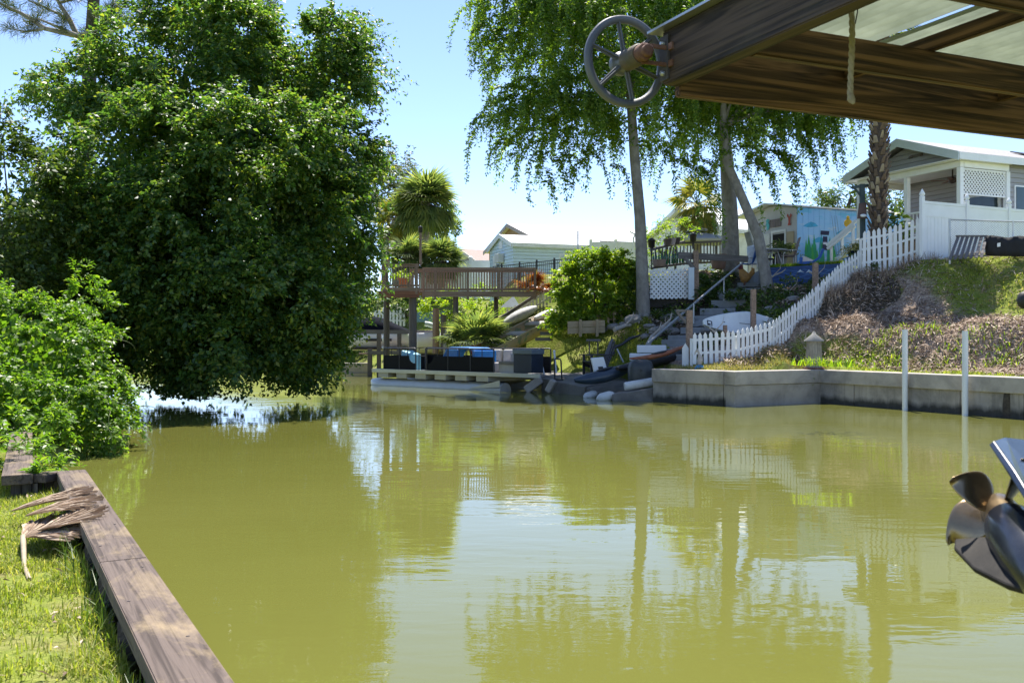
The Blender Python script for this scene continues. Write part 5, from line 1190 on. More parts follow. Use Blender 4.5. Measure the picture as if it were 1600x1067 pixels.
# adirondack chair, facing left
def adirondack(p):
    t_ = thing('adirondack_chair', 'dark slatted Adirondack chair facing the water on the broken dock', 'chair', p); X = frame(p, (-.93, -.36)) @ Matrix.Scale(1.06, 4)
    mt_ = mat('dark_painted_slat', (.022, .02, .022), .55, .3, 6, .1)
    for y in (-.28, .28):
        m_ = MB(X); m_.prism([(.5, y-.02, 0), (.58, y-.02, 0), (.58, y-.02, .62), (.5, y-.02, .62)], (0, .04, 0)); m_.build('leg', mt_, t_)
        m_ = MB(X); m_.prism([(.58, y-.02, .40), (-.45, y-.02, .02), (-.36, y-.02, 0), (.58, y-.02, .28)], (0, .04, 0)); m_.build('leg', mt_, t_)
        m_ = MB(X); m_.box(-.22, .68, y-.07, y+.07, .62, .65); m_.build('armrest', mt_, t_)
    for i in range(6): m_ = MB(X); m_.hexa([(-.1+i*.115, -.27, .16+i*.043), (-.0+i*.115, -.27, .195+i*.043), (-.0+i*.115, .27, .195+i*.043), (-.1+i*.115, .27, .16+i*.043)]+[(-.1+i*.115, -.27, .185+i*.043), (-.0+i*.115, -.27, .22+i*.043), (-.0+i*.115, .27, .22+i*.043), (-.1+i*.115, .27, .185+i*.043)]); m_.build('seat_slat', mt_, t_)
    for i in range(6):
        y0 = -.27+i*.092; h = 1.16-.05*abs(i-2.5)**1.5
        m_ = MB(X); m_.hexa([(-.02, y0, .2), (.0, y0, .2), (.0, y0+.08, .2), (-.02, y0+.08, .2), (-.36, y0-.008, h), (-.34, y0-.008, h), (-.34, y0+.08, h), (-.36, y0+.08, h)]); m_.build('back_slat', mt_, t_)
    m_ = MB(X); m_.box(-.28, -.24, -.3, .3, .66, .73); m_.build('back_brace', mt_, t_)
adirondack(P(942, 585, 32.6))
p = P(938, 584, 31.9); t_ = thing('white_crate', 'white plastic crate tilted against the dark chair', 'crate', p); m_ = MB()
m_.hexa([p+V((-.2, -.1, .0)), p+V((.26, -.1, .02)), p+V((.26, .2, .02)), p+V((-.2, .2, .0)), p+V((-.32, -.1, .52)), p+V((.1, -.1, .56)), p+V((.1, .2, .56)), p+V((-.32, .2, .52))]); m_.build('body', white_v, t_, .02)
m_ = MB(); q = p+V((-.05, -.105, .1)); m_.prism([q, q+V((.17, 0, .01)), q+V((.12, 0, .15)), q+V((-.04, 0, .14))], (0, -.006, 0)); m_.build('label_patch', black_m, t_)
p = P(1012, 563, 33.0); t_ = thing('white_dock_steps', 'low white boxy dock steps in front of the concrete steps', 'steps', p); X = frame(p, (1, -.1)); 
for (x0, x1, z0, z1) in ((-.62, .45, 0, .24), (-.36, .62, .26, .52)):
    m_ = MB(X); m_.box(x0, x1, -.25, .25, z0, z1); m_.build('tread', white_v, t_, .02)
for (u0, v0, u1, v1, l) in ((842, 547, 850, 585, 'white pipe handrail post at the left of the broken dock'), (866, 549, 869, 583, 'white pipe handrail post beside the black ladder frame')):
    m_ = MB(); m_.tube([P(u1, v1, 35), P(u0, v0, 35)], .035, 10); m_.ball(P(u0, v0, 35), .05, 8, 6); tag(m_.build('pipe_post', white_p), l, 'post')
t_ = thing('ladder_frame', 'black metal ladder hoop standing on the broken dock edge', 'ladder', P(872, 594, 34)); m_ = MB(); m_.tube([P(867, 594, 34), P(866, 563, 34), P(868, 560.5, 34), P(875, 561, 34), P(876.5, 564, 34), P(878, 594, 34)], .028, 8); m_.build('hoop', black_m, t_); m_ = MB(); m_.bar(P(865, 592, 33.95), P(880, 594, 33.9), .2, .05); m_.build('foot', black_m, t_)
# trolling motor leaning over the chair
t_ = thing('trolling_motor', 'slim grey trolling motor propped up behind the dark chair', 'motor', P(970, 560, 33.5)); m_ = MB(); m_.tube([P(974, 566, 33.5), P(964, 545, 33.6)], .03, 8); m_.build('shaft', steel, t_); m_ = MB(); m_.tube([P(958, 544, 33.6), P(972, 538, 33.7), P(984, 529, 33.9), P(1000, 524, 34.0)], [.05, .045, .06, .035], 8); m_.build('head', black_m, t_)
t_ = thing('small_table', 'little grey side table on the lawn behind the dark chair', 'table', P(927, 556, 35)); m_ = MB(); m_.box(P(917, 0, 35).x, P(938, 0, 35).x, 34.9, 35.3, P(0, 533, 35).z, P(0, 531, 35).z+.03); m_.build('table_top', W_grey, t_)
for u in (921, 934): m_ = MB(); m_.tube([P(u, 533, 35.1), P(u, 556, 35.1)], .025, 6); m_.build('leg', W_greyz, t_)
# timber retaining boxes under the bush
for (u0, u1, v0, v1, Y, l) in ((887, 945, 502, 522, 37.2, 'pale timber retaining box at the foot of the round bush'), (930, 972, 486, 502, 38.4, 'upper pale timber retaining board behind the first box')):
    t_ = thing('retaining_box', l, 'retaining wall', P((u0+u1)/2, v1, Y))
    for k in range(2): timber('board', P(u0, v1+(v0-v1)*(k+.5)/2, Y), P(u1, v1-2+(v0-v1)*(k+.5)/2, Y+.2), .06, (v1-v0)/F*Y/2-.012, W_pale, t_)
    for u in (u0+20, u1-12): timber('stake', P(u, v1+4, Y-.08), P(u, v0-3, Y-.08), .10, .10, W_pale, t_)
timber_steps = thing('timber_steps', 'low timber steps half hidden left of the round bush', 'steps', P(858, 535, 40))
for (u0, u1, v) in ((838, 862, 530), (845, 875, 521), (852, 880, 511)): timber('tread', P(u0, v, 40.4), P(u1, v, 40.2), .35, .14, W_grey, timber_steps)
# ---------------------------------------------------------------- concrete steps and handrail
p0, p1 = V((5.15, 32.6, 1.25)), V((10.9, 41.8, 4.75)); N = 15
st = thing('concrete_steps', 'grey concrete steps climbing the bank between the rails and the white board', 'steps', p0)
stepm = mat('step_concrete', (.27, .28, .285), .9, .15, 2, .3, 30, stain=(.16, .16, .15))
dh = V((p1.x-p0.x, p1.y-p0.y, 0)).normalized(); sd = V((dh.y, -dh.x, 0))
for i in range(N):
    c = p0.lerp(p1, i/(N-1)); c.z = max(c.z, max(H(c.x+sd.x*q_+dh.x*r_, c.y+sd.y*q_+dh.y*r_) for q_ in (-.7, 0, .7) for r_ in (0, .4))+.05); c += sd*.12*math.sin(i*1.7)
    m_ = MB(); w = .72; a_ = c-sd*w; b_ = c+sd*w; f = dh*.74; z = V((0, 0, .30))
    m_.hexa([a_-z, b_-z, b_+f-z, a_+f-z, a_, b_, b_+f, a_+f]); m_.build('step', stepm, st, .02)
hr = thing('handrail', 'long galvanised pipe handrail running beside the concrete steps', 'handrail', P(1015, 537, 33.5))
ha, hb = P(1012, 537, 33.0), P(1178, 396, 41.5)
m_ = MB(); m_.tube([ha, ha.lerp(hb, .5)+V((0, 0, .03)), hb, hb+V((.5, .8, .05))], .045, 12); m_.build('pipe', steel, hr)
for u, v0, v1, Y in ((1131, 434, 470, 38.6), (1084, 474, 505, 36.0)): m_ = MB(); m_.tube([P(u, v0, Y), P(u, v1, Y)], .035, 10); m_.build('post', steel, hr)
# timber posts
t_ = thing('bracket_post', 'brown timber post with a small braced arm at the foot of the concrete steps', 'post', P(1077, 560, 30.2))
timber('post', P(1077, 562, 30.2), P(1077, 485, 30.2), .19, .19, W_deck, t_); timber('arm', P(1056, 485.5, 30.2), P(1082, 486, 30.2), .1, .08, W_grey, t_); timber('brace', P(1058, 488, 30.2), P(1074, 507, 30.2), .07, .08, W_grey, t_)
for (u, v0, v1, Y, w, l) in ((1177, 452, 524, 31.6, .16, 'brown timber post standing in front of the white board'), (1133, 508, 530, 31.4, .12, 'short brown stub post holding up the white board'), (1274, 411, 476, 33.2, .17, 'tall brown timber post beside the picket fence under the blue wall')):
    tag(timber('timber_post', P(u, v1, Y), P(u, v0, Y), w, w, W_deck), l, 'post')
gr = thing('timber_barrier', 'grey timber rail on a braced post above the white lattice panel', 'barrier', P(1088, 490, 38.5))
timber('post', P(1088, 492, 38.5), P(1087, 392, 38.5), .2, .2, W_deck, gr); timber('rail', P(1060, 399, 38.4), P(1168, 405, 39.5), .1, .26, W_grey, gr); timber('brace', P(1070, 403, 38.4), P(1086, 422, 38.4), .09, .14, W_grey, gr)
# lattice panels
def lattice(mb, a_, b_, h, step, w, th=.012):
    a_, b_ = V(a_), V(b_); L = (b_-a_).length; d = (b_-a_)/L; n_ = V((d.y, -d.x, 0)).normalized()
    k = int((L+h)/step)
    for s in (0, 1):
        for i in range(k+1):
            c = i*step-h
            x0, z0, x1, z1 = max(c, 0), max(0, -c), min(c+h, L), min(h, L-c)
            if x1-x0 < .02: continue
            if s: pp, qq = a_+d*(L-x0)+ZUP*z0, a_+d*(L-x1)+ZUP*z1
            else: pp, qq = a_+d*x0+ZUP*z0, a_+d*x1+ZUP*z1
            off = n_*(th*.55*(1 if s else -1)); mb.bar(pp+off, qq+off, th, w, up=d)
t_ = thing('lattice_panel', 'white lattice panel with a solid end post on the bank', 'lattice', P(1047, 468, 38.2))
m_ = MB(); a_, b_ = P(1016, 467, 38.2), P(1076, 466, 38.6); lattice(m_, a_, b_, 46/F*38.2, .19, .075); m_.build('lattice', white_p, t_)
m_ = MB(); m_.bar(P(1080, 468, 38.3), P(1080, 418, 38.3), .22, .12, up=V((0, 1, 0))); m_.build('end_post', mat('pale_blue_white', (.6, .66, .70), .6, .08, 3), t_)
m_ = MB(); m_.box(P(1014, 0, 38.9).x, P(1083, 0, 38.9).x, 38.9, 39.1, 3.2, 3.95); tag(m_.build('dark_board', mat('dark_void_board', (.05, .045, .04), .9)), 'plain dark board behind the white lattice', 'boarding')  # plain dark box filling the space behind the lattice
# deck railing with green bottles, pots and lanterns
dk2 = thing('deck_railing', 'grey brown deck railing with thin uprights above the lattice panel', 'railing', P(1050, 425, 43))
timber('top_rail', P(1018, 390, 42), P(1068, 378, 44.5), .16, .1, W_grey, dk2); timber('top_rail', P(1066, 380, 44.5), P(1130, 377, 46), .12, .1, W_grey, dk2); timber('lower_rail', P(1018, 419, 42), P(1068, 412, 44.5), .08, .1, W_grey, dk2); timber('lower_rail', P(1066, 412, 44.5), P(1130, 409, 46), .08, .1, W_grey, dk2)
for i in range(22):
    s = i/21; p_ = P(1018, 419, 42).lerp(P(1130, 409, 46), s); q_ = P(1018, 390, 42).lerp(P(1130, 377, 46), s); timber('baluster', p_, q_, .05, .05, W_greyz, dk2, bevel=0)
bot = mat('green_glass', (.03, .17, .08), .12, .35, 3, 0); bot.node_tree.nodes['Principled BSDF'].inputs['Transmission Weight'].default_value = .35
for i in range(12):
    s = (i+.5)/12*.42; c = P(1018, 415, 42).lerp(P(1130, 406, 46), s)+V((0, -.14, 0)); m_ = MB(); m_.lathe([(.03, 0), (.045, .02), (.045, .34), (.02, .46), (.018, .58)], c, ZUP, 9)
    o = m_.build('green_bottle', bot); tag(o, 'green glass bottle hanging upright in the row along the deck railing', 'bottle', 'green bottles on the deck railing')
for (u, v, Y, l) in ((1018, 388, 41.9, 'black lantern on the left corner post of the deck railing'), (1083, 379, 44.4, 'black lantern on a tall post in the middle of the deck railing')):
    p = P(u, v, Y); t_ = thing('lantern', l, 'lantern', p); m_ = MB(); m_.tube([p-V((0, 0, .3)), p], .05, 8); m_.build('stem', black_m, t_); m_ = MB(); m_.lathe([(.07, 0), (.14, .06), (.16, .32), (.20, .34), (.04, .46)], p, ZUP, 8); m_.build('cage', black_m, t_)
for (u, v, Y, c, l) in ((1043, 384, 43, (.10, .07, .06), 'dark flower pot on the deck rail, leftmost of three'), (1050, 383, 43.2, (.45, .38, .38), 'pale pinkish flower pot between two dark pots on the deck rail'), (1057, 382, 43.4, (.06, .045, .045), 'dark flower pot on the deck rail, nearest the middle lantern')):
    p = P(u, v, Y)+V((0, 0, .0)); t_ = thing('flower_pot', l, 'flower pot', p); m_ = MB(); m_.lathe([(.13, 0), (.19, .26), (.2, .3), (.15, .3)], p, ZUP, 12); m_.build('pot', mat('pot_glaze', c, .5, .2, 5), t_); leaf_obj('plant', [twig_leaves(np.tile(np.array(p)+UP*.28, (7, 1)), nrm(rnd(7)+UP), .3, 8, .09, .05)], L_shrub, t_)
for (u, v, Y, r, h, c, l) in ((1123, 420, 42, .36, .62, (.22, .12, .07), 'large brown planter left of the thick grey trunk'), (1030, 417, 40, .3, .3, (.3, .2, .14), 'brown planter on the deck edge above the lattice')):
    p = P(u, v, Y); m_ = MB(); m_.lathe([(r*.8, 0), (r, h), (r*.9, h), (r*.85, h-.06)], p, ZUP, 14); tag(m_.build('planter', mat('brown_planter', c, .8, .2, 4)), l, 'planter')
# motorbike-like patio clutter kept simple: plants round the steps
for (lb, lo, m__, L, b_) in (('dark leafy garden plants between the lattice panel and the handrail', [lobe(1105, 465, 16, 24, 39), lobe(1112, 450, 16, 18, 40), lobe(1100, 480, 14, 16, 38), lobe(1118, 475, 12, 20, 39)], L_shrub, .2, P(1108, 492, 39)),
                       ('low strappy plants at the right of the steps near the leaning trunk', [lobe(1160, 470, 18, 12, 37.5), lobe(1150, 485, 14, 10, 36.5)], L_shrub, .2, P(1155, 492, 37)),
                       ('green creeper growing through the picket fence near the corner', [lobe(1335, 430, 16, 26, 33.6, .3), lobe(1350, 415, 14, 24, 33.7, .3), lobe(1322, 450, 10, 14, 33.4, .3), lobe(1372, 430, 16, 18, 33.2, .25)], L_shrub, .10, P(1340, 450, 33.4)),
                       ('dark clump of leaves left of the straight weeping trunk', [lobe(985, 470, 14, 22, 38.6), lobe(975, 490, 12, 14, 38.2)], L_shrub, .16, P(980, 500, 38.2)),
                       ('small leafy plant at the left end of the picket fence', [lobe(1060, 572, 12, 8, 29.6, .25)], L_bush, .1, P(1060, 576, 29.6)),
                       ('bushes on the slope under the blue wall beside the leaning trunk', [lobe(1235, 460, 30, 18, 36.5), lobe(1260, 450, 22, 14, 36.8), lobe(1225, 480, 24, 12, 35.5), lobe(1280, 480, 24, 12, 34.5)], L_shrub, .14, P(1245, 480, 36))):
    shrub('garden_plant', lb, 'plant', lo, m__, 40, .3, L, L*.45, b_, 8, 9, 50, .6, stem=False)
# rocks and driftwood on the bank
rk = mat('bank_rock', (.26, .24, .22), .9, .25, 4, .5, 18, stain=(.12, .11, .10))
spots = [(1030, 520), (1045, 512), (1052, 500), (1038, 500), (1020, 525), (1060, 494), (1072, 505), (1008, 530), (1015, 512), (1028, 490), (1105, 520), (1120, 532), (1145, 535), (1165, 530), (1215, 455), (1228, 450), (1240, 470), (1205, 490), (1035, 484), (1050, 522), (990, 505), (975, 512), (960, 515), (945, 520)]
for i, (u, v) in enumerate(spots):
    c = G(u, v, 29); rr = random.Random(i); r = rr.uniform(.13, .3); m_ = MB(); m_.ball(c+V((0, 0, r*.3)), (r*rr.uniform(.9, 1.5), r, r*rr.uniform(.5, .8)), 9, 6, 0, .16, i)
    for k in range(len(m_.s)): m_.s[k] = False
    tag(m_.build('rock', rk), 'rough grey rock lying among the litter on the planted bank', 'rock', 'rocks on the planted bank')
for i, (u0, v0, u1, v1, Y, l) in enumerate(((1020, 527, 1060, 497, 34.5, 'bleached driftwood log beside the handrail foot'), (960, 515, 1003, 508, 36.5, 'grey branch lying on the lawn under the straight trunk'), (1012, 540, 1030, 515, 33.8, 'forked bleached branch beside the handrail foot'), (1195, 445, 1228, 420, 38, 'pale bare branch leaning against the blue wall left end'), (1265, 425, 1292, 450, 35.5, 'thin pale branch in front of the blue wall'), (1225, 452, 1245, 470, 36, 'white forked stick on the slope below the blue wall'), (1108, 512, 1128, 540, 31.5, 'curved pale stick under the white board'))):
    pa, pb2 = P(u0, v0, Y), P(u1, v1, Y+1.2 if i < 3 else Y); m_ = MB(); r = .09 if i < 3 else .035
    m_.tube([pa, pa.lerp(pb2, .4)+V((0, 0, .1)), pa.lerp(pb2, .75)+V((.05, 0, .02)), pb2], [r, r*.9, r*.7, r*.35], 8); q = pa.lerp(pb2, .4)+V((0, 0, .1)); m_.tube([q, q+V((.25, -.1, .28)), q+V((.3, -.1, .5))], [r*.6, r*.4, r*.15], 6)
    tag(m_.build('driftwood', mat('bleached_wood', (.42, .37, .31), .9, .2, 8, .4, stretch=(.4, 3, 3))), l, 'branch')
# white board leaning on stub posts
t_ = thing('sailboard', 'white pointed sailboard hull propped on its side beside the steps', 'sailboard', P(1150, 520, 32))
def bp(s, h): return P(1099+112*s, 503+3*s, 32.0).lerp(P(1099+112*s, 503+3*s, 32.0), 0)+V((0, .28*h, h))
out = []
for i in range(25):
    s = i/24; hw = .41*math.sin(math.pi*min(1, .02+.62*s))**.62*(1-.55*max(0, s-.62)/.38); out.append((s, hw))
ring = [(s, h) for s, h in out]+[(s, -h*1.0) for s, h in reversed(out)]
m_ = MB(); c = bp(.5, 0); bk_ = V((0, .13, -.04))
f0 = [bp(s, h*.93)+V((0, -.02, 0)) for s, h in ring]; f1 = [bp(s, h)+V((0, .02, 0)) for s, h in ring]; f2 = [bp(s, h)+bk_ for s, h in ring]
m_.loft([f0, f1, f2], sm=True); m_.build('hull', mat('scuffed_board_white', (.66, .70, .70), .45, .06, 3, .05, stain=(.42, .46, .46), stain_amt=.5), t_)
m_ = MB()
def mark(pts_, e=.028): m_.prism([bp(s, h)+V((0, -e, 0)) for s, h in pts_], (0, -.004, 0))
mark([(.05, -.10), (.12, -.13), (.12, .03), (.05, .07)]); m_.build('nose_patch', black_m, t_)
m_ = MB(); mark([(.065, -.03), (.105, -.045), (.105, .0), (.085, .02), (.065, .03)], .033); mark([(.085, -.09), (.11, -.1), (.11, -.075), (.085, -.065)], .033); m_.build('nose_emblem', white_p, t_)
m_ = MB(); mark([(.50, .0), (.68, -.03), (.68, -.045), (.50, -.02)]); m_.build('centreboard_slot', black_m, t_)
m_ = MB(); mark([(.28, .03), (.30, .03), (.30, .0), (.28, .0)]); m_.build('mast_step', W_grey, t_)
m_ = MB(); q = bp(.88, -.12); m_.prism([q+V((-.02, -.03, 0)), q+V((.2, -.03, .02)), q+V((.12, -.32, -.12)), q+V((.02, -.30, -.1))], (0, 0, .015)); m_.build('fin', black_m, t_)
# ---------------------------------------------------------------- painted blue retaining wall and patio
bw = thing('painted_wall', 'low retaining wall painted deep blue with waves and white dolphins', 'wall', P(1262, 440, 38.5))
wa, wb = P(1192, 440, 39.0), P(1328, 436, 37.4); za, zb_ = P(0, 419, 39.0).z, P(0, 411, 37.4).z
m_ = MB(); m_.hexa([V((wa.x, wa.y, wa.z-.5)), V((wb.x, wb.y, wb.z-.5)), V((wb.x, wb.y+.2, wb.z-.5)), V((wa.x, wa.y+.2, wa.z-.5)), V((wa.x, wa.y, za)), V((wb.x, wb.y, zb_)), V((wb.x, wb.y+.2, zb_)), V((wa.x, wa.y+.2, za))]); m_.build('wall', mat('deep_blue_paint', (.012, .055, .20), .55, .25, 3, .15, 30), bw)
def wp(s, t, e): return V((wa.x+(wb.x-wa.x)*s, wa.y+(wb.y-wa.y)*s-e, (wa.z+(wb.z-wa.z)*s)*(1-t)+(za+(zb_-za)*s)*t))
m_ = MB()
for r_, (t0, am) in enumerate(((.5, .08), (.32, .07), (.68, .05), (.15, .06))):
    for i in range(40):
        s0, s1 = i/40, (i+1)/40; y0, y1 = t0+am*math.sin(s0*34+r_*2), t0+am*math.sin(s1*34+r_*2); m_.add([wp(s0, y0, .004), wp(s1, y1, .004), wp(s1, y1+.035, .004), wp(s0, y0+.035, .004)], [(0, 1, 2, 3)])
m_.build('wave_lines', mat('mid_blue_paint', (.05, .17, .40), .55, .15), bw)
m_ = MB()
for (s, t, k) in ((.44, .62, 1), (.54, .58, 1), (.10, .4, .7), (.06, .62, .6), (.17, .5, .5)):
    m_.add([wp(s-.04*k, t-.07*k, .007), wp(s-.02*k, t+.02*k, .007), wp(s, t+.16*k, .007), wp(s+.008*k, t+.06*k, .007), wp(s+.045*k, t-.06*k, .007), wp(s+.0*k, t-.02*k, .007)], [(0, 5, 1), (1, 5, 3, 2), (3, 5, 4)])
m_.build('dolphins', mat('pale_blue_paint', (.55, .65, .75), .6, .15), bw)
x, y = [], []
n = 2600; s_ = rng.uniform(0.02, 1, n); x = wa.x+(wb.x-wa.x)*s_; y = wa.y+(wb.y-wa.y)*s_+rng.uniform(.15, .9, n); z = za+(zb_-za)*s_
pz = np.stack([x, y, z-.05], 1); d = nrm(UP+rnd(n)*.5); o = obj('turf', np_mesh('turf', leaf_geo(pz, d, rnd(n), .2*rng.uniform(.6, 1.3, n), .03), np.arange(n*4).reshape(-1, 4)), L_bush, world=False); o['kind'] = 'stuff'
m_ = MB(); m_.hexa([V((wa.x, wa.y+.2, za-.6)), V((wb.x, wb.y+.2, zb_-.6)), V((wb.x+.5, wb.y+5, zb_-.6)), V((wa.x+.5, wa.y+6, za-.6)), V((wa.x, wa.y+.2, za-.04)), V((wb.x, wb.y+.2, zb_-.04)), V((wb.x+.5, wb.y+5, zb_-.04)), V((wa.x+.5, wa.y+6, za-.04))])
o = m_.build('patio', stepm); o['kind'] = 'structure'
blue_f = mat('royal_blue_frame', (.015, .10, .42), .45, .15, 4)
t_ = thing('sun_chaise', 'blue framed chaise with a pale cushion on top of the painted wall', 'chaise', P(1265, 412, 38.6))
m_ = MB(); m_.hexa([P(1246, 410, 38.4), P(1272, 412, 38.4), P(1272, 412, 39.2), P(1246, 410, 39.2), P(1254, 400, 38.4), P(1274, 409, 38.4), P(1276, 409, 39.2), P(1257, 400, 39.2)]); m_.build('cushion', mat('cream_cushion', (.68, .62, .55), .8, .08), t_, .04)
m_ = MB(); m_.bar(P(1251, 412, 38.35), P(1252, 402, 38.35), .1, .1); m_.bar(P(1252, 411, 38.35), P(1272, 410, 38.35), .1, .1); m_.bar(P(1271, 409, 38.35), P(1281, 402, 38.35), .12, .08); m_.bar(P(1280, 403, 38.35), P(1286, 389, 38.35), .14, .09); m_.build('frame', blue_f, t_)
# patio table and chairs
p = P(1207, 418, 40.5); t_ = thing('patio_table', 'grey round patio table in front of the shed door', 'table', p); m_ = MB(); m_.lathe([(.62, .70), (.64, .72), (.62, .75)], p, ZUP, 20); m_.build('table_top', mat('grey_table', (.42, .44, .46), .4, .1), t_); 
for k in range(3): a_ = k*2.09; m_ = MB(); m_.tube([p+V((.45*math.cos(a_), .45*math.sin(a_), 0)), p+V((.2*math.cos(a_), .2*math.sin(a_), .7))], .03, 6); m_.build('leg', steel, t_)
def patio_chair(p, ang, c, l, wide=.55):
    t_ = thing('patio_chair', l, 'chair', p); X = frame(p, (math.cos(ang), math.sin(ang))); mt_ = mat('chair_fabric', c, .7, .2, 6)
    m_ = MB(X); m_.box(-.25, .27, -wide/2, wide/2, .40, .45); m_.build('seat', mt_, t_, .015); m_ = MB(X); m_.hexa([(-.27, -wide/2, .45), (-.22, -wide/2, .45), (-.22, wide/2, .45), (-.27, wide/2, .45), (-.48, -wide/2, 1.2), (-.43, -wide/2, 1.2), (-.43, wide/2, 1.2), (-.48, wide/2, 1.2)]); m_.build('backrest', mt_, t_, .015)
    for (x_, y_) in ((-.24, -wide/2), (.25, -wide/2), (-.24, wide/2), (.25, wide/2)): m_ = MB(X); m_.tube([(x_, y_, 0), (x_, y_, .42)], .022, 6); m_.build('leg', steel, t_)
    for y_ in (-wide/2, wide/2): m_ = MB(X); m_.tube([(-.3, y_, .66), (.25, y_, .66), (.25, y_, .42)], .02, 6); m_.build('armrest', steel, t_)
patio_chair(P(1232, 416, 40.6), 3.0, (.20, .15, .14), 'brown sling patio chair on the right of the grey table')
patio_chair(P(1197, 421, 40.0), .6, (.02, .02, .022), 'black patio chair beside the leaning weeping trunk')
patio_chair(P(1182, 405, 43.0), .2, (.35, .37, .38), 'pale patio chair under the white shed door')
p = P(1172, 428, 41.2); patio_chair(p, 2.4, (.03, .12, .40), 'blue patio chair with a towel at the top of the concrete steps')
m_ = MB(); q = p+V((.05, -.32, .4)); m_.hexa([q+V((-.2, 0, .0)), q+V((.2, 0, 0)), q+V((.2, .12, 0)), q+V((-.2, .12, 0)), q+V((-.24, .05, .75)), q+V((.2, .05, .85)), q+V((.2, .17, .85)), q+V((-.24, .17, .75))]); tag(m_.build('towel', mat('white_towel', (.72, .74, .78), .9, .15, 6, .3, 12, stain=(.25, .45, .75)), bevel=.03), 'white and blue towel hanging over the blue chair', 'towel')
# rooster-like yard figure
p = P(1163, 446, 40.0); t_ = thing('rooster_figure', 'golden brown bird yard figure with a dark red head at the top of the steps', 'figurine', p)
m_ = MB(); m_.loft([[p+V((cx+r*math.cos(j*.5236), r*.7*math.sin(j*.5236), z)) for j in range(12)] for cx, r, z in ((.0, .05, .10), (.02, .17, .18), (.05, .25, .32), (.02, .24, .44), (-.06, .17, .56), (-.11, .11, .66), (-.12, .06, .72))]); m_.tube([p+V((.2, 0, .38)), p+V((.34, 0, .55)), p+V((.36, 0, .68)), p+V((.30, 0, .74))], [.1, .1, .07, .02], 8); m_.build('body', mat('golden_brown', (.34, .17, .04), .6, .35, 7, .2), t_)
m_ = MB(); m_.ball(p+V((-.13, 0, .72)), (.09, .08, .10), 10, 8); m_.prism([p+V((-.17, -.015, .78)), p+V((-.15, -.015, .88)), p+V((-.11, -.015, .82)), p+V((-.08, -.015, .89)), p+V((-.04, -.015, .78))], (0, .03, 0)); m_.lathe([(.03, 0), (.004, .09)], p+V((-.2, 0, .71)), V((-1, 0, -.2)), 8); m_.build('head', mat('dark_red_paint', (.14, .015, .02), .5, .2), t_)
for y_ in (-.07, .07): m_ = MB(); m_.tube([p+V((.02, y_, .2)), p+V((.0, y_, 0))], .03, 6); m_.build('leg', rust, t_)
# potted palm by the shed door and blue pot on the stairs
p = P(1222, 412, 41.2); t_ = thing('potted_palm', 'leafy green potted palm in front of the open shed door', 'potted plant', p); m_ = MB(); m_.lathe([(.18, 0), (.25, .4), (.27, .4), (.22, .4)], p, ZUP, 14); m_.build('pot', mat('grey_pot', (.3, .3, .31), .6, .15), t_)
leaf_obj('foliage', [twig_leaves(np.tile(np.array(p)+UP*.5, (22, 1)), nrm(rnd(22)*.8+UP*.9), 1.0, 16, .24, .05, .55, .8, .2)], L_palm, t_)
p = P(1334, 410, 35.6); t_ = thing('blue_pot', 'dark blue flower pot with yellowing grass beside the green lamp post', 'flower pot', p); m_ = MB(); m_.lathe([(.16, 0), (.21, .42), (.23, .42), (.19, .42)], p, ZUP, 16); m_.build('pot', mat('navy_glaze', (.01, .03, .07), .25, .2), t_)
leaf_obj('plant', [twig_leaves(np.tile(np.array(p)+UP*.4, (26, 1)), nrm(rnd(26)*.8+UP*.8), .62, 12, .16, .03, .5, .7, .2)], L_yellow, t_)
# dark green lamp / yard post with two short arms
p = P(1349, 425, 34.8); t_ = thing('yard_post', 'dark green post with two braced arms left of the palm trunk', 'post', p); gm_ = mat('dark_green_paint', (.035, .06, .06), .6, .25, 4)
timber('post', p, P(1347, 288, 34.8), .16, .16, gm_, t_); timber('arm', P(1331, 293, 34.8), P(1357, 290, 34.8), .1, .1, gm_, t_); timber('brace', P(1335, 294, 34.8), P(1346, 307, 34.8), .07, .07, gm_, t_)
m_ = MB(); m_.hexa([P(1339, 342, 34.6), P(1354, 342, 34.6), P(1354, 342, 34.9), P(1339, 342, 34.9), P(1342, 318, 34.6), P(1354, 316, 34.6), P(1354, 316, 34.9), P(1342, 318, 34.9)]); m_.build('sign_board', mat('brown_board', (.10, .06, .05), .7, .3), t_)
m_ = MB(); m_.ball(P(1349, 337, 34.5), (.12, .04, .06), 10, 6); m_.build('emblem', white_p, t_)
# ---------------------------------------------------------------- buildings
def siding(name, col, axis_z=True, pitch=.19, rough=.6, vertical=False):
    m, t, b = nt(name); v = objvec(t); sx = node(t, 'ShaderNodeSeparateXYZ'); t.links.new(v, sx.inputs[0])
    k = node(t, 'ShaderNodeMath', operation='DIVIDE'); t.links.new(sx.outputs[2], k.inputs[0]); k.inputs[1].default_value = pitch
    fr = node(t, 'ShaderNodeMath', operation='FRACT'); t.links.new(k.outputs[0], fr.inputs[0])
    n = noise(t, v, 1.3, 4); c = ramp(t, n, [(.3, [x*.93 for x in col]), (.7, [min(1, x*1.05) for x in col])])
    t.links.new(c, b.inputs['Base Color']); b.inputs['Roughness'].default_value = rough
    rm = ramp(t, fr.outputs[0], [(0, (0, 0, 0)), (.12, (1, 1, 1)), (1, (.45, .45, .45))]); bump(t, b, rm, 1.0, .05)
    return m
glass = mat('window_glass', (.05, .08, .09), .06, .3, 1, 0)
shingle = mat('grey_shingle', (.30, .29, .29), .9, .25, 9, .5, 30, stain=(.2, .19, .19)); tin = mat('white_metal_roof', (.74, .74, .73), .4, .05, 1, .03, stain=(.6, .6, .58))
taupe = siding('taupe_siding', (.34, .33, .335)); 
hs = thing('porch_house', 'taupe sided house with a white gabled porch above the white vinyl fence', 'house', (16.5, 35.5, 4.9))
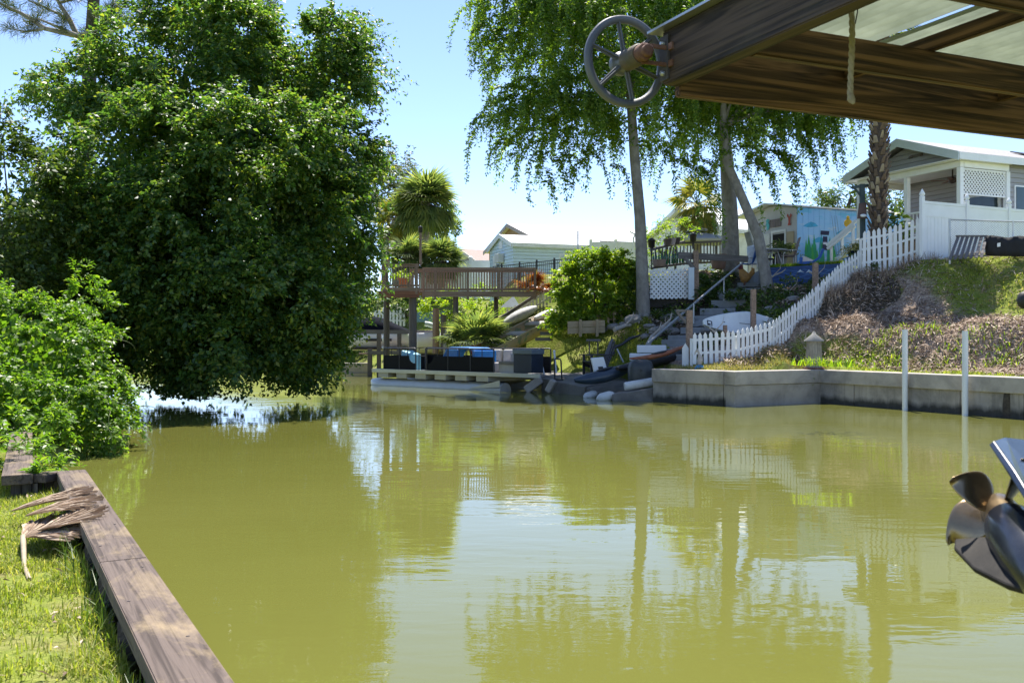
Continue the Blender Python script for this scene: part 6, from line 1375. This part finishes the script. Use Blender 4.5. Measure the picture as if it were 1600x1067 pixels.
O_ = (16.52, 35.5, 0); X = frame(O_, (.918, .397))      # local x = along the ridge (right/back), y = along the front, to the left
Wd, Ln = 5.93, 14.0; ze, zr, zf = 8.72, 9.75, 5.95; ov = .45
m_ = MB(X)
for (y0, z0, y1, z1) in ((-.0, ze, Wd/2, zr), (Wd, ze, Wd/2, zr)): m_.hexa([(0, y0, z0), (Ln, y0, z0), (Ln, y1, z1), (0, y1, z1), (0, y0, z0+.12), (Ln, y0, z0+.12), (Ln, y1, z1+.12), (0, y1, z1+.12)])
m_.build('roof', shingle, hs)
m_ = MB(X)
for (y0, z0, y1, z1) in ((-.02, ze-.06, Wd/2, zr-.06), (Wd+.02, ze-.06, Wd/2, zr-.06)): m_.hexa([(-.05, y0, z0-.14), (-.004, y0, z0-.14), (-.004, y1, z1-.14), (-.05, y1, z1-.14), (-.05, y0, z0+.19), (-.004, y0, z0+.19), (-.004, y1, z1+.19), (-.05, y1, z1+.19)])
m_.build('barge_board', mat('pale_blue_trim', (.55, .62, .64), .5, .05), hs)
m_ = MB(X); m_.box(0, Ln, -.05, -.004, ze-.16, ze+.10); m_.box(0, Ln, Wd+.004, Wd+.05, ze-.16, ze+.10); m_.build('fascia', white_v, hs)
m_ = MB(X); m_.prism([(ov, .42, ze-.06), (ov, Wd-.42, ze-.06), (ov, Wd/2, zr-.20)], (.06, 0, 0)); m_.build('gable', taupe, hs)
m_ = MB(X); m_.box(.02, 3.0, .02, Wd-.02, ze-.12, ze-.09); m_.build('porch_ceiling', white_v, hs)
m_ = MB(X); m_.box(.42, .60, .30, Wd-.30, ze-.36, ze-.13); m_.box(.62, 3.0, .30, .46, ze-.36, ze-.13); m_.box(.62, 3.0, Wd-.46, Wd-.30, ze-.36, ze-.13); m_.build('porch_beam', white_v, hs)
for (x_, y_) in ((.5, .38), (.5, Wd-.38), (.5, 2.2+.75), (2.95, .38)): m_ = MB(X); m_.box(x_-.09, x_+.09, y_-.09, y_+.09, zf, ze-.37); m_.build('porch_post', white_v, hs, .01)
m_ = MB(X); m_.box(.3, 3.1, .2, Wd-.2, zf-.15, zf); m_.box(.5, 3.0, .3, Wd-.3, 4.2, zf-.16); m_.build('porch_floor', W_deckx, hs)
m_ = MB(X); m_.box(3.1, Ln-.4, .35, Wd-.35, 4.2, ze-.09); m_.build('wall', taupe, hs)
m_ = MB(X)
for k in range(12): m_.tube([(.45, .5+k*.19, zf+.06), (.45, .5+k*.19, zf+.9)], .018, 6)
m_.box(.41, .49, .46, 2.9, zf+.9, zf+.97); m_.box(.43, .47, .46, 2.9, zf+.05, zf+.1); m_.build('porch_rail', white_v, hs)
w_ = MB(X); w_.box(3.04, 3.098, .75, 2.35, zf+.75, zf+1.75); fo = w_.build('window', white_v, hs)
w_ = MB(X); w_.box(3.02, 3.038, .87, 2.23, zf+.87, zf+1.63); w_.build('pane', glass, fo); 
w_ = MB(X); w_.box(1.9, 2.7, .30, .349, zf+.1, zf+1.75) if False else w_.box(3.3, 4.2, .30, .348, zf+.85, zf+1.9); fo = w_.build('window', white_v, hs); w_ = MB(X); w_.box(3.36, 4.14, .28, .298, zf+.91, zf+1.84); w_.build('pane', glass, fo)
lm = MB(); a1, a2 = X @ V((.62, .37, ze-1.36)), X @ V((2.85, .37, ze-1.36)); lattice(lm, a1, a2, .95, .16, .045); lm.build('porch_lattice', white_v, hs)
lm = MB(); lm.bar(a1, a2, .05, .05); lm.bar(a1+ZUP*.95, a2+ZUP*.95, .05, .05); lm.build('lattice_rail', white_v, hs)
m_ = MB(X); fx_ = X @ V((.40, 2.5, zr-.55)); m_.tube([(.43, 2.2, zr-.62), (.32, 2.1, zr-.66)], .05, 8); m_.tube([(.43, 2.6, zr-.62), (.32, 2.7, zr-.66)], .05, 8); m_.box(.41, .45, 2.1, 2.7, zr-.66, zr-.56); m_.build('flood_light', mat('bronze_fixture', (.12, .10, .08), .5), hs)
fc = X @ V((1.8, 1.9, ze-.12)); t_ = thing('ceiling_fan', 'brown ceiling fan hanging under the white porch roof', 'fan', fc); m_ = MB(); m_.lathe([(.03, -.3), (.03, 0)], fc, ZUP, 8); m_.lathe([(.04, -.55), (.13, -.5), (.15, -.42), (.12, -.32), (.03, -.28)], fc, ZUP, 14); m_.build('motor', mat('dark_bronze', (.05, .03, .025), .4), t_)
for k in range(5): a_ = k*1.2566+.35; d_ = V((math.cos(a_), math.sin(a_), 0)); m_ = MB(); m_.bar(fc+d_*.14+ZUP*-.42, fc+d_*.8+ZUP*-.42, .15, .012); m_.build('blade', mat('red_brown_blade', (.17, .07, .045), .5, .2), t_)
m_ = MB(X); m_.box(4.5, 7.2, .5, 1.9, 0, .04); o = None
sp = MB(X); sp.hexa([(5.0, .4, ze+.30), (8.6, .4, ze+.30), (8.6, 1.9, ze+.82), (5.0, 1.9, ze+.82), (5.0, .4, ze+.34), (8.6, .4, ze+.34), (8.6, 1.9, ze+.86), (5.0, 1.9, ze+.86)]); sp.build('roof_panel', black_m, hs)
m_ = MB(X); m_.box(1.2, 1.5, -.02+.35, .40, zf+.95, zf+1.25); cr = X @ V((2.4, .32, zf+.55))
t_ = thing('wall_hanging', 'dark bird shaped ornament hanging under the porch lattice', 'ornament', cr); m_ = MB(); m_.prism([cr+V((-.25, 0, 0)), cr+V((-.05, 0, .12)), cr+V((.0, 0, .35)), cr+V((.08, 0, .12)), cr+V((.28, 0, .05)), cr+V((.1, 0, -.02)), cr+V((.12, 0, -.22)), cr+V((.0, 0, -.05)), cr+V((-.16, 0, -.2))], (0, .02, 0)); m_.tube([cr+V((0, .01, .3)), cr+V((0, .01, .62))], .006, 5); m_.build('silhouette', black_m, t_)
# porch plants
shrub('porch_plant', 'large leaved green plant in front of the porch railing behind the picket fence', 'plant', [lobe(1403, 352, 14, 14, 35.2, .3), lobe(1415, 358, 10, 10, 35, .3)], L_shrub, 70, .3, .3, .12, P(1405, 380, 35.2), 7, 6, 20, .7)
# white stair with railing down from the porch
t_ = thing('porch_stair', 'white railed stair descending left from the porch', 'stairs', P(1310, 405, 38.5))
for (u0, v0, u1, v1, Y0, Y1) in ((1292, 384, 1338, 345, 38.3, 37.4), (1293, 389, 1336, 353, 38.3, 37.4), (1310, 405, 1348, 372, 38.1, 37.2)):
    m_ = MB(); m_.bar(P(u0, v0, Y0), P(u1, v1, Y1), .09, .11); m_.build('handrail', white_v, t_)
for k in range(6):
    s = k/5; q = P(1312, 407, 38.2).lerp(P(1350, 372, 37.4), s); m_ = MB(); m_.bar(q, q+V((.1, 1.0, 0)), .3, .05); m_.build('tread', white_v, t_)
for (u, v0, v1, Y) in ((1299, 382, 409, 38.3), (1333, 352, 385, 37.5), (1316, 367, 398, 37.9)): m_ = MB(); m_.bar(P(u, v1, Y), P(u, v0, Y), .09, .09); m_.build('post', white_v, t_)
# vinyl privacy fence
fp = V((13.67, 32.0, 4.45)); d = V((.897, .441, 0)); vf = thing('vinyl_fence', 'tall white vinyl privacy fence with pointed post caps below the porch house', 'fence', fp)
for k in range(5):
    c = fp+d*(2.16*k); m_ = MB(); m_.bar(c, c+V((0, 0, 2.17)), .13, .13, up=d); po = m_.build('post', white_v, vf, .008)
    m_ = MB(); m_.lathe([(.10, 2.17), (.10, 2.20), (.07, 2.22), (.085, 2.29), (.05, 2.38), (.01, 2.46)], c, ZUP, 4); m_.lathe([(.06, 2.22), (.10, 2.28), (.05, 2.38), (.005, 2.46)], c, ZUP, 12); m_.build('cap', white_v, po)
    if k < 4:
        a_, b_ = c+d*.066, c+d*2.094
        for i in range(12): p_, q_ = a_.lerp(b_, i/12+.002), a_.lerp(b_, (i+1)/12-.002); m_ = MB() if i == 0 else m_; m_.bar(p_.lerp(q_, .5)+V((0, 0, .18)), p_.lerp(q_, .5)+V((0, 0, 1.62)), .022, (q_-p_).length, up=d)
        m_.build('boards', white_v, vf)
        for z in (.1, 1.62, 2.02): m_ = MB(); m_.bar(a_+ZUP*z, b_+ZUP*z, .045, .14 if z < 2 else .09); m_.build('rail', white_v, vf)
        m_ = MB(); m_.bar(a_+ZUP*1.83, b_+ZUP*1.83, .024, .28); m_.build('top_board', white_v, vf)
# chain link fence, tarp, leaning slats
cf = thing('chain_link_fence', 'grey chain link fence section in front of the white vinyl fence', 'fence', P(1540, 400, 30.3)); ca_, cb_ = P(1484, 398, 30.8), P(1640, 404, 30.0); h_ = 1.12
for s in (0, .64): q = ca_.lerp(cb_, s); m_ = MB(); m_.tube([q-V((0, 0, .3)), q+V((0, 0, h_+.03))], .035 if s == 0 else .028, 10); m_.build('post', steel if s == 0 else white_p, cf)
m_ = MB(); m_.tube([ca_+ZUP*h_, cb_+ZUP*h_], .022, 8); m_.build('top_rail', steel, cf)
wm = MB(); L_ = (cb_-ca_).length; dd = (cb_-ca_)/L_; st_ = .075
for s in (0, 1):
    for i in range(int((L_+h_)/st_)):
        c = i*st_-h_; x0, z0, x1, z1 = max(c, 0), max(0, -c), min(c+h_, L_), min(h_, L_-c)
        if x1-x0 < .02: continue
        pp, qq = (ca_+dd*(L_-x0)+ZUP*z0, ca_+dd*(L_-x1)+ZUP*z1) if s else (ca_+dd*x0+ZUP*z0, ca_+dd*x1+ZUP*z1); wm.bar(pp, qq, .006, .006, up=dd)
wm.build('wire_mesh', steel, cf)
m_ = MB(); q0, q1 = P(1540, 400, 30.2), P(1640, 402, 29.7); rows = []
for j in range(4): rows.append([q0.lerp(q1, i/16)+V((0, .04*math.sin(i*1.9+j), .62*j/3*(1+.05*math.sin(i*.9)))) for i in range(17)])
m_.loft(rows, closed=False, sm=True); o = tag(m_.build('silt_fence', mat('black_fabric', (.012, .012, .014), .8, .3, 4, .4, 7)), 'black fabric sheet hanging along the foot of the chain link fence', 'tarp'); s_ = o.modifiers.new('thick', 'SOLIDIFY'); s_.thickness = .01
m_ = MB(); q = q0.lerp(q1, .17)+V((0, -.06, .28)); m_.prism([q, q+V((.1, 0, .02)), q+V((.1, 0, .14)), q+V((.0, 0, .12))], (0, .01, 0)); tag(m_.build('paper_tag', white_p), 'small white paper tag on the black fabric sheet', 'tag')
t_ = thing('leaning_slats', 'weathered slatted pallet frame leaning against the chain link fence', 'pallet', P(1508, 404, 30.2))
for k in range(7): u = 1484+k*8.2; timber('slat', P(u, 406-k*.6, 29.6), P(u+14-k*1.0, 368, 30.5), .09, .03, W_grey, t_)
for v, Y in ((369, 30.45), (400, 29.75)): timber('crosspiece', P(1494 if v < 380 else 1488, v, Y), P(1541, v, Y), .09, .05, W_grey, t_)
# ---------------------------------------------------------------- mural shed
ms = thing('mural_shed', 'low shed with a pale blue seaside mural and an open dark doorway', 'shed', (12.46, 42, 5.1))
X = frame((12.46, 42, 0), (.918, .397)); zb0, zt0 = 4.9, 7.70; Wy, Lx = 3.47, 8.5
m, t, b = nt('mural_paint'); v = objvec(t); sx = node(t, 'ShaderNodeSeparateXYZ'); t.links.new(v, sx.inputs[0])
zn = node(t, 'ShaderNodeMapRange'); zn.inputs[1].default_value = 0; zn.inputs[2].default_value = 2.7; t.links.new(sx.outputs[2], zn.inputs[0])
c = ramp(t, zn.outputs[0], [(0, (.08, .34, .85)), (.4, (.34, .62, .97)), (1, (.26, .55, .97))])
cl_ = noise(t, objvec(t, (.6, .6, 2.2)), 1.6, 4, .6); c = mixc(t, ramp(t, cl_, [(.55, (0, 0, 0)), (.62, (.8, .8, .8))]), c, (.14, .52, .88)); c = mixc(t, ramp(t, cl_, [(.3, (.7, .7, .7)), (.4, (0, 0, 0))]), c, (.66, .76, .90))
t.links.new(c, b.inputs['Base Color']); b.inputs['Roughness'].default_value = .6; M_mural = m
grey_s = mat('grey_plank_wall', (.52, .51, .51), .75, .08, 2, .1)
m_ = MB(X); m_.box(.02, Lx, .02, Wy, zb0-.4, zt0-.02); m_.prism([(.02, .02, zt0-.02), (.02, Wy, zt0-.02), (.02, Wy/2, zt0+.26)], (Lx-.02, 0, 0)); m_.build('wall', grey_s, ms)
m_ = MB(X); n = 28
for i in range(n): x0, x1 = .02+(Lx-.02)*i/n+.006, .02+(Lx-.02)*(i+1)/n-.006; m_.hexa([(x0, -.015, zb0-.3), (x1, -.015, zb0-.3), (x1, .018, zb0-.3), (x0, .018, zb0-.3), (x0, -.015, zt0-.03), (x1, -.015, zt0-.03), (x1, .018, zt0-.03), (x0, .018, zt0-.03)])
wallm = m_.build('mural_wall', M_mural, ms)
m_ = MB(X)
for (y0, z0, y1, z1) in ((-.12, zt0-.02, Wy/2, zt0+.29), (Wy+.5, zt0-.10, Wy/2, zt0+.29)): m_.hexa([(-.4, y0, z0), (Lx+.2, y0, z0), (Lx+.2, y1, z1), (-.4, y1, z1), (-.4, y0, z0+.07), (Lx+.2, y0, z0+.07), (Lx+.2, y1, z1+.07), (-.4, y1, z1+.07)])
m_.build('roof', tin, ms)
def mur(pts_, e, mi): mm.add([(x_, -.018-e, z_) for x_, z_ in pts_], [tuple(range(len(pts_)))], mi)
mm = MB(X); rr = random.Random(8)
for i in range(22):
    x_ = .35+rr.random()*1.9; h = .95+rr.random()*.85*(1-abs(x_-1.2)/2); w = .10; ln = rr.uniform(-.2, .2); mur([(x_-w*.6, zb0), (x_+w*.6, zb0), (x_+w+ln*.6, zb0+h*.6), (x_+ln, zb0+h), (x_-w+ln*.6, zb0+h*.6)], .002+.0006*i, rr.choice((0, 0, 1, 2)))
for i in range(8): x_ = 2.5+i*.26; mur([(x_, zb0), (x_+.13, zb0), (x_+.13, zb0+.75), (x_, zb0+.75)], .003, 3)
mur([(1.28, zb0+1.62), (1.75, zb0+1.62), (1.78, zb0+1.80), (1.30, zb0+1.80)], .02, 4); mur([(1.38, zb0+.95), (1.68, zb0+.95), (1.66, zb0+1.55), (1.42, zb0+1.55)], .021, 4); mur([(1.42, zb0+1.2), (1.64, zb0+1.2), (1.64, zb0+1.3), (1.42, zb0+1.3)], .023, 7)
for i in range(3): x_ = 2.0+i*.14; mur([(x_+.2, zb0+.7), (x_+.215, zb0+.7), (x_-.09, zb0+2.5), (x_-.1, zb0+2.5)], .02, 4)
mur([(.12, zb0+.0), (.5, zb0), (.45, zb0+.35), (.3, zb0+.6), (.18, zb0+.4)], .019, 5)
for (x_, z_, s) in ((.75, 2.0, .42), (1.2, 1.35, .36), (2.6, 1.75, .45)):
    mur([(x_-s, zb0+z_-.04), (x_-s*.4, zb0+z_-.09), (x_+s, zb0+z_-.02), (x_+s*.6, zb0+z_+.12), (x_, zb0+z_+.17), (x_-s*.5, zb0+z_+.08)], .002, 6)
fl_ = lambda n_, c: mat(n_, c, .6, .2, 4, 0)
o = mm.build('mural', [fl_('sea_green', (.02, .30, .16)), fl_('teal', (.02, .32, .38)), fl_('leaf_green', (.05, .38, .10)), fl_('sea_blue', (.015, .12, .48)), fl_('navy', (.02, .03, .09)), fl_('sand_yellow', (.55, .42, .22)), fl_('sky_blue', (.06, .40, .72)), fl_('pale_lilac', (.5, .55, .75))], ms)
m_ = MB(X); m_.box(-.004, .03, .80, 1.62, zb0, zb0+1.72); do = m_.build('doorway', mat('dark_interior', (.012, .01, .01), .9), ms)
m_ = MB(X); m_.box(-.03, -.006, .70, .80, zb0, zb0+1.8); m_.box(-.03, -.006, 1.62, 1.72, zb0, zb0+1.8); m_.box(-.03, -.006, .70, 1.72, zb0+1.8, zb0+1.9); m_.build('door_frame', white_p, ms)
m_ = MB(X); m_.box(-.045, -.006, 1.80, 2.75, zb0, zb0+1.8)
for z in (.45, .9, 1.35): m_.box(-.052, -.045, 1.84, 2.71, zb0+z, zb0+z+.03)
m_.build('door_leaf', mat('cream_door', (.60, .60, .54), .6, .06), ms)
m_ = MB(X); m_.box(-.5, -.03, .10, .66, zb0+.3, zb0+1.75) if False else m_.box(-.06, -.006, .18, .62, zb0+.2, zb0+1.75); m_.build('door_leaf', mat('tan_door', (.42, .33, .20), .7, .1), ms)
for (y0, y1, z0) in ((1.05, 1.75, 2.05), (2.55, 3.0, 2.0)): m_ = MB(X); m_.box(-.02, -.004, y0, y1, zb0+z0, zb0+z0+.36); [m_.box(-.03, -.02, y0+(y1-y0)*k/4, y0+(y1-y0)*k/4+.03, zb0+z0, zb0+z0+.36) for k in range(5)]; m_.build('vent', mat('brown_vent', (.20, .16, .15), .7), ms)
q = X @ V((-.03, 1.95, zb0+2.2)); t_ = thing('wall_ornament', 'turquoise seahorse shaped ornament on the shed gable', 'ornament', q); X2 = frame(q, (-.397, .918)); m_ = MB(X2); m_.prism([(-.08, 0, -.22), (.06, 0, -.24), (.03, 0, -.1), (.12, 0, .02), (.06, 0, .12), (.12, 0, .2), (-.02, 0, .28), (-.12, 0, .2), (-.06, 0, .08), (-.14, 0, -.02)], (0, .02, 0)); m_.build('body', fl_('turquoise', (.08, .42, .45)), t_)
q = X @ V((-.03, .45, zb0+2.25)); t_ = thing('wall_ornament', 'red lobster ornament on the shed corner beside the mural', 'ornament', q); X2 = frame(q, (-.397, .918)); m_ = MB(X2); m_.prism([(-.06, 0, .1), (-.16, 0, .2), (-.1, 0, .3), (-.03, 0, .16), (.03, 0, .16), (.1, 0, .3), (.16, 0, .2), (.06, 0, .1), (.05, 0, -.1), (.1, 0, -.22), (-.1, 0, -.22), (-.05, 0, -.1)], (0, .02, 0)); m_.build('body', fl_('lobster_red', (.45, .07, .03)), t_)
q = P(1325, 349, 37.8); m_ = MB(); m_.ball(q, (.16, .06, .17), 12, 8); m_.ball(q+V((0, 0, .22)), (.07, .05, .08), 8, 6); tag(m_.build('yellow_float', fl_('yellow_paint', (.70, .42, .03)))
    , 'small yellow duck shaped float hanging by the stair top', 'float')
# ---------------------------------------------------------------- houses across the back
def gable_house(name, label, cat, O, ex, Wy, Lx, zb, ze, zr, wm, rm, tm, ov=.35, th=.12):
    t_ = thing(name, label, cat, (O[0], O[1], zb)); X = frame((O[0], O[1], 0), ex)
    m_ = MB(X); m_.box(0, Lx, 0, Wy, zb-2, ze); m_.prism([(0, 0, ze), (0, Wy, ze), (0, Wy/2, zr)], (Lx, 0, 0)); m_.build('wall', wm, t_)
    sl = (zr-ze)/(Wy/2); m_ = MB(X)
    for s in (-1, 1):
        y0, y1 = (-ov, Wy/2) if s < 0 else (Wy+ov, Wy/2); z0, z1 = ze-ov*sl+.02, zr+.02
        m_.hexa([(-ov, y0, z0), (Lx+ov, y0, z0), (Lx+ov, y1, z1), (-ov, y1, z1), (-ov, y0, z0+th), (Lx+ov, y0, z0+th), (Lx+ov, y1, z1+th), (-ov, y1, z1+th)])
    m_.build('roof', rm, t_); m_ = MB(X)
    for s in (-1, 1):
        y0, y1 = (-ov, Wy/2) if s < 0 else (Wy+ov, Wy/2); z0, z1 = ze-ov*sl-.12, zr-.12
        m_.hexa([(-ov-.05, y0, z0), (-ov-.003, y0, z0), (-ov-.003, y1, z1), (-ov-.05, y1, z1), (-ov-.05, y0, z0+th+.17), (-ov-.003, y0, z0+th+.17), (-ov-.003, y1, z1+th+.17), (-ov-.05, y1, z1+th+.17)])
    m_.box(-ov, Lx+ov, -ov-.06, -ov-.003, ze-ov*sl-.1, ze-ov*sl+.13); m_.build('trim', tm, t_)
    return t_, X
# light blue shed
tz = 58; c0_ = P(787, 420, tz)
pale_blue = siding('pale_blue_siding', (.60, .72, .77), pitch=.2)
t_, X = gable_house('blue_shed', 'small pale blue sided shed with white metal roof and a gable air conditioner', 'shed', (P(802, 0, 56).x, 56, 0), (.94, .34), 4.3, 6.0, 5.6, P(0, 382, 56).z, P(0, 369, 58).z, pale_blue, tin, white_p, .12, .08)
zt = P(0, 382, 56).z
m_ = MB(X); m_.box(-.03, -.004, 3.0, 3.6, zt-1.2, zt-.4); m_.build('window', white_v, t_); m_ = MB(X); m_.box(-.04, -.03, 2.4, 2.95, zt-1.2, zt-.4); w_ = m_.build('window', white_v, t_); m_ = MB(X); m_.box(-.05, -.041, 2.45, 2.9, zt-1.15, zt-.45); m_.build('pane', glass, w_)
m_ = MB(X); m_.box(-.40, -.035, 1.55, 2.25, zt-.95, zt-.40); m_.build('air_conditioner', mat('ac_white', (.6, .6, .58), .5, .1), t_, .02); m_ = MB(X); m_.box(-.03, -.004, 1.9, 2.5, zt-.05, zt+.38); m_.build('vent', white_v, t_)
m_ = MB(X); m_.box(2.9, 3.9, -.03, -.004, zt-1.2, zt-.45); w_ = m_.build('window', white_v, t_); m_ = MB(X); m_.box(2.97, 3.83, -.04, -.031, zt-1.13, zt-.52); m_.build('pane', mat('pale_blind', (.45, .52, .53), .3), w_)
# peach house behind
peach = mat('peach_stucco', (.46, .30, .22), .85, .06, 1.5, .2)
zr_ = P(0, 354, 72).z; ze_ = P(0, 378, 72).z
gable_house('peach_house', 'long peach walled house with a low white metal roof behind the pale blue shed', 'house', (P(840, 0, 66).x, 66, 0), (.94, .34), 10.5, 15, 5.6, P(0, 374, 66).z, P(0, 353, 71).z, peach, tin, mat('mauve_trim', (.42, .34, .33), .6), .35, .1)
gable_house('brown_roof_house', 'small grey gabled house with a brown shingle roof left of the pale blue shed', 'house', (P(749, 0, 88).x, 88, 0), (.94, .34), 10.5, 12, 5.6, P(0, 410, 88).z, P(0, 391, 93).z, mat('grey_stucco', (.20, .19, .18), .85, .1), mat('brown_shingle', (.30, .225, .19), .9, .2, 5), mat('tan_trim', (.42, .38, .33), .6), .3, .1)
gable_house('white_building', 'long white walled building with a bright white metal roof behind the weeping trunks', 'building', (P(1130, 0, 56).x, 54, 0), (.93, .36), 10, 12, 5.2, P(0, 362, 55).z, P(0, 330, 60).z, white_p, tin, white_p, .4, .1)
# grey roofed gazebo
p = P(1096, 405, 50); t_ = thing('gazebo', 'grey vented hip roof gazebo beyond the deck railing', 'gazebo', p); gz = mat('grey_gazebo_roof', (.33, .33, .35), .6, .1, 3); ez, pz_ = P(0, 376, 50).z, P(0, 354, 50).z
def hip(cx, cy, w, z0, z1, wt): m_ = MB(); m_.loft([[V((cx-w, cy-w, z0)), V((cx+w, cy-w, z0)), V((cx+w, cy+w, z0)), V((cx-w, cy+w, z0))], [V((cx-w, cy-w, z0+.12)), V((cx+w, cy-w, z0+.12)), V((cx+w, cy+w, z0+.12)), V((cx-w, cy+w, z0+.12))], [V((cx-wt, cy-wt, z1)), V((cx+wt, cy-wt, z1)), V((cx+wt, cy+wt, z1)), V((cx-wt, cy+wt, z1))]], sm=False); return m_
hip(p.x, p.y+1.4, 1.5, ez, pz_-.2, .35).build('roof', gz, t_); hip(p.x, p.y+1.4, .5, pz_-.12, pz_+.12, .02).build('roof_vent', gz, t_)
for (i, k) in ((-1, -1), (1, -1), (-1, 1), (1, 1)): m_ = MB(); m_.tube([(p.x+i*1.35, p.y+1.4+k*1.35, 5.0), (p.x+i*1.35, p.y+1.4+k*1.35, ez)], .06, 8); m_.build('post', black_m, t_)
# white panel fence and black fence behind the bush
t_ = thing('white_panel_fence', 'plain white vinyl fence behind the round bush and the straight trunk', 'fence', P(960, 410, 52)); 
for (u0, u1) in ((923, 962), (962, 1001)):
    a_, b_ = P(u0, 0, 52), P(u1, 0, 52); zt, zb = P(0, 378, 52).z, 4.2; m_ = MB(); m_.box(a_.x+.08, b_.x-.08, 52, 52.05, zb, zt); m_.build('panel', white_v, t_); m_ = MB(); m_.box(a_.x-.08, a_.x+.08, 51.95, 52.1, zb, zt+.12); m_.lathe([(.13, zt+.12), (.02, zt+.25)], (a_.x, 52.02, 0), ZUP, 4); m_.build('post', white_v, t_)
t_ = thing('white_panel_fence', 'white vinyl fence rising to the right behind the bridge railing', 'fence', P(715, 420, 62)); pts_ = [(655, 420), (735, 407), (775, 407)]
for i in range(2):
    a_, b_ = P(pts_[i][0], pts_[i][1], 62), P(pts_[i+1][0], pts_[i+1][1], 62); m_ = MB(); m_.prism([(a_.x, 62, 4.5), (b_.x-.06, 62, 4.5), (b_.x-.06, 62, b_.z), (a_.x, 62, a_.z)], (0, .05, 0)); m_.build('panel', white_v, t_); m_ = MB(); m_.box(b_.x-.1, b_.x+.1, 61.95, 62.1, 4.5, b_.z+.15); m_.lathe([(.16, b_.z+.15), (.16, b_.z+.2), (.02, b_.z+.3)], (b_.x, 62.02, 0), ZUP, 4); m_.build('post', white_v, t_)
t_ = thing('black_metal_fence', 'thin black metal fence running from the bridge end to the round bush', 'fence', P(840, 425, 48)); a_, b_ = P(770, 417, 50), P(892, 404, 46.5); h_ = 1.35
m_ = MB(); m_.bar(a_, b_, .03, .04); m_.bar(a_-ZUP*.16, b_-ZUP*.16, .03, .04); m_.bar(a_-ZUP*(h_-.15), b_-ZUP*(h_-.15), .03, .04); m_.build('rail', black_m, t_)
m_ = MB()
for i in range(40): q = a_.lerp(b_, (i+.5)/40); m_.bar(q-ZUP*h_, q, .018, .018)
m_.build('pickets', black_m, t_)
for u in (.12, .36, .58, .80, 1): q = a_.lerp(b_, u); m_ = MB(); m_.bar(q-ZUP*(h_+.2), q+ZUP*.12, .09, .09); m_.build('post', black_m, t_)
q = P(848, 470, 43); m_ = MB(); m_.tube([q, P(848, 440, 43)], .06, 10); tag(m_.build('pale_stake', white_p), 'short pale stake beside the bromeliad at the bridge end', 'stake')
q = P(903, 412, 50); m_ = MB(); m_.tube([q, P(903, 361, 50)], .04, 8); tag(m_.build('pipe_mast', steel), 'thin grey pipe mast rising behind the round bush', 'mast')
q = P(990, 400, 50); m_ = MB(); m_.tube([q, P(990, 372, 50), P(992, 366, 50), P(984, 362, 50)], .045, 8); tag(m_.build('lamp_pole', white_p), 'thin white lamp pole beside the straight weeping trunk', 'lamp')
